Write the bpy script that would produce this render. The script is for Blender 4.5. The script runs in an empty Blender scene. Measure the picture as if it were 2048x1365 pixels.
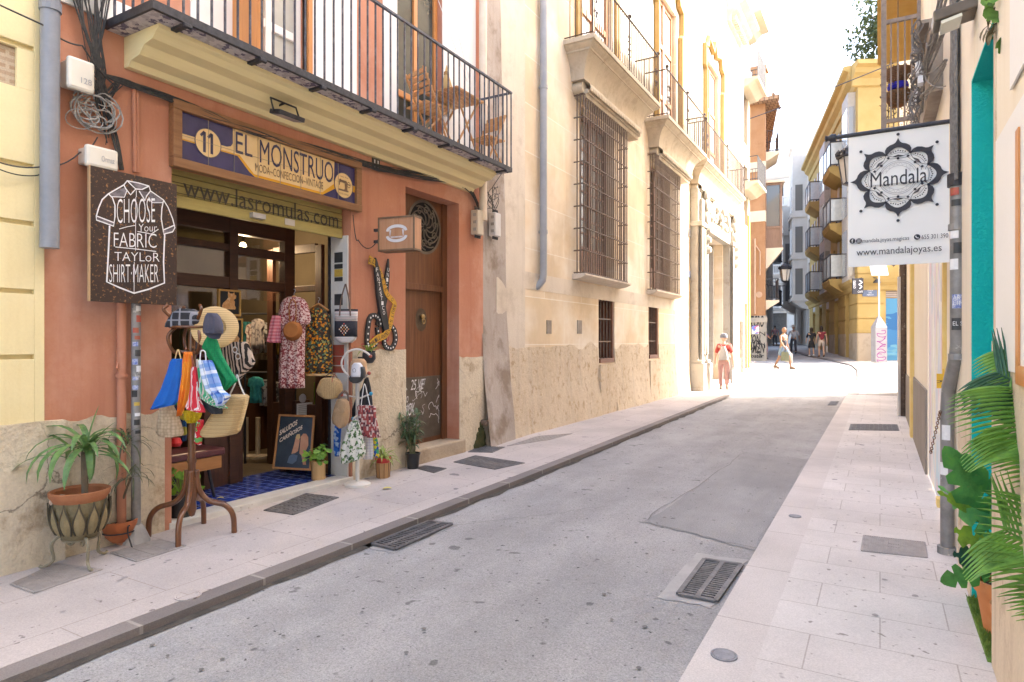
import bpy, bmesh, math, random
from mathutils import Vector, Matrix, noise
random.seed(7)
SC = bpy.context.scene
COL = SC.collection
R_ = math.radians
# ------------------------------------------------------------------ camera
F = 1280.0                      # focal length in photo pixels (2048 wide)
TH = R_(29.9)                   # the street runs 29.9 degrees right of the lens axis
CT, ST = math.cos(TH), math.sin(TH)
EYE = 1.62
cam_d = bpy.data.cameras.new('camera')
cam = bpy.data.objects.new('camera', cam_d); COL.objects.link(cam)
cam.location = (0, 0, EYE); cam.rotation_euler = (R_(90), 0, TH)
cam_d.sensor_width = 36; cam_d.lens = 36 * F / 2048; cam_d.clip_end = 600; cam_d.clip_start = .05
SC.camera = cam
# ------------------------------------------------------------------ light
SUN_EL = R_(40); SH = Vector((.857, .515, 0)).normalized()
w = bpy.data.worlds.new('World'); SC.world = w; w.use_nodes = True
nt = w.node_tree; bg = nt.nodes['Background']
sky = nt.nodes.new('ShaderNodeTexSky'); sky.sky_type = 'NISHITA'; sky.sun_disc = False
sky.sun_elevation = SUN_EL; sky.sun_rotation = math.atan2(SH.x, SH.y)
sky.air_density = 1.0; sky.dust_density = 5.0; sky.ozone_density = 1.0
nt.links.new(sky.outputs[0], bg.inputs[0]); bg.inputs[1].default_value = .15
sd = bpy.data.lights.new('sun', 'SUN'); sd.energy = 2.0; sd.angle = R_(.5); sd.color = (1, .965, .92)
sun = bpy.data.objects.new('sun', sd); COL.objects.link(sun)
SV = Vector((SH.x*math.cos(SUN_EL), SH.y*math.cos(SUN_EL), math.sin(SUN_EL)))
sun.rotation_euler = (-SV).to_track_quat('-Z', 'Y').to_euler(); sun.location = SV*40
vs = SC.view_settings; vs.view_transform = 'Standard'; vs.look = 'None'; vs.gamma = 1; vs.use_curve_mapping = False
vs.exposure = 3.0
try:
    SC.cycles.max_bounces = 8; SC.cycles.diffuse_bounces = 5; SC.cycles.transparent_max_bounces = 6
except Exception: pass
# ------------------------------------------------------------------ helpers
XL = -4.9      # street face of the shop house
XP = -4.94     # street face of the palace
XR = .46       # street face of the right-hand row
PV = .12       # pavement height
RZ = .07       # road surface: the kerb is only a low step
def zr(y):
    pts = [(-50, 0), (19, 0), (24, .12), (29, .36), (35, .52), (40, .68), (60, 1.2), (90, 1.5), (400, 1.5)]
    for (a, za), (b, zb) in zip(pts, pts[1:]):
        if y <= b:
            return za + (zb-za)*(y-a)/(b-a)
    return pts[-1][1]
def kv(px, py): return (px-1024)/F, (682.5-py)/F
def atd(px, py, d):
    k, v = kv(px, py); return Vector((d*(k*CT-ST), d*(k*ST+CT), EYE+d*v))
def onX(px, py, X):
    k, v = kv(px, py); return atd(px, py, X/(k*CT-ST))
def onY(px, py, Y):
    k, v = kv(px, py); return atd(px, py, Y/(k*ST+CT))
def gnd(px, py, z=PV):
    k, v = kv(px, py); return atd(px, py, (z-EYE)/v)
def LF(px, py, w=0.):
    p = onX(px, py, XL+w); return p.y, p.z
def lerp(a, b, t): return a+(b-a)*t
def smooth(t): return t*t*(3-2*t)
LEFT = Matrix(((0,0,1,XL),(1,0,0,0),(0,1,0,0),(0,0,0,1)))       # (u,v,w) -> (XL+w, u, v)
def frameX(X): return Matrix(((0,0,1,X),(1,0,0,0),(0,1,0,0),(0,0,0,1)))
RIGHT = Matrix(((0,0,-1,XR),(1,0,0,0),(0,1,0,0),(0,0,0,1)))     # u = Y, v = Z, w toward the road
def frame_dir(ox, oy, ang, oz=0):
    """u runs along ang (from +X, anticlockwise), v up, w to the right-hand side of u."""
    c, s = math.cos(ang), math.sin(ang)
    return Matrix(((c,0,s,ox),(s,0,-c,oy),(0,1,0,oz),(0,0,0,1)))
VIEWM = lambda o: Matrix(((CT,0,ST,o[0]),(ST,0,-CT,o[1]),(0,1,0,o[2]),(0,0,0,1)))   # u = picture right, v up, w toward the viewer's side
def thing(name, label, cat, loc=(0,0,0), rz=0, group=None, kind=None):
    o = bpy.data.objects.new(name, None); COL.objects.link(o)
    o.location = loc; o.rotation_euler = (0, 0, rz); o.empty_display_size = .1
    tag(o, label, cat, group, kind); return o
def tag(o, label=None, cat=None, group=None, kind=None):
    if label: o['label'] = label
    if cat: o['category'] = cat
    if group: o['group'] = group
    if kind: o['kind'] = kind
    return o
def wmat(o):
    m = Matrix.Identity(4)
    while o is not None:
        m = Matrix.Translation(o.location) @ o.rotation_euler.to_matrix().to_4x4() @ m
        o = o.parent
    return m
class MB:
    def __init__(s, frame=None):
        s.bm = bmesh.new(); s.F = frame or Matrix.Identity(4)
    def v(s, *p):
        p = p[0] if len(p) == 1 else p
        return s.bm.verts.new(s.F @ Vector(p))
    def face(s, vs):
        try: return s.bm.faces.new(vs)
        except ValueError: return None
    def poly(s, pts): return s.face([s.v(p) for p in pts])
    def box(s, u0, u1, v0, v1, w0, w1, rot=None):
        cs = [(u,v,w_) for w_ in (w0,w1) for v in (v0,v1) for u in (u0,u1)]
        if rot is not None:
            c = Vector(((u0+u1)/2,(v0+v1)/2,(w0+w1)/2)); cs = [c + rot @ (Vector(p)-c) for p in cs]
        a = [s.v(p) for p in cs]
        for f in ((0,1,3,2),(4,6,7,5),(0,4,5,1),(2,3,7,6),(0,2,6,4),(1,5,7,3)): s.face([a[i] for i in f])
        return s
    def prism(s, pts, w0, w1):
        """2-D outline (u,v) given a thickness along w"""
        a = [s.v(p[0], p[1], w0) for p in pts]; b = [s.v(p[0], p[1], w1) for p in pts]
        n = len(pts); s.face(a[::-1]); s.face(b)
        for i in range(n): s.face((a[i], a[(i+1)%n], b[(i+1)%n], b[i]))
        return s
    def sweep(s, prof, u0, u1):
        """profile in (w,v), run along u"""
        a = [s.v(u0, q[1], q[0]) for q in prof]; b = [s.v(u1, q[1], q[0]) for q in prof]
        n = len(prof); s.face(a); s.face(b[::-1])
        for i in range(n): s.face((a[i], b[i], b[(i+1)%n], a[(i+1)%n]))
        return s
    def tube(s, pts, r, n=8, cap=True):
        pts = [Vector(p) for p in pts]; rings = []
        m = len(pts); up = Vector((0,0,1)); prev = None
        for i, p in enumerate(pts):
            t = (pts[min(i+1,m-1)]-pts[max(i-1,0)])
            if t.length < 1e-9: t = Vector((0,0,1))
            t.normalize()
            if prev is None:
                ref = Vector((1,0,0)) if abs(t.z) > .9 else Vector((0,0,1))
                a = t.cross(ref).normalized()
            else:
                a = prev - t*prev.dot(t)
                a = a.normalized() if a.length > 1e-6 else t.orthogonal().normalized()
            prev = a; b = t.cross(a)
            rr = r[i] if isinstance(r, (list, tuple)) else r
            rings.append([s.v(p + (a*math.cos(q)+b*math.sin(q))*rr) for q in [2*math.pi*k/n for k in range(n)]])
        for A, B in zip(rings, rings[1:]):
            for k in range(n): s.face((A[k], A[(k+1)%n], B[(k+1)%n], B[k]))
        if cap: s.face(rings[0][::-1]); s.face(rings[-1])
        return s
    def lathe(s, prof, c=(0,0,0), n=20, M=None, sx=1, sy=1):
        """profile [(r,z)] turned about z at c; M optional 3x3 tilt"""
        c = Vector(c); rings = []
        for r, z in prof:
            if r < 1e-5:
                q = Vector((0,0,z)); rings.append([s.v(c + (M @ q if M else q))]); continue
            ring = []
            for k in range(n):
                q = Vector((r*math.cos(2*math.pi*k/n)*sx, r*math.sin(2*math.pi*k/n)*sy, z)); ring.append(s.v(c + (M @ q if M else q)))
            rings.append(ring)
        for A, B in zip(rings, rings[1:]):
            if len(A) == 1 and len(B) == 1: continue
            for k in range(n):
                if len(A) == 1: s.face((A[0], B[(k+1)%n], B[k]))
                elif len(B) == 1: s.face((A[k], A[(k+1)%n], B[0]))
                else: s.face((A[k], A[(k+1)%n], B[(k+1)%n], B[k]))
        return s
    def ball(s, c, r, n=12, sc=(1,1,1)):
        m = max(4, n//2)
        pr = [(r*math.sin(math.pi*i/m), -r*math.cos(math.pi*i/m)) for i in range(m+1)]
        c = Vector(c); M = Matrix.Diagonal(sc)
        return s.lathe(pr, c, n, M.to_3x3())
    def grid(s, fn, nu, nv, close=False):
        g = [[s.v(fn(i/nu, j/nv)) for i in range(nu+1)] for j in range(nv+1)]
        for j in range(nv):
            for i in range(nu): s.face((g[j][i], g[j][i+1], g[j+1][i+1], g[j+1][i]))
        return s
    def stroke(s, pts, wd, w_=.003, closed=False):
        """flat ribbon in the (u,v) plane at height w_"""
        P = [Vector((p[0], p[1])) for p in pts]
        if closed: P = P + [P[0]]
        m = len(P); L = []
        for i in range(m):
            if closed and i in (0, m-1): t = P[1]-P[m-2]
            else: t = P[min(i+1,m-1)]-P[max(i-1,0)]
            t = t.normalized() if t.length > 1e-9 else Vector((1,0))
            nn = Vector((-t.y, t.x))*wd/2
            L.append((s.v(P[i].x+nn.x, P[i].y+nn.y, w_), s.v(P[i].x-nn.x, P[i].y-nn.y, w_)))
        for a, b in zip(L, L[1:]): s.face((a[0], a[1], b[1], b[0]))
        return s
    def disc(s, cu, cv, ru, rv, w_, n=28, r0=0):
        if r0 == 0:
            s.face([s.v(cu+ru*math.cos(2*math.pi*k/n), cv+rv*math.sin(2*math.pi*k/n), w_) for k in range(n)])
        else:
            a = [s.v(cu+ru*math.cos(2*math.pi*k/n), cv+rv*math.sin(2*math.pi*k/n), w_) for k in range(n)]
            b = [s.v(cu+r0*ru*math.cos(2*math.pi*k/n), cv+r0*rv*math.sin(2*math.pi*k/n), w_) for k in range(n)]
            for k in range(n): s.face((a[k], a[(k+1)%n], b[(k+1)%n], b[k]))
        return s
    def text(s, txt, fn, shear=0, bold=0):
        """letters as flat faces; fn maps (0..1,0..1) of the text's box to a point"""
        vs_, fs = text_geo(txt, shear, bold)
        x0 = min(p[0] for p in vs_); x1 = max(p[0] for p in vs_); y0 = min(p[1] for p in vs_); y1 = max(p[1] for p in vs_)
        a = [s.v(fn((p[0]-x0)/(x1-x0), (p[1]-y0)/(y1-y0))) for p in vs_]
        for f in fs: s.face([a[i] for i in f])
        return s
    def textbox(s, txt, u0, u1, v0, v1, w_=.004, shear=0, bold=0, dv=0, rot=0):
        cu, cv = (u0+u1)/2, (v0+v1)/2; c_, s_ = math.cos(rot), math.sin(rot)
        def fn(x, y):
            a = (x-.5)*(u1-u0); b = (y-.5)*(v1-v0)+dv*(x-.5)
            return (cu+a*c_-b*s_, cv+a*s_+b*c_, w_)
        return s.text(txt, fn, shear, bold)
    def build(s, name, m, parent=None, sm=False, bevel=0, recalc=True, merge=False, org=None):
        bm = s.bm
        if merge: bmesh.ops.remove_doubles(bm, verts=bm.verts, dist=1e-5)
        if recalc: bmesh.ops.recalc_face_normals(bm, faces=bm.faces)
        if parent is not None: bm.transform(wmat(parent).inverted()); loc = None
        else:
            if org is None:
                co = [v.co for v in bm.verts]
                org = Vector(((min(c.x for c in co)+max(c.x for c in co))/2, (min(c.y for c in co)+max(c.y for c in co))/2, min(c.z for c in co)))
            loc = Vector(org); bm.transform(Matrix.Translation(-loc))
        me = bpy.data.meshes.new(name); bm.to_mesh(me); bm.free()
        if sm:
            for p in me.polygons: p.use_smooth = True
        for mm in (m if isinstance(m, (list, tuple)) else [m]): me.materials.append(mm)
        o = bpy.data.objects.new(name, me); COL.objects.link(o)
        if parent is not None: o.parent = parent
        else: o.location = loc
        if sm == 'auto':
            try: me.set_sharp_from_angle(angle=R_(40))
            except Exception: pass
        if bevel:
            b = o.modifiers.new('bevel', 'BEVEL'); b.width = bevel; b.segments = 2; b.limit_method = 'ANGLE'; b.angle_limit = R_(40)
        return o
_TG = {}
def text_geo(txt, shear=0, bold=0):
    key = (txt, shear, bold)
    if key in _TG: return _TG[key]
    cu = bpy.data.curves.new('t', 'FONT'); cu.body = txt; cu.resolution_u = 3; cu.shear = shear; cu.offset = bold; cu.fill_mode = 'FRONT'
    o = bpy.data.objects.new('t', cu); COL.objects.link(o)
    dg = bpy.context.evaluated_depsgraph_get(); me = bpy.data.meshes.new_from_object(o.evaluated_get(dg))
    r = ([tuple(v.co) for v in me.vertices], [tuple(p.vertices) for p in me.polygons])
    bpy.data.objects.remove(o); bpy.data.curves.remove(cu); bpy.data.meshes.remove(me)
    _TG[key] = r; return r
def copy_tree(o, parent=None):
    c = o.copy(); COL.objects.link(c)
    if parent is not None: c.parent = parent
    for ch in list(o.children): copy_tree(ch, c)
    return c
def wallsheet(mb, u0, u1, v0, v1, holes, w0=0., depth=.25):
    """wall face with real openings and their reveals; holes = (ua,ub,va,vb[,depth])"""
    us = sorted(set([u0,u1]+[min(max(h[i],u0),u1) for h in holes for i in (0,1)]))
    vs_ = sorted(set([v0,v1]+[min(max(h[i],v0),v1) for h in holes for i in (2,3)]))
    V = {}
    def vv(u, v):
        if (u,v) not in V: V[(u,v)] = mb.v(u, v, w0)
        return V[(u,v)]
    for a, b in zip(us, us[1:]):
        for c, d in zip(vs_, vs_[1:]):
            cu, cv = (a+b)/2, (c+d)/2
            if any(h[0] < cu < h[1] and h[2] < cv < h[3] for h in holes): continue
            mb.face((vv(a,c), vv(b,c), vv(b,d), vv(a,d)))
    for h in holes:
        D = h[4] if len(h) > 4 else depth; a, b, c, d = h[:4]
        q = [(a,c),(b,c),(b,d),(a,d)]
        for (p0, p1) in zip(q, q[1:]+q[:1]):
            if abs(p0[1]-v0) < 1e-6 and abs(p1[1]-v0) < 1e-6: continue
            mb.poly([(p0[0],p0[1],w0),(p1[0],p1[1],w0),(p1[0],p1[1],w0-D),(p0[0],p0[1],w0-D)])
    return mb
# ------------------------------------------------------------------ materials
MATS = {}
def _new(name):
    m = bpy.data.materials.new(name); m.use_nodes = True; t = m.node_tree
    return m, t, t.nodes['Principled BSDF']
def C4(c): return (c[0], c[1], c[2], 1)
def N(t, kind, **kw):
    n = t.nodes.new(kind)
    for k_, v_ in kw.items():
        if k_ in n.inputs: n.inputs[k_].default_value = v_
        else: setattr(n, k_, v_)
    return n
def coord(t, stretch=(1,1,1), kind='Object', rot=(0,0,0)):
    tc = t.nodes.new('ShaderNodeTexCoord'); mp = t.nodes.new('ShaderNodeMapping')
    mp.inputs['Scale'].default_value = stretch; mp.inputs['Rotation'].default_value = rot
    t.links.new(tc.outputs[kind], mp.inputs[0]); return mp.outputs[0]
def ramp(t, src, stops, interp='LINEAR'):
    r = t.nodes.new('ShaderNodeValToRGB'); r.color_ramp.interpolation = interp
    e = r.color_ramp.elements
    while len(e) > 1: e.remove(e[-1])
    e[0].position = stops[0][0]; e[0].color = C4(stops[0][1])
    for p, c in stops[1:]:
        x = e.new(p); x.color = C4(c)
    t.links.new(src, r.inputs[0]); return r.outputs[0]
def mixc(t, fac, a, b, mode='MIX'):
    m = t.nodes.new('ShaderNodeMix'); m.data_type = 'RGBA'; m.blend_type = mode
    for i, x in ((0, fac), (6, a), (7, b)):
        if isinstance(x, (int, float)): m.inputs[i].default_value = x
        elif isinstance(x, tuple): m.inputs[i].default_value = C4(x)
        else: t.links.new(x, m.inputs[i])
    return m.outputs[2]
def bumpit(t, b, src, strength, dist=.02):
    n = t.nodes.new('ShaderNodeBump'); n.inputs['Strength'].default_value = strength; n.inputs['Distance'].default_value = dist
    t.links.new(src, n.inputs['Height']); t.links.new(n.outputs[0], b.inputs['Normal'])
def noise_f(t, co, scale, detail=4, rough=.6):
    n = N(t, 'ShaderNodeTexNoise', Scale=scale, Detail=detail, Roughness=rough); t.links.new(co, n.inputs['Vector']); return n.outputs[0]
def mat(name, c1, c2=None, scale=6, rough=.8, bump=.0, bscale=60, metal=0, lo=.35, hi=.65, stretch=(1,1,1), spot=None, sscale=9, slo=.62, shi=.68, rot=(0,0,0), bd=.02, spec=.5, coat=0):
    if name in MATS: return MATS[name]
    m, t, b = _new(name); b.inputs['Roughness'].default_value = rough; b.inputs['Metallic'].default_value = metal
    b.inputs['Specular IOR Level'].default_value = spec; b.inputs['Coat Weight'].default_value = coat
    co = coord(t, stretch, rot=rot)
    if c2 is None: c2 = tuple(x*.86 for x in c1)
    col = ramp(t, noise_f(t, co, scale, 6, .65), [(lo, c1), (hi, c2)])
    if spot:
        f = ramp(t, noise_f(t, co, sscale, 5, .7), [(slo, (0,0,0)), (shi, (1,1,1))])
        col = mixc(t, f, col, spot)
    t.links.new(col, b.inputs['Base Color'])
    if bump: bumpit(t, b, noise_f(t, co, bscale, 5, .65), bump, bd)
    MATS[name] = m; return m
def emis(name, c, s):
    m, t, b = _new(name); b.inputs['Base Color'].default_value = C4(c); b.inputs['Emission Color'].default_value = C4(c); b.inputs['Emission Strength'].default_value = s; return m
def glass(name, tint=(.8,.85,.9), rough=.05, dark=(.03,.035,.04), alpha=None):
    """window glass: dark behind, glossy in front"""
    m, t, b = _new(name); b.inputs['Base Color'].default_value = C4(dark); b.inputs['Roughness'].default_value = rough
    b.inputs['Specular IOR Level'].default_value = .9
    if alpha is not None: b.inputs['Alpha'].default_value = alpha
    return m
def plaster(name, c1, c2, patch=None, pscale=1.2, plo=.5, phi=.62, streak=.0, streakc=(.2,.15,.1), bump=.25, bscale=35, fine=.12, crack=0, rough=.9):
    """old render: broad patches, fine grain, streaks running down, optional bare patches and cracks"""
    if name in MATS: return MATS[name]
    m, t, b = _new(name); b.inputs['Roughness'].default_value = rough; b.inputs['Specular IOR Level'].default_value = .2
    co = coord(t)
    col = ramp(t, noise_f(t, co, 1.1, 6, .6), [(.35, c1), (.68, c2)])
    g = noise_f(t, co, 55, 4, .7)
    col = mixc(t, fine, col, ramp(t, g, [(.3, tuple(x*.55 for x in c1)), (.7, tuple(min(1, x*1.25) for x in c1))]))
    h = g
    if patch:
        f = ramp(t, noise_f(t, co, pscale, 9, .68), [(plo, (0,0,0)), (phi, (1,1,1))])
        col = mixc(t, f, col, patch)
    if streak:
        cs = coord(t, (5, 5, .35))
        f = ramp(t, noise_f(t, cs, 1.6, 5, .6), [(.5, (0,0,0)), (.8, (streak,)*3)])
        col = mixc(t, f, col, streakc)
    if crack:
        vo = N(t, 'ShaderNodeTexVoronoi', feature='DISTANCE_TO_EDGE', Scale=1.3)
        wv = t.nodes.new('ShaderNodeVectorMath'); wv.operation = 'ADD'
        nn = N(t, 'ShaderNodeTexNoise', Scale=5.0, Detail=5.0); t.links.new(co, nn.inputs['Vector'])
        sc_ = t.nodes.new('ShaderNodeVectorMath'); sc_.operation = 'SCALE'; sc_.inputs['Scale'].default_value = .35
        t.links.new(nn.outputs['Color'], sc_.inputs[0]); t.links.new(co, wv.inputs[0]); t.links.new(sc_.outputs[0], wv.inputs[1])
        t.links.new(wv.outputs[0], vo.inputs['Vector'])
        f = ramp(t, vo.outputs[0], [(0, (crack,)*3), (.012, (0,0,0))])
        f = mixc(t, 1, f, ramp(t, noise_f(t, co, .8, 3), [(.5, (0,0,0)), (.6, (1,1,1))]), 'MULTIPLY')
        col = mixc(t, f, col, (.12,.085,.06))
    t.links.new(col, b.inputs['Base Color'])
    if bump: bumpit(t, b, noise_f(t, co, bscale, 7, .7), bump, .02)
    MATS[name] = m; return m
def wood(name, c1, c2, axis='z', scale=3, rough=.55, bump=.1, coat=0):
    if name in MATS: return MATS[name]
    st = {'z': (14,14,.9), 'y': (14,.9,14), 'x': (.9,14,14)}[axis]
    m, t, b = _new(name); b.inputs['Roughness'].default_value = rough; b.inputs['Coat Weight'].default_value = coat
    co = coord(t, st)
    f = noise_f(t, co, scale, 6, .65)
    t.links.new(ramp(t, f, [(.3, c1), (.7, c2)]), b.inputs['Base Color'])
    if bump: bumpit(t, b, f, bump, .01)
    MATS[name] = m; return m
def stripes(name, cols, scale, axis, rough=.85, wob=0., bump=0, rot=(0,0,0)):
    """repeating bands along one axis; cols = [(pos, colour), ...] over one period"""
    if name in MATS: return MATS[name]
    m, t, b = _new(name); b.inputs['Roughness'].default_value = rough
    co = coord(t, rot=rot)
    sx = t.nodes.new('ShaderNodeSeparateXYZ'); t.links.new(co, sx.inputs[0])
    src = sx.outputs[axis]
    if wob:
        ad = t.nodes.new('ShaderNodeMath'); ad.operation = 'MULTIPLY_ADD'; ad.inputs[1].default_value = wob
        t.links.new(noise_f(t, co, 4), ad.inputs[0]); t.links.new(src, ad.inputs[2]); src = ad.outputs[0]
    mu = t.nodes.new('ShaderNodeMath'); mu.operation = 'MULTIPLY'; mu.inputs[1].default_value = scale; t.links.new(src, mu.inputs[0])
    fr = t.nodes.new('ShaderNodeMath'); fr.operation = 'FRACT'; t.links.new(mu.outputs[0], fr.inputs[0])
    t.links.new(ramp(t, fr.outputs[0], cols, 'CONSTANT'), b.inputs['Base Color'])
    if bump: bumpit(t, b, noise_f(t, co, 90, 3), bump, .01)
    MATS[name] = m; return m
def plaid(name, base, bands, rough=.85, plane=(1,2), rot=(0,0,0)):
    """bands = [(colour, scale, lo, axis index 0/1)] laid over the base"""
    if name in MATS: return MATS[name]
    m, t, b = _new(name); b.inputs['Roughness'].default_value = rough
    co = coord(t, rot=rot); sx = t.nodes.new('ShaderNodeSeparateXYZ'); t.links.new(co, sx.inputs[0]); col = base
    for c, sc_, lo, ax, op in bands:
        mu = t.nodes.new('ShaderNodeMath'); mu.operation = 'MULTIPLY'; mu.inputs[1].default_value = sc_; t.links.new(sx.outputs[plane[ax]], mu.inputs[0])
        fr = t.nodes.new('ShaderNodeMath'); fr.operation = 'FRACT'; t.links.new(mu.outputs[0], fr.inputs[0])
        f = ramp(t, fr.outputs[0], [(0, (0,0,0)), (lo, (op,)*3)], 'CONSTANT')
        col = mixc(t, f, col, c)
    t.links.new(col, b.inputs['Base Color']); MATS[name] = m; return m
def cells(name, cols, scale, rough=.85, warp=.15, ground=None, glo=.35, stretch=(1,1,1), bump=0, rnd=1.):
    """printed cloth / mosaics: cells of several colours, with a ground colour between them"""
    if name in MATS: return MATS[name]
    m, t, b = _new(name); b.inputs['Roughness'].default_value = rough
    co = coord(t, stretch)
    nn = N(t, 'ShaderNodeTexNoise', Scale=scale*1.2, Detail=3.0); t.links.new(co, nn.inputs['Vector'])
    sc_ = t.nodes.new('ShaderNodeVectorMath'); sc_.operation = 'SCALE'; sc_.inputs['Scale'].default_value = warp/scale*4
    ad = t.nodes.new('ShaderNodeVectorMath'); ad.operation = 'ADD'
    t.links.new(nn.outputs['Color'], sc_.inputs[0]); t.links.new(co, ad.inputs[0]); t.links.new(sc_.outputs[0], ad.inputs[1])
    vo = N(t, 'ShaderNodeTexVoronoi', Scale=scale, Randomness=rnd); t.links.new(ad.outputs[0], vo.inputs['Vector'])
    sx = t.nodes.new('ShaderNodeSeparateColor'); t.links.new(vo.outputs['Color'], sx.inputs[0])
    n = len(cols); col = ramp(t, sx.outputs[0], [(i/n, c) for i, c in enumerate(cols)], 'CONSTANT')
    if ground is not None:
        f = ramp(t, vo.outputs['Distance'], [(glo, (0,0,0)), (glo+.06, (1,1,1))]); col = mixc(t, f, col, ground)
    t.links.new(col, b.inputs['Base Color'])
    if bump: bumpit(t, b, vo.outputs['Distance'], bump, .01)
    MATS[name] = m; return m
def weave(name, c1, c2, scale=60, axis=2, rough=.8, bump=.6, cross=True):
    if name in MATS: return MATS[name]
    m, t, b = _new(name); b.inputs['Roughness'].default_value = rough
    co = coord(t); vo = N(t, 'ShaderNodeTexVoronoi', Scale=scale, Randomness=.35 if cross else .1); t.links.new(co, vo.inputs['Vector'])
    t.links.new(mixc(t, .3, ramp(t, vo.outputs['Distance'], [(.25, c1), (.75, c2)]), ramp(t, noise_f(t, co, 9), [(.3, c1), (.7, c2)])), b.inputs['Base Color'])
    bumpit(t, b, vo.outputs['Distance'], -bump if bump else 0, .008); MATS[name] = m; return m
def brickm(name, c1, c2, mortar, bw, bh, ms=.01, plane='xy', rough=.85, bump=.3, off=.5, speck=None, sscale=30, rot=(0,0,0), fine=.15, spot=None, spscale=7):
    """slabs, courses or tiles laid in a plane; speck = small dark stains"""
    if name in MATS: return MATS[name]
    m, t, b = _new(name); b.inputs['Roughness'].default_value = rough; b.inputs['Specular IOR Level'].default_value = .3
    co = coord(t); src = co
    sx = t.nodes.new('ShaderNodeSeparateXYZ'); cb = t.nodes.new('ShaderNodeCombineXYZ'); t.links.new(co, sx.inputs[0])
    for i, a in enumerate(plane): t.links.new(sx.outputs['xyz'.index(a)], cb.inputs[i])
    mp = t.nodes.new('ShaderNodeMapping'); mp.inputs['Rotation'].default_value = rot; t.links.new(cb.outputs[0], mp.inputs[0])
    br = N(t, 'ShaderNodeTexBrick', Scale=1.0); br.offset = off
    br.inputs['Color1'].default_value = C4(c1); br.inputs['Color2'].default_value = C4(c2); br.inputs['Mortar'].default_value = C4(mortar)
    br.inputs['Mortar Size'].default_value = ms; br.inputs['Brick Width'].default_value = bw; br.inputs['Row Height'].default_value = bh; br.inputs['Mortar Smooth'].default_value = .2
    t.links.new(mp.outputs[0], br.inputs['Vector']); col = br.outputs['Color']
    g = noise_f(t, co, 120, 3, .8)
    col = mixc(t, fine, col, ramp(t, g, [(.35, tuple(x*.4 for x in c1)), (.65, tuple(min(1, x*1.3) for x in c1))]))
    big = ramp(t, noise_f(t, co, .9, 5), [(.35, (.82,)*3), (.65, (1.08,)*3)]); col = mixc(t, .8, col, big, 'MULTIPLY')
    if speck:
        f = ramp(t, noise_f(t, co, sscale, 2, .4), [(.7, (0,0,0)), (.75, (.75,)*3)]); col = mixc(t, f, col, speck)
    if spot:
        f = ramp(t, noise_f(t, co, spscale, 2, .35), [(.735, (0,0,0)), (.75, (.8,)*3)]); col = mixc(t, f, col, spot)
    t.links.new(col, b.inputs['Base Color'])
    if bump: bumpit(t, b, br.outputs['Fac'], -bump, .01)
    MATS[name] = m; return m
def rows(mb, rws, depth, folds=.0, nf=5, nu=24, ns=3, base=0., ph=0., flat=.5, fan=1.):
    """closed soft body (garment, bag) from rows (v, left, right): front and back skins with folds"""
    R2 = []
    for (a, b) in zip(rws, rws[1:]):
        for q in range(ns):
            t_ = q/ns; R2.append(tuple(lerp(x, y, t_) for x, y in zip(a, b)))
    R2.append(rws[-1]); n = len(R2)
    def skin(side):
        g = []
        for j, (v, l, r) in enumerate(R2):
            row = []
            for i in range(nu+1):
                s_ = i/nu; x = lerp(l, r, s_); e = 2*s_-1
                dz = depth*(max(0, 1-abs(e)**3))**.5*side*(.5 if side < 0 else 1)
                dz += folds*math.sin(e*nf*math.pi/2*1.3+ph+1.7*math.sin(j/n*2.1+ph))*(1-abs(e)**6)*(.35+.65*abs(j/n-.15))*fan
                row.append((x, v, base+dz))
            g.append(row)
        return g
    A, B = skin(1), skin(-1)
    def put(g):
        q = [[mb.v(p) for p in row] for row in g]
        for j in range(n-1):
            for i in range(nu): mb.face((q[j][i], q[j][i+1], q[j+1][i+1], q[j+1][i]))
        return q
    a = put(A); b = put(B)
    for j in range(n-1):
        mb.face((a[j][0], a[j+1][0], b[j+1][0], b[j][0])); mb.face((a[j][nu], b[j][nu], b[j+1][nu], a[j+1][nu]))
    for i in range(nu):
        mb.face((a[0][i], b[0][i], b[0][i+1], a[0][i+1])); mb.face((a[-1][i], a[-1][i+1], b[-1][i+1], b[-1][i]))
    return mb
def vframe(d, yaw=0., c=(1024, 682)):
    """picture-facing frame at depth d: (px, -py) metres per pixel handled by VP()"""
    return None
def pxrows(r, px0, py0, d, s=1.):
    """rows given in photo pixels -> metres about (px0,py0) at depth d"""
    k = d/F; return [(-(y-py0)*k, (l-px0)*k, (r_-px0)*k) for y, l, r_ in r]
def leaf(mb, p, az, el, L, W, droop=1.2, n=6, fold=.25, tw=0., tip=1.):
    """one blade: starts at p, rises at el, bends down over its length"""
    p = Vector(p); pts = []; e = el
    st = L/n
    for i in range(n+1):
        pts.append(p.copy()); d = Vector((math.cos(az)*math.cos(e), math.sin(az)*math.cos(e), math.sin(e))); p = p + d*st; e -= droop/n
    side = Vector((-math.sin(az), math.cos(az), 0)); prev = None
    if tw: side = (side*math.cos(tw) + Vector((0,0,1))*math.sin(tw)).normalized()
    for i, q in enumerate(pts):
        t_ = i/n; wd = W*.5*(math.sin(math.pi*min(1, (t_*.86+.1)))**.8)*(1 if t_ < 1 else .05)*tip
        dn = Vector((0, 0, wd*fold))
        cur = (mb.v(q+side*wd+dn), mb.v(q), mb.v(q-side*wd+dn))
        if prev:
            mb.face((prev[0], prev[1], cur[1], cur[0])); mb.face((prev[1], prev[2], cur[2], cur[1]))
        prev = cur
    return mb
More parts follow.
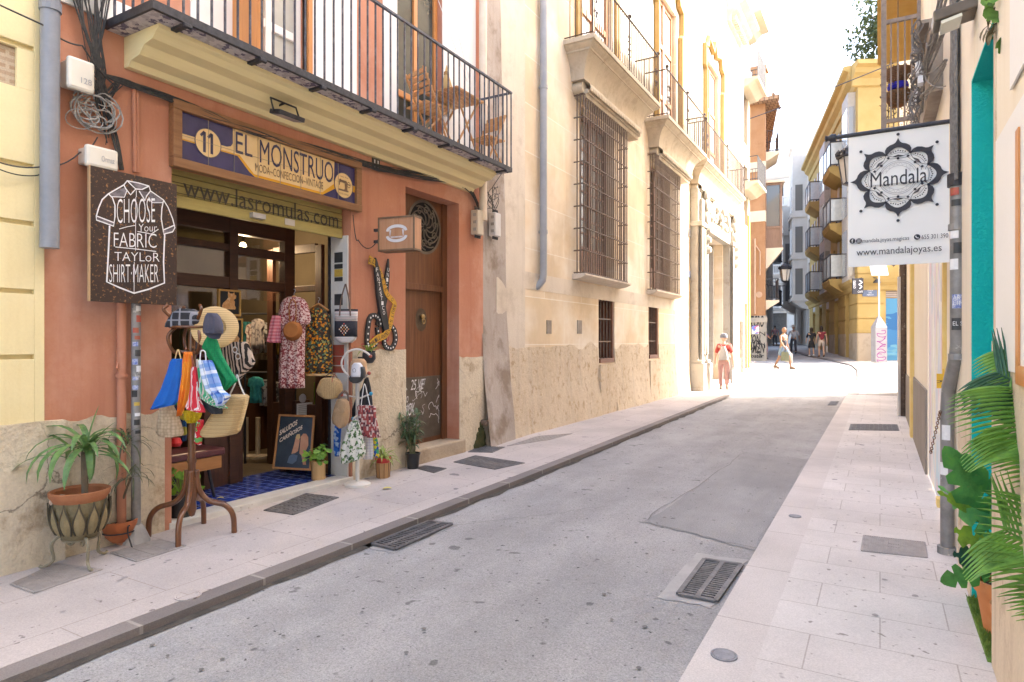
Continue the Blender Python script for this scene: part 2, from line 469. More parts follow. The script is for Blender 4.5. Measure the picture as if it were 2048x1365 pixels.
def wire(mb, pts, r=.006, sag=0., n=10, wob=0., seg=5):
    """cable through points; sag between them"""
    P = [Vector(p) for p in pts]; out = []
    for a, b in zip(P, P[1:]):
        for i in range(n):
            t_ = i/n; q = a.lerp(b, t_); q.z -= sag*4*t_*(1-t_)
            if wob: q += Vector((random.uniform(-wob,wob)*.4, random.uniform(-wob,wob), random.uniform(-wob,wob)))
            out.append(q)
    out.append(P[-1]); mb.tube(out, r, seg); return mb
def spline(pts, n=8):
    P = [Vector(p) for p in pts]; P = [P[0]]+P+[P[-1]]; out = []
    for i in range(1, len(P)-2):
        a, b, c, d = P[i-1], P[i], P[i+1], P[i+2]
        for j in range(n):
            t_ = j/n
            out.append(.5*((2*b)+(c-a)*t_+(2*a-5*b+4*c-d)*t_*t_+(3*b-a-3*c+d)*t_**3))
    out.append(P[-2]); return out
# ================================================================== SETTING: ground, road, pavements
asphalt = mat('asphalt', (.3,.29,.285), (.36,.35,.345), scale=1.3, rough=.9, bump=.6, bscale=70, spot=(.07,.066,.068), sscale=26, slo=.64, shi=.72, bd=.012)
def _asph():
    m = asphalt; t = m.node_tree; b = t.nodes['Principled BSDF']; old = b.inputs['Base Color'].links[0].from_socket
    co = coord(t)
    g = ramp(t, noise_f(t, co, 95, 3, .95), [(.3, (.4,)*3), (.43, (.88,)*3), (.55, (1.04,)*3), (.7, (1.4,)*3)])
    g2 = ramp(t, noise_f(t, co, 9, 2, .4), [(.7, (1,)*3), (.74, (.5,)*3)]); g = mixc(t, 1, g, g2, 'MULTIPLY')
    g3 = ramp(t, noise_f(t, co, 26, 1, .4), [(.74, (1,)*3), (.77, (.35,)*3)]); g = mixc(t, 1, g, g3, 'MULTIPLY')
    c = mixc(t, 1, old, g, 'MULTIPLY')
    st = ramp(t, noise_f(t, coord(t, (1.4,.28,1)), 1.1, 4), [(.4, (.86,)*3), (.62, (1.1,)*3)])
    t.links.new(mixc(t, .8, c, st, 'MULTIPLY'), b.inputs['Base Color'])
_asph()
patch_m = asphalt.copy(); patch_m.name = 'asphalt_patch'
for _n in patch_m.node_tree.nodes:
    if _n.type == 'VALTORGB' and abs(_n.color_ramp.elements[0].color[0]-.3) < .01 and len(_n.color_ramp.elements) == 2:
        for _e, _c in zip(_n.color_ramp.elements, ((.275,.268,.265),(.33,.322,.318))): _e.color = C4(_c)
pave_l = brickm('pavement_slabs_warm', (.47,.415,.39), (.52,.465,.435), (.33,.28,.25), 1.15, .62, .004, 'yx', speck=(.13,.11,.11), sscale=22, bump=.15, fine=.28, spot=(.16,.15,.16), spscale=6)
pave_r = brickm('pavement_slabs_pale', (.62,.575,.545), (.68,.635,.605), (.4,.355,.32), .62, .4, .004, 'xy', speck=(.2,.17,.15), sscale=20, bump=.2, fine=.25, spot=(.22,.2,.2), spscale=6)
kerb_lm = brickm('kerb_stone_dark', (.2,.175,.165), (.27,.235,.22), (.42,.39,.35), .78, 3, .011, 'yx', bump=.2, fine=.35)
kerb_rm = brickm('kerb_stone_pale', (.58,.53,.5), (.63,.58,.55), (.36,.31,.28), .9, 3, .005, 'yx', bump=.2, fine=.3)
dirt = mat('gutter_dirt', (.05,.042,.035), (.1,.085,.07), scale=9, rough=1, bump=.5, bscale=50)

YS = [-6,-4,-2,0,2,4,6,8,10,12,14,16,17.3,18,19,20,21,22,23,24,25,26,27,28,29,30,31,32,33,34,35,36,37,38,39,40,42,44,46,48,50,54,58,62,70,80,100,150,300]
def interp(tab, y):
    if y <= tab[0][0]: return tab[0][1]
    for (a, xa), (b, xb) in zip(tab, tab[1:]):
        if y <= b:
            return xa+(xb-xa)*(y-a)/(b-a)
    return tab[-1][1]
KL = [(-6,-3.3),(1.3,-3.37),(7,-3.4),(17.3,-3.6),(23.9,-3.83),(26.5,-3.72),(29,-3.75),(31,-4.2),(33,-5.3),(34.2,-9)]
KR = [(-6,-.76),(2.8,-.77),(19.2,-.81),(22,-.72),(25.8,-.68),(29,-.8),(32.1,-1.1),(35.2,-1.94),(40,-3.6),(47,-5.2),(58,-7.4),(70,-9.8),(100,-16)]
mb = MB()
xs = [-300,-60,-20,-9,-6,-4,-2,0,2,6,20,60,300]
g = [[mb.v(x, y, zr(y)+RZ) for x in xs] for y in [-300]+YS]
for a, b in zip(g, g[1:]):
    for i in range(len(xs)-1): mb.face((a[i], a[i+1], b[i+1], b[i]))
tag(mb.build('road', asphalt, org=(0,0,0)), kind='structure')
def strip(name, m, ys, fl, fr, dz=PV, mm=None):
    mb = MB(); T = []
    for y in ys:
        a, b = fl(y), fr(y); z = zr(y)
        T.append((mb.v(a,y,z-.05), mb.v(a,y,z+dz), mb.v(b,y,z+dz), mb.v(b,y,z-.05)))
    for p, q in zip(T, T[1:]):
        for i in range(3): mb.face((p[i], p[i+1], q[i+1], q[i]))
    mb.face(T[0]); mb.face(T[-1][::-1])
    return tag(mb.build(name, m, org=(0,0,0)), kind='structure')
kl = lambda y: interp(KL, y); kr = lambda y: interp(KR, y)
yl = [y for y in YS if y <= 34]; yr = [y for y in YS if y <= 20]; yf = [y for y in YS if 20 <= y <= 62]
pave_f = brickm('pavement_slabs_low_bounce', (.34,.31,.285), (.4,.37,.34), (.2,.18,.16), .62, .4, .006, 'xy', bump=.2, fine=.3)  # pale slabs again, coloured darker on the sunlit plaza to weaken bounced light
strip('pavement', pave_l, yl, lambda y: -5.4, lambda y: kl(y)-.13)
strip('kerb', kerb_lm, yl, lambda y: kl(y)-.13, kl, PV-.002)
strip('pavement', pave_r, yr, lambda y: kr(y)+.27, lambda y: XR+.3)
strip('pavement', pave_f, yf, lambda y: kr(y)+.27, lambda y: 22)
strip('kerb', kerb_lm, yf, kr, lambda y: kr(y)+.27, PV-.002)
strip('kerb', kerb_rm, yr, kr, lambda y: kr(y)+.27, PV-.002)
# dirt line where the asphalt meets the dark kerb, and the darker repair along the pale kerb
def flat(name, pts, m, z=.004, kind='structure'):
    mb = MB(); mb.poly([(p[0], p[1], z+RZ) for p in pts]); return tag(mb.build(name, m), kind=kind)
def ragged(pts, amp, n=8):
    out = []
    for a, b in zip(pts, pts[1:]+pts[:1]):
        for i in range(n):
            t_ = i/n; out.append((lerp(a[0],b[0],t_)+random.uniform(-amp,amp), lerp(a[1],b[1],t_)+random.uniform(-amp,amp)))
    return out
gut = [(kl(y)-.02, y) for y in (-2,0,2,4,6,8,10,12,14,16,18)]
gut2 = [(kl(y)+.055+random.uniform(-.03,.03), y) for y in [18-.25*i for i in range(80)]]
flat('road', gut+gut2, dirt, .004)
flat('road', ragged([(-1.75,5.3),(-.8,5.0),(-.8,9.2),(-1.6,9.3)], .03, 12), patch_m, .004)
0 and flat('road', ragged([(-1.15,6.2),(-.8,5.9),(-.8,8.9),(-.95,8.2)], .04, 10), mat('asphalt_wet', (.06,.055,.055), (.11,.1,.1), scale=12, rough=.85, bump=.3), .008)
rc = random.Random(77); crk = mat('asphalt_crack', (.12,.115,.11), (.17,.16,.155)); mb = MB()
for x0_, y0_, x1_, y1_ in ((-1.75,5.3,-.8,5.02),(-1.75,5.35,-1.62,9.3),(-3.1,4.4,-2.2,5.6),(-2.6,11,-1.1,12.2)):
    n_ = 16; mb.stroke([(lerp(x0_,x1_,i/n_)+rc.uniform(-.03,.03), lerp(y0_,y1_,i/n_)+rc.uniform(-.03,.03)) for i in range(n_+1)], .006, RZ+.009)
for i in range(90):
    x_, y_, r_s = rc.uniform(-3.2,-.9), 1.8+12*rc.random()**1.4, rc.uniform(.004,.013); mb.poly([(x_+r_s*(1+.4*rc.random())*math.cos(a*.7), y_+r_s*(1+.5*rc.random())*math.sin(a*.7), RZ+.0095) for a in range(9)])
tag(mb.build('road', crk), kind='structure')
mb = MB(); gum = mat('gum_spot', (.27,.245,.24), (.35,.32,.31))
for i in range(70):
    lft = rc.random() < .45; x_ = rc.uniform(-4.8,-3.55) if lft else rc.uniform(-.45,.4); y_ = 1.7+13*rc.random()**1.5; r_s = rc.uniform(.006,.017); mb.poly([(x_+r_s*(1+.5*rc.random())*math.cos(a*.785), y_+r_s*(1+.5*rc.random())*math.sin(a*.785), PV+.003) for a in range(8)])
tag(mb.build('pavement', gum), kind='structure')
conc = mat('drain_concrete', (.34,.325,.315), (.44,.42,.41), scale=5, rough=.95, bump=.35, bscale=60)

# ================================================================== metal covers and drain grates
iron = mat('cast_iron', (.11,.108,.115), (.2,.195,.2), scale=14, rough=.55, metal=.5, bump=.3, bscale=90)
iron_pale = mat('cast_iron_worn', (.3,.275,.265), (.38,.35,.33), scale=14, rough=.6, metal=.25, bump=.3, bscale=90)
hole_m = mat('grate_void', (.012,.012,.012), (.02,.02,.02), rough=1)
def fit4(pix, z): return [gnd(px, py, z) for px, py in pix]
def cover(pix, z, m, label, kind='chevron', cat='manhole cover', name='service_cover', group=None):
    """iron plate lying in the paving, fitted to the four corners seen (near-left, near-right, far-right, far-left)"""
    a, b, c, d = [Vector((p.x, p.y, 0)) for p in fit4(pix, z)]
    P = lambda s, t: (a*(1-s)+b*s)*(1-t)+(d*(1-s)+c*s)*t
    t_ = thing(name, label, cat, (P(.5,.5).x, P(.5,.5).y, z), group=group)
    mb = MB()
    for z0, z1, e in ((-.02,.005,0),):
        q = [P(0,0), P(1,0), P(1,1), P(0,1)]
        A = [mb.v(p.x,p.y,z+z0) for p in q]; B = [mb.v(p.x,p.y,z+z1) for p in q]
        mb.face(B)
        for i in range(4): mb.face((A[i],A[(i+1)%4],B[(i+1)%4],B[i]))
    mb.build('plate', m, t_)
    mb = MB()
    def bar(s0,t0,s1,t1,wd,h=.005):
        p, q = P(s0,t0), P(s1,t1); dd = (q-p); n_ = Vector((-dd.y, dd.x, 0)).normalized()*wd/2
        A = [mb.v(x.x,x.y,z+.004) for x in (p+n_,q+n_,q-n_,p-n_)]; B = [mb.v(x.x,x.y,z+.004+h) for x in (p+n_*.7,q+n_*.7,q-n_*.7,p-n_*.7)]
        mb.face(B)
        for i in range(4): mb.face((A[i],A[(i+1)%4],B[(i+1)%4],B[i]))
    if kind == 'chevron':
        n1, n2 = 14, 7
        for i in range(n1):
            for j in range(n2):
                s, t = (i+.2)/n1, (j+.5)/n2; sg = 1 if (i+j) % 2 else -1
                bar(s, t-.045*sg, s+.6/n1, t+.045*sg, .012)
    elif kind == 'lines':
        for i in range(26): bar((i+.5)/26, .03, (i+.5)/26, .97, .008)
        bar(.4,.45,.6,.45,.05,.009); bar(.42,.62,.58,.62,.04,.009)
    elif kind == 'grid':
        for i in range(11): bar((i+.5)/11, .03, (i+.5)/11, .97, .012)
        for j in range(9): bar(.03, (j+.5)/9, .97, (j+.5)/9, .012)
    elif kind == 'herring':
        for i in range(16):
            bar((i+.1)/16, .04, (i+.9)/16, .34, .01); bar((i+.9)/16, .36, (i+.1)/16, .64, .01); bar((i+.1)/16, .66, (i+.9)/16, .96, .01)
    for s0,t0,s1,t1 in ((.01,.01,.99,.01),(.99,.01,.99,.99),(.99,.99,.01,.99),(.01,.99,.01,.01)): bar(s0,t0,s1,t1,.016,.004)
    mb.build('raised_pattern', m, t_)
    return t_
cover([(527,1022),(587,1031),(678,996),(612,988)], PV, iron, 'dark diamond-plate iron cover in front of the marble sill', 'chevron')
cover([(907,925),(990,940),(1050,927),(950,912)], PV, iron, 'large dark iron cover with chevrons in pavement left of the palace corner', 'herring')
cover([(830,937),(868,947),(893,938),(850,932)], PV, iron, 'small iron grid cover beside the oleander pot', 'grid')
cover([(1014,893),(1100,880),(1145,868),(1075,873)], PV, iron_pale, 'long grey cracked cover at the foot of the palace wall', 'grid')
cover([(936,905),(985,906),(1010,895),(960,893)], PV, iron, 'dark iron cover beside the mossy downpipe outlet', 'grid')
cover([(20,1170),(68,1188),(205,1140),(110,1128)], PV, iron_pale, 'worn ribbed cover under the urn stand', 'herring')
cover([(220,1107),(272,1125),(372,1093),(320,1080)], PV, iron_pale, 'worn ribbed cover under the coat rack and tripod plant', 'herring')
cover([(1722,1103),(1855,1117),(1850,1086),(1727,1072)], PV, iron_pale, 'ribbed beige cover with worn letters on the right pavement', 'lines')
cover([(1697,861),(1799,862),(1795,850),(1701,849)], PV, iron, 'dark iron cover on the right pavement beyond the ribbed one', 'grid')
cover([(1655,811),(1673,811),(1678,803),(1662,803)], RZ+.002, iron, 'tiny drain plate at the far right kerb', 'grid', 'drain')
for (px, py, r, lab) in ((1448,1311,.062,'round grey metal access cap on the pavement below the slotted storm drain'), (1590,1033,.05,'small round grey access cap by the right kerb above the slotted storm drain'), (376,1192,.075,'faint round cap set in the left pavement near the kerb')):
    p = gnd(px, py); mb = MB(); mb.lathe([(r,-.01),(r,.005),(r*.86,.005),(r*.84,.002),(r*.8,.006),(0,.006)], p, 24)
    tag(mb.build('access_cap', mat('cap_metal', (.2,.2,.22), (.28,.28,.3), scale=30, rough=.6, metal=.3, bump=.2) if px > 500 else pave_l), lab, 'access cap')
def grate(pix, label, nb, along, surround):
    a, b, c, d = [Vector((p.x, p.y, 0)) for p in fit4(pix, RZ)]
    P = lambda s, t: (a*(1-s)+b*s)*(1-t)+(d*(1-s)+c*s)*t
    t_ = thing('drain_grate', label, 'drain grate', (P(.5,.5).x, P(.5,.5).y, RZ))
    mb = MB()
    q = ragged([tuple(P(*x)[:2]) for x in surround], .015, 7); mb.poly([(x,y,RZ+.004) for x,y in q]); mb.build('concrete_surround', conc, t_)
    mb = MB(); mb.poly([(P(*x).x, P(*x).y, RZ+.008) for x in ((0,0),(1,0),(1,1),(0,1))]); mb.build('void', hole_m, t_)
    mb = MB()
    def bar(s0,t0,s1,t1,wd,z0=.009,z1=.018):
        p, q = P(s0,t0), P(s1,t1); dd = (q-p); n_ = Vector((-dd.y, dd.x, 0)).normalized()*wd/2
        A = [mb.v(x.x,x.y,z0+RZ) for x in (p+n_,q+n_,q-n_,p-n_)]; B = [mb.v(x.x,x.y,z1+RZ) for x in (p+n_,q+n_,q-n_,p-n_)]
        mb.face(B)
        for i in range(4): mb.face((A[i],A[(i+1)%4],B[(i+1)%4],B[i]))
    for i in range(nb):
        f = (i+.5)/nb
        if along: bar(f,0,f,1,.016)
        else: bar(0,f,1,f,.016)
    if along: bar(0,.5,1,.5,.03,.009,.02)
    else: bar(.5,0,.5,1,.03,.009,.02)
    for s in ((0,0,1,0),(1,0,1,1),(1,1,0,1),(0,1,0,0)): bar(*s,.03,.009,.022)
    mb.build('bars', iron, t_); return t_
grate([(1357,1193),(1431,1207),(1483,1134),(1409,1123)], 'slotted iron storm drain by the right kerb with pale concrete round it', 20, False, [(-.45,-.12),(1.0,-.12),(1.02,.15),(1.02,1.2),(-.35,1.2)])
grate([(745,1092),(790,1103),(903,1052),(858,1046)], 'long barred storm drain beside the left kerb', 20, False, [(-.35,-.08),(1.1,-.06),(1.1,1.06),(-.35,1.06)])
lf = mat('fallen_leaf', (.55,.5,.12), (.6,.45,.1), rough=.7)
for (px, py, z, r, lab) in ((765,979,PV,.05,'curled yellow leaf fallen on the left pavement'), (433,998,.17,.035,'pale green leaf fallen on the marble sill')):
    p = gnd(px, py, z); mb = MB(); leaf(mb, p+Vector((0,0,.004)), .6, .25, r*2, r*1.1, .6, 4); tag(mb.build('fallen_leaf', lf), lab, 'leaf')
# ================================================================== YELLOW HOUSE (far left)
ylw = plaster('yellow_render', (.78,.66,.37), (.83,.72,.44), streak=.25, streakc=(.62,.44,.16), bump=.18, fine=.08)
bare = plaster('bare_lime_plaster', (.66,.56,.41), (.76,.67,.52), patch=(.42,.31,.2), pscale=3.4, plo=.53, phi=.68, streak=.45, streakc=(.36,.3,.22), bump=1.0, bscale=22, fine=.25, crack=.75)
U0 = LF(84, 500)[0]
y_h = thing('yellow_house', 'yellow rendered house with horizontal grooves and bare plaster base left of the grey drainpipe', 'building', (XL, U0-1, 0))
mb = MB(LEFT); gr = [1.07, 1.53, 1.96, 2.41, 2.79, 3.57, 4.1, 4.6]
hv0, hv1 = LF(15,172)[1], LF(15,92)[1]; hu = LF(29,130)[0]
for a, b in zip(gr, gr[1:]):
    top = b-.03
    ue = U0-.06
    if a == 2.79:      # the course with the broken vent
        mb.box(-3, ue, a, hv0, -.2, .035); mb.box(-3, ue, hv1, top, -.2, .035); mb.box(hu, ue, hv0, hv1, -.2, .035)
    else: mb.prism([(-3,a),(ue,a),(ue,top),(-3,top)], -.2, .035)
mb.box(U0-.06, U0, 1.07, 8, -.2, .035); mb.box(-3, U0-.06, 1.07, 4.6, -.2, .0); mb.box(-3, U0-.06, 4.6, 8, -.2, .03)
mb.box(-3, U0, 0, 8, -4, -.22)
mb.build('wall', ylw, y_h, bevel=.008)
mb = MB(LEFT); mb.box(-2, hu, hv0, hv1, -.1, .006); mb.build('exposed_bricks', brickm('old_bricks', (.4,.27,.17), (.5,.4,.3), (.6,.52,.4), .2, .045, .012, 'yz', bump=.8, fine=.4), y_h)
def ragtop(u0, u1, v, amp=.02, n=16):
    return [(lerp(u0,u1,i/n), v+random.uniform(-amp,amp)) for i in range(n+1)]
mb = MB(LEFT); mb.prism([(-3,-.1),(U0+.12,-.1)]+ragtop(-3,U0+.12,1.09,.012,30)[::-1], -.2, .05); mb.build('plaster_base', bare, y_h)

# ================================================================== SHOP HOUSE
pink = plaster('terracotta_paint', (.47,.205,.125), (.54,.265,.17), patch=(.6,.35,.255), pscale=.8, plo=.5, phi=.7, streak=.5, streakc=(.36,.135,.085), bump=.22, bscale=28, fine=.07)
white_paint = plaster('white_paint', (.78,.76,.72), (.83,.81,.78), bump=.1, fine=.04)
cream = mat('cream_stucco', (.8,.68,.37), (.74,.62,.32), scale=3, rough=.8, bump=.08, bscale=30, stretch=(1,.4,6))
brown_w = wood('dark_brown_wood', (.045,.018,.01), (.09,.036,.018), 'z', rough=.5)
brown_wh = wood('dark_brown_beam', (.045,.018,.01), (.085,.035,.018), 'y', rough=.5)
orange_w = wood('orange_varnished_wood', (.5,.2,.055), (.62,.27,.08), 'z', rough=.4)
black_fe = mat('black_iron', (.03,.03,.036), (.06,.06,.07), scale=20, rough=.5, metal=.3, bump=.1)
UE = LF(966, 500)[0]
OU0, OU1 = LF(343,700)[0], LF(702,700)[0]; OV1 = 3.03
DU0, DU1 = LF(811,500)[0], LF(918,500)[0]; DV0, DV1 = LF(918,893)[1]+.2, LF(918,408)[1]
WU = [(LF(475,0)[0], LF(612,60)[0]), (LF(793,100)[0], LF(884,100)[0])]
shop = thing('shop_house', 'terracotta painted house with a clothes shop below and a black iron balcony above', 'building', (XL, (U0+UE)/2, 0))
mb = MB(LEFT)
wallsheet(mb, U0, UE, -.1, 9, [(OU0,OU1,-.1,OV1,.28),(DU0,DU1,-.1,DV1,.24),(WU[0][0],WU[0][1],3.98,6.4,.2),(WU[1][0],WU[1][1],3.98,6.4,.2)])
mb.box(U0, U0+.02, 0, 9, -5, -.01); mb.box(UE-.02, UE, 0, 9, -5, -.01); mb.box(U0, UE, 8.9, 9, -5, -.01); mb.box(U0, UE, -.1, 9, -5, -4.9)
mb.build('wall', pink, shop)
# bare plaster left where the paint stops
mb = MB(LEFT); v = LF(150,845)[1]
um = OU0-.06
mb.prism([(U0+.12,-.1),(um,-.1)]+ragtop(U0+.12,um,v+.02,.02,14)[::-1], .0, .008)
mb.prism([(OU1+.02,-.1),(DU0,-.1)]+ragtop(OU1+.02,DU0,LF(760,700)[1],.01,10)[::-1], .0, .008)
mb.prism([(DU1,-.1),(UE-.1,-.1),(UE+.04,.1)]+ragtop(DU1,UE,LF(935,714)[1],.012,10)[::-1], .0, .012)
mb.build('plaster_base', bare, shop)
# white bands and pilaster strips upstairs
mb = MB(LEFT)
for a, b in ((612,660),(660,712),(765,793),(884,950)):
    mb.box(LF(a,50)[0], LF(b,50)[0], 3.96, 8, 0, .012)
mb.box(U0+.1, UE-.02, 3.96, 4.13, 0, .02); mb.box(LF(380,20)[0], WU[0][0], 3.96, 8, 0, .012)
mb.build('white_bands', white_paint, shop)
# balcony
b0, b1 = onX(302,7,-4.32).y, 7.485
mb = MB(LEFT)
prof = [(0,3.66),(.06,3.66),(.09,3.70),(.2,3.72),(.24,3.76),(.26,3.78),(.36,3.80),(.40,3.84),(.44,3.86),(.44,3.89),(0,3.89)]
mb.sweep(prof, b0+.14, b1-.14)
corn = mb.build('balcony_cornice', cream, shop)
mb = MB(LEFT); mb.box(b0+.02, b1-.02, 3.893, 3.905, 0, .57)
bt = mb.build('balcony_soffit', cells('soffit_tiles', [(.5,.47,.47),(.13,.11,.16),(.4,.36,.36),(.55,.5,.48)], 26, warp=.5), shop)
mb = MB(LEFT); mb.box(b0+.02, b1-.02, 3.905, 3.95, .01, .57); mb.build('balcony_floor', white_paint, bt)
mb = MB(LEFT)
mb.box(b0, b1, 3.895, 3.955, .57, .6); mb.box(b0, b0+.02, 3.895, 3.955, 0, .57); mb.box(b1-.02, b1, 3.895, 3.955, 0, .57)
for i in range(8):
    u = lerp(b0+.25, b1-.15, i/7); mb.box(u-.022, u+.022, 3.872, 3.893, .3, .6); mb.tube([(u-.03,3.875,.6),(u+.03,3.875,.6)], .02, 6)
mb.build('balcony_edge', black_fe, bt)
mb = MB(LEFT); zt = 4.965
mb.box(b0, b1, zt-.012, zt+.012, .572, .602)
for ub in (b0+.01, b1-.01): mb.box(ub-.012, ub+.012, zt-.012, zt+.012, 0, .6)
n = 44
for i in range(n+1):
    u = lerp(b0+.008, b1-.008, i/n); mb.box(u-.007, u+.007, 3.955, zt-.012, .58, .594)
for k_ in range(1, 5):
    for ub in (b0+.01, b1-.01): mb.box(ub-.007, ub+.007, 3.955, zt-.012, .58*k_/5-.007, .58*k_/5+.007)
rail_fe = mat('blue_black_iron', (.05,.055,.075), (.16,.17,.2), scale=14, rough=.45, metal=.2, lo=.45, hi=.75)
mb.build('balcony_railing', rail_fe, shop)
# french windows upstairs
gl_pale = mat('curtained_glass', (.42,.42,.38), (.5,.5,.46), scale=3, rough=.06, spec=.8)
gl_dark = mat('dark_glass', (.03,.035,.03), (.07,.075,.065), scale=2, rough=.05, spec=.8)
for (a, b), fm, lab in zip(WU, (white_paint, orange_w), ('white french window with an orange inner frame', 'orange varnished french window')):
    mb = MB(LEFT)
    for u in (a, (a+b)/2-.035, b-.07): mb.box(u, u+.07, 3.98, 6.4, -.14, -.07)
    for vv_ in (3.98, 4.55, 6.3): mb.box(a+.072, b-.072, vv_, vv_+.08, -.135, -.075)
    wn = mb.build('window', fm, shop, bevel=.006); wn['label'] = lab
    mb = MB(LEFT); mb.box(a+.05, b-.05, 4.06, 6.35, -.112, -.1); mb.build('pane', gl_pale if fm is white_paint else gl_dark, wn)
mb = MB(LEFT); a = WU[0][0]
mb.box(a-.06, a, 3.98, 6.3, -.05, .34); mb.box(WU[0][1], WU[0][1]+.05, 3.98, 6.4, -.05, .04)
ol = mb.build('window', orange_w, shop); ol['label'] = 'open orange shutter leaf'
# sill, door step, door
marble = mat('white_marble', (.68,.66,.61), (.58,.55,.5), scale=4, rough=.35, bump=.03, spot=(.4,.36,.3), sscale=12, slo=.64, shi=.7)
mb = MB(LEFT); mb.box(OU0-.02, OU1+.03, .1, .17, -.2, .01); mb.build('marble_sill', marble, shop, bevel=.008)
stone_step = plaster('worn_step_stone', (.4,.32,.23), (.5,.41,.3), patch=(.3,.23,.16), bump=.6, bscale=20, fine=.25)
mb = MB(LEFT); mb.box(DU0-.02, DU1+.1, 0, .3, -.3, .05); mb.prism([(OU0,.0),(OU1,.0),(OU1,.1),(OU0,.1)], -.1, .035); mb.build('door_step', stone_step, shop, bevel=.02)
door_w = wood('old_door_wood', (.1,.036,.014), (.2,.078,.03), 'z', scale=2.2, rough=.5, bump=.25)
tu0, tv0 = DU0, .3
mb = MB(LEFT); zd = LF(850,575,-.24)[1]
mb.box(DU0, DU1, .3, zd-.01, -.3, -.24); mb.box(DU0, DU1, zd, DV1, -.3, -.22); mb.box(DU0, DU1, zd-.05, zd+.03, -.22, -.2)
mb.box(DU1-.1, DU1, .3, DV1, -.22, -.195)
door = mb.build('door', door_w, shop, bevel=.004)
cu, cv = LF(848, 455, -.22); rr = .33
mb = MB(LEFT); mb.disc(cu, cv, rr, rr, -.217, 40); mb.build('round_opening', hole_m, door)
mb = MB(LEFT)
mb.disc(cu, cv, rr+.02, rr+.02, -.208, 40, .9)
for k_ in range(10):
    a = 2*math.pi*k_/10; pts = []
    for i in range(18):
        t_ = i/17; r = rr*(.1+.8*t_); th = a+1.6*t_*t_; pts.append((cu+r*math.cos(th), cv+r*math.sin(th), -.206))
    mb.tube(pts, .009, 5)
    q = (cu+rr*.66*math.cos(a+.2), cv+rr*.66*math.sin(a+.2)); mb.tube([(q[0]+.055*math.cos(x*.5)*(1-x*.05), q[1]+.055*math.sin(x*.5)*(1-x*.05), -.206) for x in range(15)], .008, 5)
mb.build('scroll_grille', mat('grille_iron', (.2,.17,.13), (.12,.1,.08), rough=.6, metal=.3), door)
mb = MB(LEFT); kp = LF(842,640,-.24); v1 = LF(850,753,-.24)[1]
mb.disc(kp[0], kp[1], .12, .15, -.237, 28); mb.build('knocker_plate', mat('stained_plate', (.09,.06,.04), (.13,.1,.07), rough=.5, metal=.4), door)
brass = mat('old_brass', (.5,.36,.16), (.3,.22,.1), scale=20, rough=.35, metal=.9)
mb = MB(LEFT); mb.ball((kp[0],kp[1]+.04,-.215), .035, 12); mb.tube([(kp[0]+.03*math.sin(x*.45), kp[1]-.03-.06*(1-math.cos(x*.45))*.5+.04, -.2) for x in range(15)], .009, 6); mb.build('knocker', brass, door, sm=True)
plate_m = mat('dull_door_plate', (.1,.082,.062), (.15,.125,.1), scale=7, rough=.45, metal=.4, bump=.1)
mb = MB(LEFT); mb.box(DU0, DU1-.1, .36, v1, -.24, -.232); kick = mb.build('kick_plate', plate_m, door)
chalk = mat('chalk_white', (.8,.8,.8), (.7,.7,.72), rough=.9, scale=40)
mb = MB(LEFT); rnd = random.Random(3)
for k_ in range(16):
    u, v = rnd.uniform(DU0+.06, DU1-.22), rnd.uniform(.6, v1-.12); pts = []
    for i in range(9): u += rnd.uniform(-.03,.055); v += rnd.uniform(-.06,.06); pts.append((min(max(u,DU0+.04),DU1-.14), min(max(v,.42),v1-.03), 0))
    mb.stroke(spline(pts, 4), rnd.choice((.004,.006,.008)), -.229)
for (s_, u, v, h) in (('ROS', .12,.95,.09), ('25 VE', .38,1.0,.13), ('HARO', .2,.85,.08), ('NOK', .26,.68,.16), ('TT', .62,1.05,.08)):
    mb.textbox(s_, DU0+u, DU0+u+h*len(s_)*.42, v, v+h, -.228, .3)
mb.build('scratched_tags', chalk, kick)
# roller shutter with its lettering
shut = mat('mustard_shutter', (.4,.32,.1), (.3,.24,.075), scale=5, rough=.6, bump=.05, stretch=(1,.5,3))
mb = MB(LEFT); sv = 2.72
mb.box(OU0+.02, OU1-.02, sv, sv+.1, -.13, -.1)
for i in range(3): mb.box(OU0+.02, OU1-.02, sv+.103+i*.08, sv+.178+i*.08, -.125, -.108)
sh = mb.build('roller_shutter', shut, shop, bevel=.006)
letter = mat('shutter_letters', (.035,.03,.022), (.06,.05,.035), rough=.7)
mb = MB(LEFT)
la, lb = LF(366,380,-.1)[0], LF(676,440,-.1)[0]; lw = (lb-la)/15.0
mb.textbox('www.lasromulas.com', la, lb, sv+.1, sv+.262, -.097)
mb.box(OU0+.03, OU1-.03, sv+.115, sv+.119, -.104, -.0985); mb.box(OU0+.03, OU1-.03, sv+.2, sv+.204, -.104, -.0985)
mb.build('shutter_lettering', letter, sh)
mb = MB(LEFT); u_ = LF(512,440,-.1)[0]; mb.box(u_-.07,u_+.07,sv+.03,sv+.075,-.1,-.05); mb.box(u_+.33,u_+.45,sv+.03,sv+.09,-.1,-.096); mb.build('lock_box', mat('lock_grey', (.5,.48,.45), (.4,.38,.36), rough=.4, metal=.3), sh)
mb = MB(LEFT); mb.box(OU1-.03, OU1+.001, .17, OV1, -.31, -.282); mb.box(OU0, OU0+.03, .17, OV1, -.16, -.08); mb.build('shutter_rail', black_fe, shop)

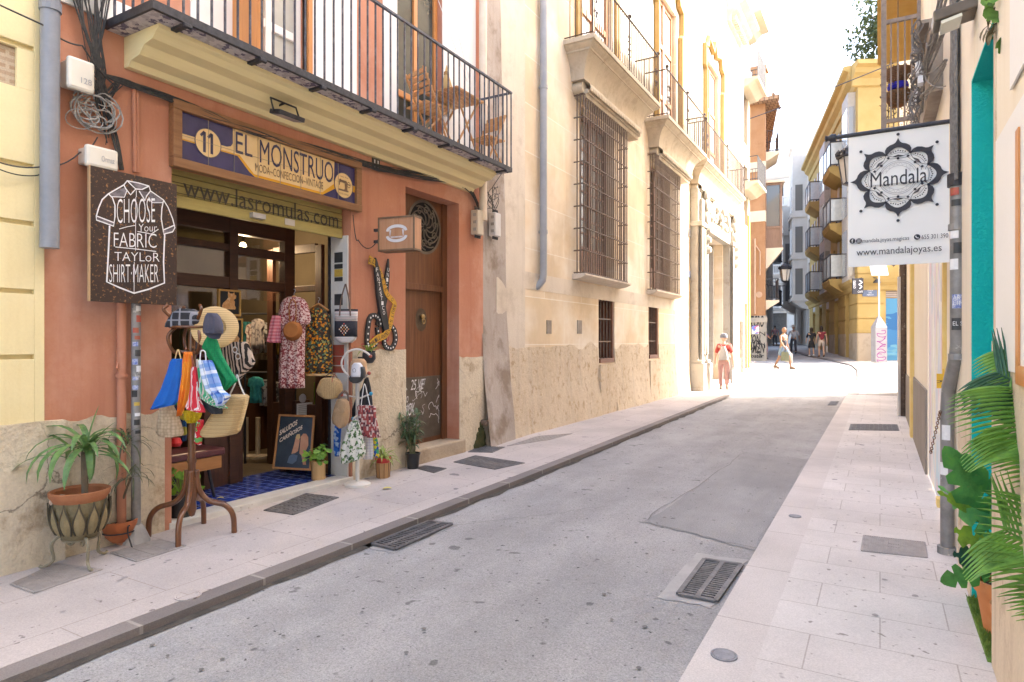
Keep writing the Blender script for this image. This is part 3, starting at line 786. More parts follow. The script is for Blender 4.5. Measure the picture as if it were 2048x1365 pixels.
# ---------------- the room behind the opening
room = thing('shop_interior', 'dim shop room with beige walls and a dark wooden glazed partition behind the opening', 'interior', (XL-2, (OU0+OU1)/2, .1))
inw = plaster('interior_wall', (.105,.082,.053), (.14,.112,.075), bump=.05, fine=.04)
I0, I1 = OU0-.5, DU0-.1
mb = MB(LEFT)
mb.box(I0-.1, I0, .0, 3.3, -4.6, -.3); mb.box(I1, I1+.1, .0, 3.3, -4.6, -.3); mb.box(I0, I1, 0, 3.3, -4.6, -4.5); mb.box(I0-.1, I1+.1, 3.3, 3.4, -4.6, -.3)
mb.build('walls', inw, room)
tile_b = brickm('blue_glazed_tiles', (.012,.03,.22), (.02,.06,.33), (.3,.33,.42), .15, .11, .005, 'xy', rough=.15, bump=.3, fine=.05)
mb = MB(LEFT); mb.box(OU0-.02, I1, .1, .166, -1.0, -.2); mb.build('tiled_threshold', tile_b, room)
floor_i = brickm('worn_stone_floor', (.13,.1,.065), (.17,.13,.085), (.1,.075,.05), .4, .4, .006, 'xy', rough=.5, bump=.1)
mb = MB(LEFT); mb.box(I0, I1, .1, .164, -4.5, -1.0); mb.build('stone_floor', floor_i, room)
mb = MB(LEFT); W_ = -.85
def PW(px, py, w_=W_): return LF(px, py, w_)
def vpost(px, wd, v0=.17, v1=3.2, w_=W_): u = PW(px, 500, w_)[0]; mb.box(u-wd/2, u+wd/2, v0, v1, w_-.05, w_+.05)
vpost(462, .1); vpost(574, .14); 
ua, ub = OU0-.4, PW(460,500)[0]; uc, ud = PW(468,500)[0], PW(570,500)[0]
for py, h in ((488,.07),(562,.12)): v = PW(400,py)[1]; mb.box(ua, ub-.02, v-h/2, v+h/2, W_-.04, W_+.04)
for py, h in ((508,.09),(572,.1)): v = PW(520,py)[1]; mb.box(uc+.02, ud-.02, v-h/2, v+h/2, W_-.04, W_+.04)
mb.box(ua, ud, 2.72, 3.25, W_-.045, W_+.045)
part = mb.build('glazed_partition', brown_wh, room, bevel=.006)
mb = MB(LEFT); vb = PW(455,775)[1]; u2 = PW(482,900)[0]
mb.box(PW(405,800)[0], u2, .166, vb, W_-.06, W_+.03); mb.build('lower_panel', brown_w, part)
mb = MB(LEFT); mb.box(ua, ub-.05, PW(400,640)[1], 3.0, W_-.004, W_+.004); mb.box(uc+.05, ud-.06, PW(500,600)[1], 3.0, W_-.004, W_+.004)
gm_, gt_, gb_ = _new('clear_glass'); tr_ = gt_.nodes.new('ShaderNodeBsdfTransparent'); gl_ = gt_.nodes.new('ShaderNodeBsdfGlossy'); gl_.inputs['Roughness'].default_value = .03; mx_ = gt_.nodes.new('ShaderNodeMixShader'); mx_.inputs[0].default_value = .1
gt_.links.new(tr_.outputs[0], mx_.inputs[1]); gt_.links.new(gl_.outputs[0], mx_.inputs[2]); gt_.links.new(mx_.outputs[0], gt_.nodes['Material Output'].inputs[0])
mb.build('pane', gm_, part)
# open door leaf on the right: perpendicular to the street
mb = MB(LEFT); uo = PW(585,500)[0]+.1
for w0, w1 in ((-1.4,-1.3),(-.6,-.5)): mb.box(uo, uo+.05, .17, 2.7, w0, w1)
for v0, v1 in ((.17,.9),(1.62,1.8),(2.18,2.25),(2.62,2.72)): mb.box(uo+.002, uo+.048, v0, v1, -1.3, -.6)
mb.build('open_door', brown_w, room, bevel=.005)
mb = MB(LEFT); uw = PW(660,600,-.45)[0]
mb.box(PW(590,700,-.75)[0], OU1+.12, .166, .95, -.82, -.75); mb.box(PW(655,620,-.6)[0], PW(672,620,-.6)[0], .17, 1.95, -.66, -.55); mb.box(PW(592,620,-.7)[0], PW(668,620,-.7)[0], 1.86, 1.98, -.76, -.7)
mb.build('shop_window_frame', brown_w, room, bevel=.005)
white_p = mat('white_post_paint', (.72,.71,.68), (.62,.6,.56), scale=4, rough=.5, spot=(.35,.3,.28), sscale=14, slo=.66, shi=.7)
mb = MB(LEFT); wu0, wu1 = LF(686,600,-.16)[0], LF(701,600,-.16)[0]
mb.box(OU1-.02, OU1+.002, .17, 2.75, -.275, -.035); wp = mb.build('white_door_post', white_p, room)
st_bk = mat('sticker_black', (.03,.03,.03), (.06,.06,.06), rough=.5); st_ye = mat('sticker_yellow', (.6,.45,.08), (.5,.3,.06), rough=.5, scale=40); st_rd = mat('sticker_red', (.45,.06,.05), (.3,.12,.06), scale=30, rough=.5)
for (y0, y1, m_) in ((508,528,st_bk),(531,540,st_bk),(541,556,st_ye),(557,565,st_bk),(590,612,st_bk)):
    v0, v1 = LF(693,y1,-.165)[1], LF(693,y0,-.165)[1]; mb = MB(LEFT)
    mb.box(OU1-.0235, OU1-.02, v0, v1, -.22, -.1)
    mb.build('sticker', m_, wp)
for (y0, y1) in ((690,712),(713,730),(732,745)):
    v0, v1 = LF(693,y1,-.165)[1], LF(693,y0,-.165)[1]; mb = MB(LEFT); mb.box(OU1-.0235, OU1-.02, v0, v1, -.24, -.08); mb.build('sticker', st_rd, wp)
# bulb
bp = LF(486, 492, -1.5); B = Vector((XL-1.5, bp[0], bp[1]))
lamp = thing('hanging_bulb', 'lit bare bulb on a cord inside the shop', 'lamp', B)
mb = MB(); mb.ball(B, .035, 12, (1,1,1.2)); mb.build('bulb', emis('bulb_glow', (1,.72,.35), 9), lamp, sm=True)
mb = MB(); mb.tube([B+Vector((0,0,.05)), (B.x, B.y, 3.3)], .006, 6); mb.tube([B+Vector((0,0,.035)), B+Vector((0,0,.1))], .018, 8); mb.build('cord', black_fe, lamp)
ld = bpy.data.lights.new('bulb_light', 'POINT'); ld.energy = 9; ld.color = (1,.72,.42); ld.shadow_soft_size = .04
lo_ = bpy.data.objects.new('bulb_light', ld); COL.objects.link(lo_); lo_.parent = lamp; lo_.location = (.0,0,-.08)
# ================================================================== PALACE
PAL = frameX(XP)
def PF(px, py, w_=0.): p = onX(px, py, XP+w_); return p.y, p.z
ash = brickm('palace_ashlar', (.68,.54,.36), (.74,.61,.44), (.8,.73,.62), 1.55, .78, .009, 'yz', bump=.05, fine=.08)
def _wash():
    t = ash.node_tree; b = t.nodes['Principled BSDF']; old = b.inputs['Base Color'].links[0].from_socket; co = coord(t)
    f = ramp(t, noise_f(t, co, .55, 7, .62), [(.46, (0,0,0)), (.62, (.8,)*3)]); c = mixc(t, f, old, (.8,.73,.62))
    f2 = ramp(t, noise_f(t, coord(t, (4,4,.4)), 1.3, 6, .62), [(.55, (0,0,0)), (.75, (.45,)*3)]); c = mixc(t, f2, c, (.56,.41,.25))
    t.links.new(c, b.inputs['Base Color'])
_wash()
pale = plaster('palace_pale_stone', (.62,.54,.43), (.7,.62,.52), patch=(.5,.42,.33), pscale=2, plo=.5, phi=.7, bump=.25, fine=.1, streak=.3, streakc=(.4,.34,.28))
base_st = plaster('palace_eroded_stone', (.6,.49,.35), (.72,.62,.48), patch=(.44,.32,.2), pscale=6.5, plo=.53, phi=.66, streak=.35, streakc=(.34,.3,.26), bump=1.0, bscale=9, fine=.3)
grey_pl = plaster('grey_corner_plaster', (.4,.34,.29), (.5,.44,.39), patch=(.28,.22,.17), pscale=1.6, streak=.5, streakc=(.24,.19,.15), bump=.35, bscale=16, fine=.15)
carve = plaster('carved_limestone', (.5,.43,.33), (.58,.51,.41), patch=(.33,.27,.2), pscale=2.2, plo=.5, phi=.75, streak=.4, streakc=(.26,.21,.16), bump=.3, fine=.12)
UE2 = UE; PE = 27.2
pal = thing('palace', 'ochre ashlar palace with caged windows, stone balconies and a carved portal', 'building', (XP, (UE2+PE)/2, 0))
def hole(px0, px1, y0, y1, d=.3):
    a, b = PF(px0,(y0+y1)/2)[0], PF(px1,(y0+y1)/2)[0]; return (a, b, PF(px0,y1)[1], PF(px0,y0)[1], d)
low1 = hole(1197,1229,591,727,.35); low2 = hole(1297,1317,607,718,.35)
W1 = (11.15,12.95,2.95,6.1,.3); W2 = (15.45,17.2,2.95,6.1,.3)
D1 = (11.25,12.9,7.06,10.7,.25); D2 = (16.1,17.8,7.06,10.7,.25); D3 = (21.3,23.3,7.06,10.95,.25)
PO = (20.4,23.87,-.1,5.1,.9)
mb = MB(PAL); wallsheet(mb, UE2, PE, -.1, 14.2, [low1,low2,W1,W2,D1,D2,D3,PO])
mb.box(UE2, PE, 14.1, 14.2, -6, -.01); mb.box(UE2, UE2+.02, 0, 14.2, -6, -.01); mb.box(PE-.02, PE, 0, 14.2, -6, -.01)
mb.build('wall', ash, pal)
upw = plaster('palace_upper_render', (.45,.4,.31), (.52,.465,.37), patch=(.36,.3,.21), pscale=1.5, plo=.55, phi=.7, bump=.1, fine=.05)
mb = MB(PAL); wallsheet(mb, 13.6, 26.9, 7.2, 13.9, [(h[0]-.02,h[1]+.02,h[2],h[3]+.02,.006) for h in (D2,D3)], .004, .006); mb.build('upper_render', upw, pal)
# base with a slight batter
vb0 = PF(1100,690)[1]
mb = MB(PAL)
def batter(u0, u1):
    n = 22; m = 8
    def fn(a, b):
        u = lerp(u0,u1,a); v = lerp(-.05, vb0+.16*noise.noise(Vector((u*2.1,7,0)))-.03, b); w_ = .008+.1*(1-b)**2+.03*noise.noise(Vector((u*1.7, v*2.3, 0)))*(1-b**3); return (u, v, max(w_, .006))
    mb.grid(fn, n, m)
ws = [UE2+.02, low1[0], low1[1], low2[0], low2[1], 19.15]
for a, b, full in ((ws[0],ws[1],1),(ws[1],ws[2],0),(ws[2],ws[3],1),(ws[3],ws[4],0),(ws[4],ws[5],1)):
    if full: batter(a, b)
    else:
        t_ = low1[2]-.03
        mb.box(a, b, -.05, t_, 0, .06)
mb.build('eroded_base', base_st, pal, sm='auto')
# grey battered corner strip beside the shop house, white corner band, string course
mb = MB(PAL)
def fn(a, b):
    u = lerp(UE2-.02, lerp(8.5, 8.1, b), a); v = lerp(-.05, 9.5, b); return (u, v, .012+.2*max(0,1-b*4.2)**1.5*(1-a*.4)+.02*noise.noise(Vector((u*2,v*1.1,4))))
mb.grid(fn, 6, 40); mb.build('grey_corner', grey_pl, pal, sm=True)
mb = MB(PAL); mb.box(8.12, 9.0, 1.5, 12, 0, .006); mb.box(9.0, 19, PF(1100,585)[1], PF(1100,553)[1], 0, .005); mb.build('corner_band', pale, pal)
# small iron vent plates in the wall
for px in (1097, 1158):
    a, b = PF(px-4,655)[0], PF(px+5,655)[0]; v0, v1 = PF(px,668)[1], PF(px,641)[1]
    mb = MB(PAL); mb.box(a,b,v0,v1,0,.012); mb.build('vent_plate', mat('vent_grey', (.24,.2,.16), (.34,.29,.24), rough=.7), pal)
# low windows: brown frame, bars
brown_p = mat('brown_paint', (.15,.06,.035), (.2,.085,.05), scale=5, rough=.5)
bar_m = mat('grille_brown_iron', (.12,.085,.065), (.19,.14,.11), scale=20, rough=.6, metal=.3)
for h, lab in ((low1,'low barred window'),(low2,'low barred window')):
    a, b, c, d, D = h
    mb = MB(PAL)
    mb.box(a, a+.07, c, d, -.3, -.02); mb.box(b-.07, b, c, d, -.34, -.02); mb.box(a+.07, b-.07, d-.07, d, -.3, -.02); mb.box(a+.07, b-.07, c, c+.09, -.3, .015)
    wn = mb.build('window', brown_p, pal); 
    mb = MB(PAL); mb.box(a+.05, b-.05, c+.05, d-.05, -.33, -.3); mb.build('pane', glass('low_pane', dark=(.05,.05,.055), rough=.15), wn)
    mb = MB(PAL)
    for i in range(5): u = lerp(a+.1, b-.1, i/4); mb.tube([(u,c+.06,-.07),(u,d-.05,-.07)], .012, 6)
    for f in (.32, .66): mb.box(a+.03, b-.03, lerp(c,d,f)-.012, lerp(c,d,f)+.012, -.085, -.055)
    mb.build('bars', bar_m, wn)
# caged tall windows
shutter_w = wood('window_brown_wood', (.14,.07,.045), (.22,.115,.075), 'z', rough=.55)
def caged(h, cu0, cu1):
    a, b, c, d, D = h
    mb = MB(PAL)
    mb.box(a, a+.09, c, d, -.26, -.16); mb.box(b-.09, b, c, d, -.26, -.16); mb.box((a+b)/2-.06,(a+b)/2+.06, c, d, -.27, -.15); mb.box(a+.09, b-.09, d-.1, d, -.25, -.17); mb.box(a+.09, b-.09, c, c+.55, -.25, -.17)
    n = 9
    for i in range(1, n): v = lerp(c+.55, d-.1, i/n); mb.box(a+.09, b-.09, v-.018, v+.018, -.245, -.2)
    for f in (.25, .75): u = lerp(a, b, f); mb.box(u-.018, u+.018, c+.55, d-.1, -.248, -.198)
    wn = mb.build('window', shutter_w, pal)
    mb = MB(PAL); mb.box(a+.06, b-.06, c+.5, d-.06, -.23, -.222); mb.build('pane', glass('cage_pane', dark=(.2,.19,.17), rough=.12), wn)
    mb = MB(PAL); c0, c1, W = 2.87, 6.2, .2
    n = 21
    for i in range(n+1):
        u = lerp(cu0, cu1, i/n); mb.tube([(u,c0,W),(u,c1,W)], .012, 6)
    for i in range(1, 3):
        for u in (cu0, cu1): mb.tube([(u,c0,W*i/3),(u,c1,W*i/3)], .012, 6)
    m = 8
    for j in range(m+1):
        v = lerp(c0+.02, c1-.02, j/m)
        mb.tube([(cu0,v,0),(cu0,v,W+.008),(cu1,v,W+.008),(cu1,v,0)], .013, 6)
        for i in range(0, n+1):
            u = lerp(cu0, cu1, i/n); mb.ball((u, v, W+.004), .021, 6)
    for i in range(n+1):
        u = lerp(cu0, cu1, i/n); mb.tube([(u,c1,W),(u,c1+.02,0)], .01, 5)
    mb.build('cage', bar_m, wn)
    mb = MB(PAL); mb.sweep([(0,c0-.11),(.16,c0-.09),(.27,c0-.04),(.27,c0-.005),(0,c0-.005)], cu0-.08, cu1+.08); mb.build('sill', pale, wn, bevel=.006)
caged(W1, 10.9, 13.22); caged(W2, 15.25, 17.45)
# balconies: slab, cove, gadroon moulding, railing
def gadroon(u0, u1, v, w0, r, m, parent, name='gadroon_moulding'):
    mb = MB(PAL); n = int((u1-u0)/.13)
    def fn(a, b):
        u = lerp(u0, u1, a); ph = (a*n+b*.9) % 1; rr = r*(.72+.28*math.sin(math.pi*ph)**.6); th = lerp(-.4, math.pi*.62, b)
        return (u, v+rr*math.sin(th)-.02, w0+rr*math.cos(th))
    mb.grid(fn, n*6, 8); mb.box(u0, u1, v-.1, v-.03, 0, w0+r*.55); mb.box(u0, u1, v-.17, v-.1, 0, w0+r*.2)
    for ue in (u0, u1): mb.tube([(ue,v,0),(ue,v,w0)], r*.95, 10)
    return mb.build(name, m, parent, sm='auto')
def balcony(u0, u1, zt, lab, span):
    w1 = .595
    mb = MB(PAL); prof = [(0,zt-.62),(.26,zt-.62),(.27,zt-.5),(.3,zt-.4),(.36,zt-.29),(.45,zt-.2),(.47,zt-.2),(.47,zt-.165),(.53,zt-.13),(.56,zt-.1),(.56,zt-.08),(w1,zt-.08),(w1,zt),(0,zt)]
    n = len(prof); rings = []
    for (q, v) in prof:      # mitred ends: the profile also returns to the wall at both sides
        e = w1-q; rings.append([mb.v(u0+e, v, 0), mb.v(u0+e, v, q), mb.v(u1-e, v, q), mb.v(u1-e, v, 0)])
    for A, B in zip(rings, rings[1:]):
        for i in range(3): mb.face((A[i], A[i+1], B[i+1], B[i]))
    sl = mb.build('balcony_slab', carve, pal, sm='auto')
    gadroon(u0+.5, u1-.5, zt-.72, .2, .13, carve, sl)
    mb = MB(PAL); zr_ = zt+1.1; wf = w1-.05; a, b = u0+.05, u1-.05
    for (p, q) in (((a,0),(a,wf)),((a,wf),(b,wf)),((b,wf),(b,0))):
        for v in (zt+.05, zr_): mb.tube([(p[0],v,p[1]),(q[0],v,q[1])], .018 if v == zr_ else .013, 6)
    n = int((b-a)/.105)
    for i in range(n+1): u = lerp(a,b,i/n); mb.tube([(u,zt,wf),(u,zr_,wf)], .0085, 5)
    for i in range(1,5):
        for u in (a,b): mb.tube([(u,zt,wf*i/5),(u,zr_,wf*i/5)], .0085, 5)
    for u in (a, b, (a+b)/2):
        mb.ball((u,zr_+.06,wf), .045, 10); mb.tube([(u,zt,wf),(u,zr_+.03,wf)], .016, 6)
    for u in (a+.16, (a+b)/2, b-.16):
        for sg in (1,-1):
            for dv in (.42,.68): mb.tube([(u+sg*(.05+.05*math.cos(x*.6)), zt+dv+.07*math.sin(x*.6), wf+.005) for x in range(10)], .008, 5)
    r = mb.build('balcony_railing', mat('brown_rail_iron', (.05,.03,.02), (.085,.055,.04), scale=14, rough=.6, metal=.2), pal)
    return sl
balcony(10.44, 14.4, 7.03, 'first', 0); balcony(15.0, 18.85, 7.0, 'second', 0); balcony(18.95, 25.1, 6.95, 'third', 0)
ochre = mat('ochre_moulding', (.34,.2,.055), (.4,.25,.08), scale=3, rough=.8, bump=.1)
dw = wood('balcony_door_wood', (.3,.14,.07), (.4,.2,.1), 'z', rough=.5)
for h in (D1, D2, D3):
    a, b, c, d, D = h; mid = (a+b)/2
    mb = MB(PAL)
    for u0, u1 in ((a,a+.12),(mid-.07,mid+.07),(b-.12,b)): mb.box(u0,u1,c,d,-.2,-.1)
    for v in (c, c+1.0, c+2.35, d-.12): mb.box(a+.12, b-.12, v, v+.12, -.195, -.11)
    dn = mb.build('window', dw, pal)
    mb = MB(PAL); mb.box(a+.08, b-.08, c+.06, d-.06, -.16, -.15); mb.build('pane', mat('curtain_pane', (.6,.6,.58), (.7,.7,.69), scale=2, rough=.1, spec=.7), dn)
    if h is not D1:
        e = .26; pts = [(a-e,c-.0),(a-e,d-.55),(a-e-.12,d-.45),(a-e-.12,d+.2),(a-.05,d+.3),(a+.12,d+.62),(mid-.2,d+.42),(mid,d+.78),(mid+.2,d+.42),(b-.12,d+.62),(b+.05,d+.3),(b+e+.12,d+.2),(b+e+.12,d-.45),(b+e,d-.55),(b+e,c)]
        for k_, (p, q) in enumerate(zip(pts, pts[1:])): pass
        mb = MB(PAL)
        mb.tube([(p[0],p[1],.04) for p in pts], .1, 6); mb.build('moulded_surround', ochre, dn)
    else:
        mb = MB(PAL); mb.box(a-.3,a-.08,c,d,0,.06); mb.box(b+.08,b+.3,c,d,0,.06); mb.build('moulded_surround', ochre, dn)
# cornice
mb = MB(PAL); mb.sweep([(0,13.5),(.12,13.55),(.15,13.75),(.4,13.9),(.45,14.05),(.7,14.15),(.7,14.3),(0,14.3)], 24.6, PE+.2)
n = 14
for i in range(n): u = 24.8+i*.18; mb.box(u, u+.09, 13.62, 13.78, .14, .3)
mb.build('cornice', pale, pal)
# portal: pilasters, jamb, door leaves, carved frieze
lime = plaster('portal_limestone', (.4,.365,.305), (.47,.435,.375), patch=(.28,.235,.18), pscale=3, plo=.52, phi=.75, bump=.25, fine=.1)
for u0, u1 in ((19.25,20.38),(23.9,25.1)):
    mb = MB(PAL)
    mb.box(u0, u1, .0, .95, 0, .42); mb.box(u0+.06, u1-.06, .95, 6.2, 0, .24); mb.box(u0+.2, u1-.2, 1.0, 5.9, .24, .33); mb.box(u0+.02, u1-.02, .95, 1.05, .0, .36); mb.box(u0, u1, 5.05, 5.2, 0, .38)
    for k_ in range(3): mb.box(u0+.06+.3*k_, u0+.24+.3*k_, 1.2, 5.0, .33, .37)
    mb.build('portal_pilaster', lime, pal, bevel=.03)
mb = MB(PAL); mb.sweep([(0,5.1),(.25,5.1),(.28,5.25),(.22,5.3),(.22,5.5),(0,5.5)], 20.38, 23.9)
c0 = (20.4+23.87)/2
for k_ in range(40):
    x = rnd.uniform(-1.6,1.6); y = 5.55+(.62-.3*abs(x)/1.6)*rnd.random(); r = rnd.uniform(.07,.16); mb.ball((c0+x, y, .2), r, 8, (1,1,.8))
for sg in (-1,1):
    pts = [(c0+sg*(.05+1.6*t_), 6.2-.55*t_-.12*math.sin(t_*9), .28) for t_ in [i/16 for i in range(17)]]; mb.tube(pts, [.13-.05*i/16 for i in range(17)], 8)
    for v in (5.35, 5.75, 6.05): mb.tube([(c0+sg*2.2+.22*math.cos(x*.7)*(1-x*.05), v+.2*math.sin(x*.7)*(1-x*.05), .36) for x in range(16)], .06, 6)
    for v in (4.4, 4.7, 5.0): mb.ball((c0+sg*2.2, v, .38), .13, 8)
mb.build('portal_carving', lime, pal, sm='auto')
mb = MB(PAL); mb.box(19.2,25.1,.0,.2,-.6,.3); mb.build('portal_step', lime, pal, bevel=.02)
mb = MB(PAL); mb.box(20.42, 20.5, .2, 5.08, -.85, -.1); mb.box(20.5, 21.1, .2, 5.08, -.95, -.87)
for v in (.5,1.6,2.9,4.1): mb.box(20.58,21.02,v,v+.85,-.87,-.83)
mb2 = MB(PAL); mb2.box(23.72, 23.85, .2, 5.05, -.86, -.3); mb2.build('portal_door', lime, pal)
pd = mb.build('portal_door', wood('portal_door_wood', (.07,.042,.026), (.12,.075,.05), 'z', rough=.6), pal)
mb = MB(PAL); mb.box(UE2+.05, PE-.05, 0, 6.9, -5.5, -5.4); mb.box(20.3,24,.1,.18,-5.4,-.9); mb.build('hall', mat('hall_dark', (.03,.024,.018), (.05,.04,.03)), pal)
# number plate and street tile on the portal
mb = MB(PAL); u, v = PF(1378,466); mb.box(u-.12,u+.12,v-.12,v+.12,0,.02); mb.build('wall_plate', mat('plate_grey', (.45,.45,.45), (.35,.35,.36)), pal)
mb = MB(PAL); u, v = PF(1379,549); mb.box(u-.2,u+.2,v-.1,v+.1,0,.02); q = mb.build('wall_plate', mat('plate_blue', (.12,.2,.4), (.5,.52,.55), scale=30), pal)
# palace downpipe
dp = onX(1087, 300, XP+.08); zt = 10.5; zb = onX(1083, 548, XP+.08).z
gp = mat('grey_pipe_paint', (.3,.315,.34), (.36,.375,.4), scale=4, rough=.45, bump=.03)
t_ = thing('drainpipe', 'pale grey downpipe with a curved foot on the ochre palace wall', 'drainpipe', (XP+.08, dp.y, zb))
mb = MB(); mb.tube([(XP+.08,dp.y,zt),(XP+.08,dp.y,zb),(XP+.07,dp.y-.01,zb-.1),(XP+.0,dp.y-.06,zb-.2),(XP-.06,dp.y-.1,zb-.24)], .062, 12); mb.build('pipe', gp, t_, sm='auto')
for py in (174, 464):
    z = onX(1086, py, XP+.08).z; mb = MB(); mb.tube([(XP+.08,dp.y,z-.03),(XP+.08,dp.y,z+.03)], .071, 12); mb.box(XP,XP+.06,dp.y-.02,dp.y+.02,z-.015,z+.015); mb.build('bracket', gp, t_)
# cream pipe at the house boundary
cpx = LF(966, 60, .1)[0]
t_ = thing('drainpipe', 'cream downpipe where the terracotta house meets the palace, above the balcony', 'drainpipe', (XL+.1, cpx, 3.5))
mb = MB(); mb.tube([(XL+.1,cpx,3.3),(XL+.1,cpx,9)], .055, 12); mb.build('pipe', mat('cream_pipe', (.66,.55,.42), (.72,.62,.5), rough=.5), t_, sm='auto')
mb = MB(); mb.tube([(XL+.1,cpx,4.9),(XL+.1,cpx,5.0)], .066, 12); mb.box(XL, XL+.06, cpx-.02, cpx+.02, 4.93, 4.97); mb.build('bracket', MATS['cream_pipe'], t_)
# ================================================================== FAR END OF THE STREET
def ptXY(px, Y): k, v = kv(px, 682); return onY(px, 682, Y)
# narrow yellow-green house after the palace
nar = thing('narrow_house', 'narrow cream house with green-framed door and yellow strips just past the palace', 'building', (XP, 28, zr(28)))
N0, N1 = PE, 29.3
mb = MB(PAL); wallsheet(mb, N0, N1, -.1, 17, [(27.9,28.7,.4,3.2,.2),(27.8,28.8,6.5,9,.2),(27.8,28.8,9.9,12.2,.2)], .03, .2)
mb.box(N1-.02, N1, 0, 17, -5, .02); mb.box(N0,N1,16.9,17,-5,.02); mb.build('wall', plaster('cream_far', (.45,.4,.3), (.52,.46,.36), bump=.1), nar)
mb = MB(PAL); mb.box(27.5,27.8,.3,7,.03,.08); mb.box(28.8,29.1,.3,7,.03,.08); mb.build('yellow_strips', mat('yellow_strip', (.7,.55,.1), (.62,.5,.1)), nar)
mb = MB(PAL); mb.box(27.9,28.7,.4,3.2,-.18,-.1); mb.build('door', mat('green_door', (.12,.2,.12), (.2,.26,.2)), nar)
for z, h in ((8.1,1.0),(12.3,1.1)):
    a, b = N0-1.2 if z > 9 else N0-1.9, N1+.1
    mb = MB(PAL); mb.sweep([(0,z-.35),(.3,z-.3),(.55,z-.12),(.7,z-.1),(.7,z),(0,z)], N0+.05, b); sl = mb.build('balcony_slab', MATS['cream_far'], nar)
    mb = MB(PAL)
    for i in range(22): u = lerp(N0+.1,b-.05,i/21); mb.tube([(u,z,.66),(u,z+h,.66)], .012, 5)
    for i in range(1,5): mb.tube([(b-.05,z,.66*i/5),(b-.05,z+h,.66*i/5)], .012, 5)
    for v in (z+.08, z+h): mb.tube([(N0+.1,v,0),(N0+.1,v,.66),(b-.05,v,.66),(b-.05,v,0)], .018, 5)
    mb.build('balcony_railing', black_fe, nar)
for v in (6.5, 9.9):
    mb = MB(PAL); mb.box(27.8,28.8,v,v+2.3,-.17,-.1); mb.build('window', MATS['window_brown_wood'], nar)
mb = MB(PAL); mb.sweep([(0,14.5),(.3,14.6),(.5,14.85),(.8,14.9),(.8,15.1),(0,15.1)], N0+.02, N1+.1); mb.build('cornice', MATS['cream_far'], nar)
t_ = thing('drainpipe', 'white downpipe between the palace and the narrow cream house', 'drainpipe', (XP+.2, 26.95, .2))
mb = MB(PAL); mb.tube([(26.7,2.4,.16),(26.7,13.4,.16)], .07, 10); mb.build('pipe', mat('pale_pipe', (.6,.58,.55), (.55,.53,.5)), t_, sm='auto'); mb = MB(PAL); mb.tube([(26.7,.3,.16),(26.7,2.4,.16)], .09, 10); mb.build('foot', mat('iron_foot', (.2,.18,.16), (.3,.27,.24)), t_, sm='auto')
# orange house with graffiti
OY = 35.0; ox0 = onY(1470,700,OY).x; ox1 = onY(1530,700,OY).x; oz = zr(OY)
org = thing('orange_house', 'weathered orange house with a graffiti-covered stone base and overhanging eaves', 'building', ((ox0+ox1)/2, OY, oz))
ORF = frame_dir(ox1, OY, math.pi+0, 0)   # not used for the front: front faces the viewer (-Y)
FR = Matrix(((1,0,0,0),(0,0,-1,OY),(0,1,0,0),(0,0,0,1)))       # u = X, v = Z, w toward -Y
opl = plaster('orange_render_old', (.34,.18,.09), (.4,.225,.12), patch=(.29,.145,.07), pscale=.5, streak=.2, streakc=(.35,.2,.12), bump=.15, fine=.06)
zroof = onY(1500, 212, OY).z; gz = onY(1510,632,OY).z
AD = R_(11.2)
dx, dy = -math.sin(AD), math.cos(AD)
mb = MB()
mb.box(-14, ox1, OY, OY+.3, gz, zroof)
c = [(ox1,OY),(ox1+dx*14,OY+dy*14)]
mb.poly([(c[0][0],c[0][1],0),(c[1][0],c[1][1],0),(c[1][0],c[1][1],zroof),(c[0][0],c[0][1],zroof)]); mb.poly([(-14,OY,zroof-.05),(ox1,OY,zroof-.05),(c[1][0],c[1][1],zroof-.05),(-14,OY+14,zroof-.05)])
mb.build('wall', opl, org)
stone_g = plaster('graffiti_stone', (.3,.27,.22), (.36,.33,.28), patch=(.4,.34,.27), bump=.2, fine=.1)
mb = MB(); mb.box(-14, ox1+.06, OY-.05, OY+.25, oz-.5, gz-.002); mb.box(-14, ox1+.09, OY-.09, OY+.2, gz-.35, gz-.1); bs = mb.build('stone_base', stone_g, org)
mb = MB(); z = onY(1500,430,OY).z; mb.box(-14, ox1+.03, OY-.04, OY+.2, z-.4, z+.15); z2 = onY(1500,338,OY).z; mb.box(-14, ox1+.03, OY-.04, OY+.2, z2-.2, z2+.3); mb.build('floor_bands', plaster('band_stone', (.6,.5,.37), (.66,.57,.44)), org)
mb = MB(FR); gx0 = onY(1496,660,OY).x; gw = ox1-gx0
for (s_, y0, y1, a, b) in (('TECRO',655,632,.05,.95),('ZON',688,670,.0,.75),('AMZN',706,686,.05,1.0),('foster',716,708,.1,.95)):
    v0, v1 = onY(1510,y0,OY).z, onY(1510,y1,OY).z; mb.textbox(s_, gx0+a*gw, gx0+b*gw, v0, v1, .06, .2, .02)
for k_ in range(6):
    u, v = gx0+rnd.random()*gw*.8, onY(1510,rnd.uniform(645,712),OY).z; pts = [(u,v,0)]
    for i in range(7): u += rnd.uniform(-.05,.16); v += rnd.uniform(-.22,.22); pts.append((min(max(u,gx0),ox1),v,0))
    mb.stroke(spline(pts,4), .035, .057)
mb.build('graffiti', mat('graffiti_black', (.02,.02,.02), (.03,.03,.03)), bs)
mb = MB(FR); mb.box(gx0+.2,gx0+.55,onY(1510,668,OY).z,onY(1510,652,OY).z,.05,.062); mb.build('poster', cells('poster_far', [(.7,.7,.72),(.2,.25,.6),(.6,.15,.25),(.8,.8,.8)], 9), bs)
mb = MB(FR); z = onY(1512,590,OY).z
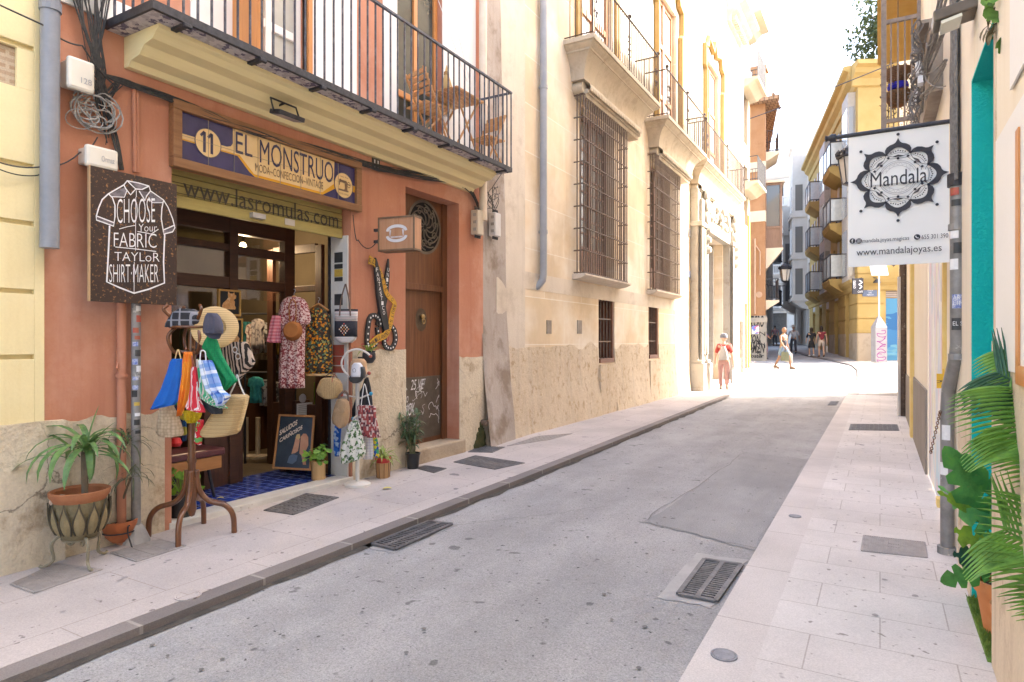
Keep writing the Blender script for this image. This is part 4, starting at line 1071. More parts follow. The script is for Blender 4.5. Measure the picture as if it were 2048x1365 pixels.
mb.tube([(gx0+.35,gz+.1,.05),(gx0+.35,z+2.9,.05)], .05, 6); mb.tube([(gx0+.6,z+1,.04),(gx0+.6,z+2.2,.04),(gx0+.36,z+2.6,.04)], .03, 6); mb.disc(gx0+.55,z,.16,.16,.05); mb.build('wall_pipes', mat('orange_pipe', (.5,.32,.2), (.4,.27,.18)), org)
# eaves and chimney
roof_m = brickm('clay_roof_tiles', (.36,.22,.13), (.45,.3,.19), (.18,.11,.07), .22, .35, .03, 'xy', bump=.8)
mb = MB(); e = .75
mb.poly([(-14,OY-.4,zroof),(ox1+e,OY-.4,zroof),(c[1][0]+e,c[1][1],zroof),(-14,OY+14,zroof)]); mb.poly([(-14,OY-.4,zroof+.18),(ox1+e,OY-.4,zroof+.18),(c[1][0]+e,c[1][1],zroof+.18),(-14,OY+14,zroof+1.6)])
mb.box(-14, ox1+e, OY-.42, OY-.38, zroof, zroof+.18); mb.poly([(ox1+e,OY-.4,zroof),(ox1+e,OY-.4,zroof+.18),(c[1][0]+e,c[1][1],zroof+.18),(c[1][0]+e,c[1][1],zroof)])
for i in range(9): q = i*.6; mb.tube([(ox1+e-.3-q, OY-.45, zroof+.22),(ox1+e-.3-q, OY+2, zroof+.3)], .09, 6)
mb.build('roof', roof_m, org)
mb = MB(); zc = onY(1515,145,OY+1).z; mb.box(ox1-.75, ox1-.1, OY+.6, OY+1.4, zroof+.2, zc); mb.box(ox1-.82, ox1-.03, OY+.53, OY+1.47, zc, zc+.16); mb.box(ox1-1.6, ox1-.75, OY+.7, OY+1.3, zroof+.2, zc-.35); mb.build('chimney', opl, org)
mb = MB(); mb.tube([(ox1-.4,OY+1,zc+.1),(ox1-.4,OY+1,zc+1.1)], .02, 5); mb.tube([(ox1-.9,OY+1,zc+.75),(ox1-.4,OY+1,zc+.78)], .012, 5); mb.build('antenna', black_fe, org)
# bay window over the street, small balconies
BF = frame_dir(ox1, OY, math.pi/2+AD)     # u along the street, w toward the street (+X)
bay_w = wood('bay_brown_wood', (.16,.09,.055), (.24,.14,.09), 'z', rough=.6)
zb0, zb1 = onY(1530,500,OY+1).z, onY(1530,372,OY+1).z
mb = MB(BF); u0, u1, W = .5, 2.7, .85
for u in (u0, (u0+u1)/2, u1): mb.box(u-.06,u+.06,zb0,zb1,W-.1,W)
for u in (u0,u1): mb.box(u-.05,u+.05,zb0,zb1,0,.1); 
for v in (zb0, lerp(zb0,zb1,.3), zb1-.12): mb.box(u0-.055,u1+.055,v,v+.12,W-.11,W+.02); mb.box(u0-.05,u0+.05,v,v+.12,.1,W-.11); mb.box(u1-.05,u1+.05,v,v+.12,.1,W-.11)
bay = mb.build('bay_window', bay_w, org)
mb = MB(BF); mb.box(u0-.02,u1+.02,zb0+.1,lerp(zb0,zb1,.3),.02,W-.04); mb.build('bay_panel', bay_w, bay)
mb = MB(BF); mb.box(u0-.01,u1+.01,lerp(zb0,zb1,.3)+.12,zb1-.12,W-.08,W-.06); mb.box(u0-.01,u0+.01,lerp(zb0,zb1,.3)+.12,zb1-.12,.1,W-.12); mb.build('pane', glass('bay_pane', dark=(.1,.1,.1)), bay)
mb = MB(BF); mb.box(u0-.15,u1+.15,zb1,zb1+.12,0,W+.12); mb.build('bay_roof', MATS['band_stone'], bay); mb = MB(BF); mb.sweep([(0,zb0-1.1),(.15,zb0-1.0),(W+.05,zb0-.08),(W+.05,zb0),(0,zb0)], u0-.08,u1+.08); mb.build('bay_bracket', MATS['band_stone'], bay)
for zc_ in (onY(1540,300,OY).z, onY(1532,600,OY).z):
    mb = MB(BF); mb.sweep([(0,zc_-.55),(.7,zc_-.1),(.7,zc_),(0,zc_)], .3, 2.4); bsl = mb.build('balcony_slab', MATS['band_stone'], org)
    mb = MB(BF)
    for i in range(14): u = lerp(.35,2.35,i/13); mb.tube([(u,zc_,.66),(u,zc_+1.1,.66)], .014, 5)
    for i in range(5): mb.tube([(.35,zc_,.66*i/5),(.35,zc_+1.1,.66*i/5)], .014, 5)
    for v in (zc_+.08, zc_+1.1): mb.tube([(.35,v,0),(.35,v,.66),(2.35,v,.66),(2.35,v,0)], .02, 5)
    mb.build('balcony_railing', black_fe, bsl)
# ------------------------------------------------------------------ yellow corner house
CX, CY = -.93, 35.2; cz = zr(CY)+PV
YA = math.pi/2+R_(11.2)
YF = frame_dir(CX, CY, YA); YF = Matrix(((-math.sin(R_(11.2)),0,-math.cos(R_(11.2)),CX),(math.cos(R_(11.2)),0,-math.sin(R_(11.2)),CY),(0,1,0,0),(0,0,0,1)))   # u up the street, w toward the street (-X)
FA = R_(29.9-2)
YG = frame_dir(CX, CY, FA)          # the chamfered end facing the viewer, u to the right
yel = plaster('yellow_corner_render', (.36,.25,.09), (.42,.3,.12), bump=.08, fine=.05)
stn = plaster('corner_stone_base', (.36,.29,.21), (.42,.35,.26), patch=(.3,.24,.17), bump=.15, fine=.12)
sw = mat('grey_shutter_paint', (.42,.38,.36), (.5,.46,.43), scale=3, rough=.7)
ych = thing('corner_house', 'yellow four-storey corner house with glass balconies at the bend of the street', 'building', (CX, CY, cz))
ZT = 14.9; H1 = onY(1700,560,CY).z; HB = cz+1.35; YL = 19.3
gdoors = [(2.2,3.3,cz,cz+3.6),(5.6,7.0,cz,cz+3.2),(9.2,10.4,cz,cz+2.9),(12.4,13.6,cz,cz+3.2),(15.8,17.2,cz,cz+3.0)]
fl = [H1+.35, H1+3.35, H1+6.4]
mb = MB(YF); wins = []
for z in fl: wins += [(4.2,5.3,z,z+2.3),(7.0,7.6,z+.6,z+2.0),(13.2,14.2,z,z+2.3),(16.2,17.2,z,z+2.3)]
wallsheet(mb, 0, YL, cz-.4, ZT, gdoors+wins, 0, .25); mb.box(0,YL,ZT-.05,ZT,-9,-.01); mb.box(YL-.05,YL,0,ZT,-9,-.01)
mb.build('wall', yel, ych)
mb = MB(YG); gsh = (1.33,2.9,cz,cz+3.75); wallsheet(mb, 0, 9, cz-.4, ZT, [gsh,(3.5,4.6,H1+.4,H1+2.6),(3.5,4.6,H1+3.4,H1+5.6)], 0, .2); mb.build('end_wall', yel, ych)
dk = mat('far_dark_opening', (.06,.055,.05), (.09,.085,.08)); sh_g = stripes('grey_roller', [(0,(.3,.29,.28)),(.75,(.17,.165,.16))], 9, 2)
for i, (a,b,c_,d) in enumerate(gdoors):
    mb = MB(YF); mb.box(a,b,c_-.3,d,-.24,-.2); mb.build('door', dk if i in (2,) else sh_g, ych)
    mb = MB(YF); mb.box(a-.05,b+.05,d+.1,d+.7,-.02,.02); mb.build('door_vent', sw, ych)
for (a,b,c_,d) in wins:
    mb = MB(YF); mb.box(a,b,c_,d,-.2,-.12); wn = mb.build('window', glass('far_pane', dark=(.13,.12,.11)) if b-a < .9 else sw, ych)
    if b-a > .9:
        mb = MB(YF); mb.box(a-.45,a+.0,c_,d,.01,.06); mb.box(b,b+.45,c_,d,.01,.06); mb.build('shutters', sw, wn)
# stone base, grooves, cornices
mb = MB(YF); 
us = [0]+[x for g_ in gdoors for x in g_[:2]]+[YL]
mb.bm.free()
for FM_, a, b in [(YF,a,b) for a, b in zip(us[::2], us[1::2])]+[(YG,0.,1.3),(YG,2.93,9)]: mb = MB(FM_); mb.box(a, b, cz-.4, HB, 0, .04); mb.build('stone_base', stn, ych)
mb = MB(YF); gm = mat('groove_shadow_line', (.3,.2,.09), (.26,.18,.08))
for j in range(5):
    v = HB+.02+j*.72
    for a, b in zip(us[::2], us[1::2]): mb.box(a+.0, b, v, v+.66, 0, .035)
mb.build('rusticated_courses', yel, ych); mb = MB(YG)
for j in range(5): v = HB+.02+j*.72; mb.box(0,1.3,v,v+.66,0,.035); mb.box(2.93,9,v,v+.66,0,.035)
mb.build('rusticated_courses', yel, ych)
for FM, L in ((YF,YL),(YG,9)):
    mb = MB(FM); mb.sweep([(0,H1-.55),(.1,H1-.5),(.14,H1-.3),(.3,H1-.15),(.36,H1),(0,H1)], -.2 if FM is YG else 0, L); mb.sweep([(0,ZT-1.0),(.1,ZT-.95),(.12,ZT-.6),(.35,ZT-.4),(.4,ZT-.2),(.62,ZT-.1),(.62,ZT+.1),(0,ZT+.1)], -.3 if FM is YG else 0, L); mb.build('cornice', yel, ych)
gb = mat('balcony_glass', (.5,.55,.58), (.6,.64,.66), rough=.08, spec=.9)
for z in fl:
    for u0, u1 in ((3.4,6.1),(12.5,15.0)):
        mb = MB(YF); mb.sweep([(0,z-.75),(.2,z-.7),(.75,z-.3),(.8,z-.1),(.8,z),(0,z)], u0, u1); bb = mb.build('balcony', yel, ych)
        mb = MB(YF); w_ = .74
        for u in (u0+.05,(u0+u1)/2,u1-.05): mb.box(u-.03,u+.03,z,z+1.3,w_-.03,w_+.03)
        for u in (u0+.05,u1-.05): mb.box(u-.03,u+.03,z,z+1.3,.02,.08)
        for v in (z+.08,z+1.3):
            mb.box(u0+.02,u1-.02,v,v+.06,w_-.03,w_+.035)
            for u in (u0+.05,u1-.05): mb.box(u-.028,u+.028,v,v+.06,.08,w_-.03)
        mb.build('balcony_rail', black_fe, bb)
        mb = MB(YF); mb.box(u0+.08,u1-.08,z+.14,z+1.28,w_-.008,w_+.008); mb.box(u0+.04,u0+.055,z+.14,z+1.28,.1,w_-.04); mb.build('pane', gb, bb)
    # grey glazed bays between
for u0, u1 in ((.6,2.3),(8.7,11.0)):
    mb = MB(YF); mb.box(u0,u1,H1,ZT-1.0,0,.35); by = mb.build('glazed_bay', mat('bay_grey', (.36,.33,.3), (.42,.39,.36)), ych)
    mb = MB(YF)
    for z in fl:
        mb.box(u0+.1,u1-.1,z-.1,z+2.2,.35,.36); mb.box(u0-.01,u0,z-.1,z+2.2,.05,.3)
    mb.build('pane', glass('bay_glass2', dark=(.25,.24,.23), rough=.1), by)
mb = MB(YG); a,b,c_,d = gsh; mb.box(a,b,c_-.3,c_+3.05,-.18,-.12)
mur = cells('seaside_mural', [(.03,.13,.3),(.05,.18,.36),(.08,.25,.4),(.13,.31,.4)], .8, warp=.9, stretch=(.4,.4,1.6))
ms = mb.build('painted_shutter', mur, ych); mb = MB(YG); mb.box(a,b,c_+.25,c_+.36,-.12,-.1); mb.box(a,b,c_+3.1,d,-.15,-.1)
for j in range(21): mb.box(a+.02,b-.02,c_+.5+j*.122,c_+.585+j*.122,-.12,-.105)
ms2 = mb.build('shutter_slats', mur, ms)
mb = MB(YG); mb.box(a+.01,b-.01,c_+3.11,d-.01,-.1,-.09); mb.build('louvre_vent', stripes('louvre', [(0,(.36,.3,.25)),(.6,(.2,.16,.13))], 10, 2), ych)
# things on the corner house
u0 = .5; v1 = onY(1735,578,CY).z; v0 = onY(1735,593,CY).z
t_ = thing('street_nameplate', 'blue-grey street nameplate reading PLAZA DEL MERCAT on the yellow corner house', 'sign', YG @ Vector((.55,v0,.05)))
mb = MB(YG); mb.box(.2,.88,v0,v1,.036,.06); mb.build('plate', mat('nameplate_blue', (.13,.17,.25), (.16,.2,.28), rough=.3), t_)
mb = MB(YG); h = v1-v0
for i, s_ in enumerate(('PLAZA', 'DEL', 'MERCAT')): wd = (.26,.16,.32)[i]; c0_ = .56; mb.textbox(s_, c0_-wd/2, c0_+wd/2, v1-h*(.28+.3*i), v1-h*(.1+.3*i), .063)
mb.build('lettering', chalk, t_)
t_ = thing('cafe_sign', 'dark hanging sign with white upright lettering on the yellow corner house', 'sign', YG @ Vector((-.4,onY(1707,589,CY).z,.4)))
z0, z1 = onY(1707,590,CY).z, onY(1707,559,CY).z
mb = MB(YG); mb.box(-.45,.05,z0,z1,.35,.43); mb.build('panel', mat('sign_charcoal', (.04,.04,.05), (.06,.06,.07)), t_)
mb = MB(YG); 
for i, ch in enumerate('GRECCO'): v = lerp(z1-.1,z0+.35,i/5.); mb.textbox(ch, -.43,-.31, v-.09, v, .433)
mb.textbox('CAFE', -.22,.02, z0+.06, z0+.16, .433); mb.stroke(spline([(-.15,z1-.1,0),(-.02,z1-.2,0),(-.16,z1-.3,0),(-.03,z1-.4,0),(-.14,z1-.5,0)],5), .05, .433); mb.build('lettering', chalk, t_)
mb = MB(YG); mb.tube([(-.02,z1+.02,.39),(.03,z1+.02,.0)], .02, 6); mb.build('bracket', black_fe, t_)
mb = MB(YG); p = (1.75,onY(1747,565,CY).z,0); mb.lathe([(0,0),(.25,-.02),(.24,-.15),(.1,-.3),(.05,-.34),(0,-.34)], (0,0,0), 14)
mb.bm.transform(YG @ Matrix.Translation((0,0,0)) @ Matrix.Identity(4)) if False else None
mb = MB(); q = YG @ Vector((.74,p[1],.3)); mb.lathe([(.17,-.04),(.14,.07),(.06,.16),(0,.16)], q, 14); mb.tube([q+Vector((0,0,.2)), YG @ Vector((.74,p[1]+.25,0))], .025, 6); tag(mb.build('wall_lamp', black_fe), 'small black bell-shaped wall lamp above the street nameplate', 'lamp')
# solar-panelled pay post with purple graffiti
sp = gnd(1758, 724.5, cz); SPF = frame_dir(sp.x, sp.y, FA)
t_ = thing('parking_meter', 'pale post with pointed top, purple graffiti and a solar panel on a thin mast', 'parking meter', (sp.x, sp.y, cz))
k_ = 30.5/F
mb = MB(SPF); mb.box(-.26,.26,cz,cz+1.6,-.2,.2)
a = [mb.v(x,cz+1.602,y) for x,y in ((-.27,-.21),(.27,-.21),(.27,.21),(-.27,.21))]; b = [mb.v(x,cz+2.1,y) for x,y in ((-.05,-.05),(.05,-.05),(.05,.05),(-.05,.05))]
for i in range(4): mb.face((a[i],a[(i+1)%4],b[(i+1)%4],b[i]))
mb.face(b); mb.build('cabinet', mat('meter_grey', (.3,.29,.3), (.36,.35,.36), rough=.5), t_)
mb = MB(SPF); ztop = sp.z+(724-552)*k_; mb.tube([(0,cz+2.0,0),(0,ztop,0)], .035, 8); mb.build('mast', mat('mast_grey', (.5,.5,.5), (.6,.6,.6), rough=.4, metal=.4), t_)
mb = MB(SPF @ Matrix.Translation((0,ztop+.15,0)) @ Matrix.Rotation(R_(-20),4,'X')); mb.box(-.38,.38,-.25,.25,-.02,.02); pn = mb.build('solar_panel', mat('panel_frame', (.75,.75,.75), (.7,.7,.7)), t_)
mb = MB(SPF @ Matrix.Translation((0,ztop+.15,0)) @ Matrix.Rotation(R_(-20),4,'X'))
for i in range(6):
    for j in range(4): mb.box(-.34+i*.115,-.235+i*.115,-.21+j*.107,-.11+j*.107,.02,.024)
mb.build('solar_cells', mat('solar_cell', (.35,.4,.5), (.42,.46,.55), rough=.2), pn)
mb = MB(SPF); rn = random.Random(5)
for j in range(4):
    v = cz+1.45-j*.36; pts = [(.22*math.sin(i*1.1+j)*.9, v-.045*i+.05*math.sin(i*2.), 0) for i in range(9)]; mb.stroke(spline(pts,5), .03, .203)
mb.build('graffiti', mat('purple_paint', (.25,.03,.2), (.3,.05,.24)), t_)
# rooftop tree on the corner house
def foliage(mb, c, r, n, sz, seed, sq=(1,1,1), gap=.0):
    q = random.Random(seed); blobs = []
    for i in range(n//26+5):
        d = Vector((q.gauss(0,1), q.gauss(0,1), q.gauss(0,1))).normalized()*(q.random()**.45)
        blobs.append((Vector(c)+Vector((d.x*r*sq[0], d.y*r*sq[1], d.z*r*sq[2])), r*q.uniform(.2,.36)))
    for i in range(n):
        b, br = q.choice(blobs); d = Vector((q.gauss(0,1), q.gauss(0,1), q.gauss(0,1))).normalized()
        p = b+d*br*q.uniform(.5,1); a = d.orthogonal().normalized(); a = (Matrix.Rotation(q.uniform(0,6.3),3,d) @ a); e = (d*.4+Vector((q.uniform(-1,1),q.uniform(-1,1),q.uniform(-.6,1)))).normalized(); bb = e.cross(a).normalized()
        s_ = sz*q.uniform(.6,1.3)
        mb.face([mb.v(p), mb.v(p+a*s_*.5+bb*s_*.28), mb.v(p+a*s_), mb.v(p+a*s_*.5-bb*s_*.28)])
    return blobs
leafm = mat('tree_leaf', (.075,.1,.035), (.04,.06,.02), scale=3, rough=.7, lo=.4, hi=.6); bark = mat('bark', (.13,.1,.07), (.2,.16,.11), scale=9, rough=.95, bump=.6, bscale=20)
tp = YG @ Vector((2.6,ZT,-2.0)); 
t_ = thing('roof_tree', 'dark green tree growing on the roof terrace of the yellow corner house', 'tree', tp)
mb = MB(); mb.tube([tp, tp+Vector((.1,0,1.2)), tp+Vector((-.1,.1,2.4)), tp+Vector((0,0,3.6))], [.16,.13,.1,.04], 8)
for i in range(7): a = i*.95; mb.tube([tp+Vector((0,0,1.2+.25*i)), tp+Vector((.6*math.cos(a),.6*math.sin(a),1.8+.3*i)), tp+Vector((1.2*math.cos(a),1.2*math.sin(a),2.3+.3*i))], [.07,.05,.02], 6)
mb.build('trunk', bark, t_); mb = MB(); foliage(mb, tp+Vector((0,0,2.6)), 2.1, 4200, .24, 4, (.9,.9,1.25)); mb.build('crown', leafm, t_)
# ------------------------------------------------------------------ grey house with bays, then the white house closing the street
gh = thing('grey_bay_house', 'pale grey house with stacked oriel bays beyond the yellow corner house', 'building', YF @ Vector((30,0,0)))
gry = plaster('grey_house_render', (.52,.47,.41), (.6,.55,.49), bump=.1, fine=.06); z0 = zr(60)
GT = 16.6
mb = MB(YF); gd = [(YL+1.5,YL+2.8,z0-.6,z0+3),(YL+6,YL+7.4,z0-.6,z0+3),(YL+12,YL+13.4,z0-.6,z0+3)]
gw = [(u,u+1.1,z,z+2.2) for z in (5.6,9.0,12.4) for u in (YL+.8,YL+6.2,YL+10,YL+16)]
wallsheet(mb, YL+.05, YL+22, z0-1.5, GT, gd+gw, -.1, .25); mb.box(YL+.05,YL+22,GT-.05,GT,-9,-.11); mb.build('wall', gry, gh)
for (a,b,c_,d) in gd+gw:
    mb = MB(YF); mb.box(a,b,c_,d,-.34,-.28); mb.build('window', dk if d < 6 else glass('grey_pane', dark=(.16,.15,.14)), gh)
for u0, u1, top in ((YL+2.6,YL+5.2,GT+.6),(YL+12.2,YL+15,GT-2.6)):
    mb = MB(YF); mb.sweep([(-.1,4.2),(.3,4.3),(1.0,4.8),(1.0,top),(1.15,top+.1),(1.15,top+.4),(-.1,top+.5)], u0, u1)
    for z in (5.0,8.4,11.8): mb.box(u0-.1,u1+.1,z-.15,z+.12,-.1,1.12)
    ob = mb.build('oriel_bay', gry, gh)
    mb = MB(YF)
    for z in (5.4,8.8,12.2):
        if z+2.1 < top: mb.box(u0+.5,u1-.5,z,z+2.1,1.0,1.02); mb.box(u0-.02,u0,z,z+2.1,.25,.8)
    mb.build('pane', MATS.get('x') or bpy.data.materials['grey_pane'], ob)
for z in (5.3, 8.7, 12.1):
    for u0 in (YL+6, YL+9.8):
        mb = MB(YF); mb.box(u0-.2,u0+1.6,z-.15,z,-.1,.6)
        for i in range(12): mb.box(u0-.15+i*.15,u0-.12+i*.15,z,z+1,.55,.58)
        mb.box(u0-.2,u0+1.6,z+1,z+1.05,.53,.6); mb.build('balcony_railing', black_fe, gh)
WY = 76.0; z0 = 1.5
wh = thing('white_house', 'ornate white house with balustrades closing the far end of the street', 'building', (-11, WY, z0))
wmt = plaster('white_house_stone', (.6,.57,.53), (.68,.65,.61), bump=.1, fine=.06)
WX0, WX1 = onY(1530,600,WY).x-2, onY(1572,600,WY).x+6; zt_ = onY(1560,345,WY).z
FW = Matrix(((1,0,0,0),(0,0,-1,WY),(0,1,0,0),(0,0,0,1)))
mb = MB(FW); ww = []; cc = onY(1565,600,WY).x
for z in (5.5,9.2,13.0,16.6): ww += [(cc-1.3,cc+.1,z,z+2.3),(cc-4.3,cc-2.9,z,z+2.3),(cc+1.4,cc+2.6,z,z+2.3)]
ww.append((cc-1.6,cc+2.0,z0-.2,z0+3.2))
wallsheet(mb, WX0, WX1, 0, zt_, ww, 0, .3); mb.box(WX0,WX1,zt_-.05,zt_,-10,-.01); mb.build('wall', wmt, wh)
for (a,b,c_,d) in ww:
    mb = MB(FW); mb.box(a,b,c_,d,-.3,-.22); wn = mb.build('window', MATS['orange_varnished_wood'] if 10 < c_ < 14 and a > cc-2 and a < cc else dk, wh)
for z in (5.4,9.1,12.9,16.5):
    mb = MB(FW); mb.sweep([(0,z-.5),(.3,z-.4),(.9,z-.15),(.9,z),(0,z)], cc-1.9, cc+.8)
    for i in range(14): mb.lathe([(.05,0),(.09,.25),(.05,.5),(.08,.7)], (0,0,0), 6) if False else mb.box(cc-1.85+i*.19,cc-1.75+i*.19,z,z+.75,.72,.82)
    mb.box(cc-1.9,cc+.8,z+.75,z+.9,.68,.88); mb.sweep([(0,z+2.55),(.25,z+2.6),(.35,z+2.9),(0,z+3.0)], cc-1.9, cc+.9); mb.build('balustrade', wmt, wh)
mb = MB(FW); mb.sweep([(0,zt_-.8),(.5,zt_-.5),(.7,zt_),(0,zt_)], WX0, WX1)
for i in range(40): mb.box(WX0+i*.4,WX0+.2+i*.4,zt_,zt_+.8,.2,.4)
mb.box(WX0,WX1,zt_+.8,zt_+1,.15,.45); mb.build('cornice', wmt, wh)
mb = MB(FW); a0, a1 = onY(1585,330,WY).x, onY(1660,330,WY).x; mb.box(a0-3,a1,zt_+.0,zt_+3.2,-8,-2); mb.box(a0+1,a1+2,zt_+3.2,zt_+5.2,-8,-3)
mb.build('roof_storey', wmt, wh)
mb = MB(FW)
for px, y0, y1 in ((1578,320,296),(1602,315,290),(1605,310,298),(1622,300,280),(1634,300,290),(1610,310,300)):
    x = onY(px,300,WY).x; mb.tube([(x,onY(px,y0+25,WY).z,-4),(x,onY(px,y1,WY).z,-4)], .06, 5); mb.tube([(x-.5,onY(px,y1+4,WY).z,-4),(x+.5,onY(px,y1+4,WY).z,-4)], .04, 4)
mb.build('antennas', mat('antenna_grey', (.3,.3,.31), (.4,.4,.4)), wh)
# left far house between the orange house and the white one
lh = thing('shaded_house', 'pale shaded house wall seen past the orange house bay window', 'building', (-9, 56, 1))
mb = MB(); q0 = onY(1528,600,56); q1 = onY(1546,600,66); mb.poly([(q0.x,56,0),(q1.x,66,0),(q1.x,66,14.5),(q0.x,56,14.5)]); mb.poly([(q0.x-8,56,0),(q0.x,56,0),(q0.x,56,14.5),(q0.x-8,56,14.5)]); mb.poly([(q0.x-8,56,14.5),(q0.x,56,14.5),(q1.x,66,14.5),(q1.x-8,66,14.5)])
mb.build('wall', plaster('shaded_house_render', (.5,.47,.44), (.58,.55,.52), bump=.1), lh)
for z in (4.8, 8.6):
    mb = MB(); mb.box(q0.x-.0,q0.x+.9,57,60,z-.15,z)
    for i in range(16): mb.box(q0.x+.84,q0.x+.88,57+i*.19,57.04+i*.19,z,z+1.1)
    mb.box(q0.x+.82,q0.x+.9,57,60,z+1.1,z+1.16); mb.build('balcony', black_fe, lh)
# plaza backdrop to the right of the corner house, and the houses behind the camera's left
def lantern(name, loc, arm_to, lab, s=1.):
    t_ = thing(name, lab, 'street lamp', loc); L = Vector(loc)
    mb = MB(); mb.lathe([(.0,-.5*s),(.06*s,-.46*s),(.16*s,-.42*s),(.165*s,-.4*s)], L, 6); 
    for k_ in range(6):
        a = k_*math.pi/3; mb.tube([L+Vector((.16*s*math.cos(a),.16*s*math.sin(a),-.4*s)), L+Vector((.24*s*math.cos(a),.24*s*math.sin(a),.12*s))], .013*s, 5)
    mb.lathe([(.27*s,.12*s),(.28*s,.16*s),(.2*s,.24*s),(.2*s,.3*s),(.12*s,.36*s),(.05*s,.42*s),(0,.5*s)], L, 6)
    for k_ in range(12):
        a = k_*math.pi/6; mb.lathe([(.035*s,0),(.045*s,.06*s),(0,.12*s)], L+Vector((.26*s*math.cos(a),.26*s*math.sin(a),.17*s)), 5)
    mb.build('lantern_frame', black_fe, t_)
    mb = MB(); mb.lathe([(.145*s,-.4*s),(.225*s,.12*s)], L, 6); mb.build('lantern_glass', mat('frosted_glass', (.5,.47,.42), (.55,.52,.47), rough=.25), t_)
    mb = MB(); A = Vector(arm_to); mb.tube(spline([A, A.lerp(L+Vector((0,0,-.5*s)),.5)+Vector((0,0,-.12*s)), L+Vector((0,0,-.62*s)), L+Vector((0,0,-.48*s))],6), .025*s, 6)
    mb.build('bracket', black_fe, t_); return t_
q = onY(1570,545,OY+2.4); lantern('street_lamp', q, (ox1-.35, OY+2.4, q.z-.6), 'black lantern on a bracket of the orange house', 1.15)
q = onY(1702,328,14.2); lantern('street_lamp', q, (XR, 14.2, q.z-.3), 'black crowned lantern partly hidden behind the white banner', .95)
mb = MB(); wire(mb, [(ox1-3, 34, 12.4), (8, 24, 12.9)], .022, .35, 20); tag(mb.build('overhead_cable', black_fe), 'thin black cable crossing the sky at the end of the street', 'cable')
# unseen house added right of the little square to cut sky light and sun
ph = thing('added_shade_house', 'plain unseen ochre house added to shade the right side of the small square', 'building', (12, 28, zr(28)))
PHF = Matrix(((0,0,-1,11.5),(1,0,0,0),(0,1,0,0),(0,0,0,1)))
mb = MB(PHF); pw = [(u,u+1.2,z,z+2) for u in (23,26.5,30,33.5) for z in (1.2,4.8)]
wallsheet(mb, 21.2, 36.5, -.1, 8.2, pw, 0, .2); mb.box(21.2,36.5,8.1,8.2,-8,-.01); mb.box(21.2,21.3,0,8.2,-8,-.01); mb.box(36.4,36.5,0,8.2,-8,-.01); mb.build('wall', opl, ph)
for a, b, c_, d in pw: mb = MB(PHF); mb.box(a,b,c_,d,-.2,-.14); mb.build('window', dk, ph)
# ================================================================== RIGHT-HAND ROW
def RF(px, py, w_=0.): p = onX(px, py, XR-w_); return p.y, p.z
RH = 13.3
sandy = plaster('rough_sandy_render', (.66,.54,.4), (.74,.63,.49), patch=(.4,.29,.19), pscale=3.0, plo=.55, phi=.7, streak=.5, streakc=(.36,.25,.16), bump=.8, bscale=12, fine=.2)
creamw = plaster('cream_render_right', (.78,.7,.56), (.83,.76,.64), streak=.3, streakc=(.6,.46,.28), bump=.15, fine=.06)
teal = plaster('teal_paint', (.015,.53,.49), (.03,.58,.54), bump=.9, bscale=45, fine=.08)
q0, q1 = 3.68, 4.55
nh = thing('near_house', 'cream house at the right edge with a teal painted doorway and rough sandy wall', 'building', (XR, 4, 0))
mb = MB(RIGHT); wallsheet(mb, -6, 5.75, -.1, 9.3, [(q0,q1,-.1,3.13,.9)], 0, .9); mb.box(-6,5.75,9.2,9.3,-7,-.01); mb.box(-6,-5.95,0,9.3,-7,-.01); mb.build('wall', creamw, nh)
mb = MB(RIGHT); mb.box(1.2, q0-.004, -.1, 1.62, 0, .012); mb.box(q0-.06, q0-.004, 1.62, 3.1, 0, .005); mb.build('sandy_dado', sandy, nh)
mb = MB(RIGHT); mb.box(q1+.004, 5.2, -.1, 1.3, 0, .006); mb.build('sandy_patch', sandy, nh)
mb = MB(RIGHT)
mb.box(q1-.012, q1-.0, .1, 3.128, -.88, .0); mb.box(q0, q0+.012, .1, 3.128, -.88, -.0); mb.box(q0+.012, q1-.012, 3.116, 3.129, -.88, 0); mb.box(q0+.012, q1-.012, .1, 3.116, -.9, -.88)
mb.build('teal_reveal', teal, nh)
mb = MB(RIGHT); a, z = RF(2001,738); mb.box(2.4, 3.52, 1.5, 2.5, .013, .017); mb.build('white_panel', white_paint, nh)
mb = MB(RIGHT); mb.box(2.4, 3.2, 2.62, 4.2, .004, .012); mb.build('white_panel', white_paint, nh)
mb = MB(RIGHT); mb.box(2.4,3.0,1.46,1.53,.018,.024); mb.box(2.94,3.0,1.53,2.4,.018,.024); mb.build('wooden_frame', orange_w, nh)
rb = thing('cream_house', 'cream house beyond the teal doorway with painted doors, balcony cage and grey dado', 'building', (XR, 12, 0))
mdo = (6.25, 8.5, -.1, 2.55, .03)
RE = 21.0
mb = MB(RIGHT); wallsheet(mb, 5.75, RE, -.1, RH, [mdo], .0, .03); mb.box(RE-.02,RE,0,RH,-7,-.01); mb.box(5.75,RE,RH-.1,RH,-7,-.01); mb.box(5.75,5.77,9,RH,-7,-.01); mb.build('wall', creamw, rb)
mural = cells('pastel_mural', [(.72,.72,.74),(.62,.66,.72),(.75,.7,.72),(.78,.76,.72),(.55,.68,.75),(.76,.6,.64),(.6,.57,.6),(.74,.72,.6)], 1.6, warp=1.4, stretch=(1,1.2,.6))
mb = MB(RIGHT)
for a, b in ((6.25,7.0),(7.0,7.75),(7.75,8.5)): mb.box(a+.006,b-.006,.13,2.55,-.03,-.012)
md = mb.build('mural_doors', mural, rb)
mb = MB(RIGHT); mb.box(6.13,6.25,.1,2.6,-.0,.025); mb.build('door_trim', mat('yellow_trim', (.72,.52,.16), (.76,.6,.25)), rb)
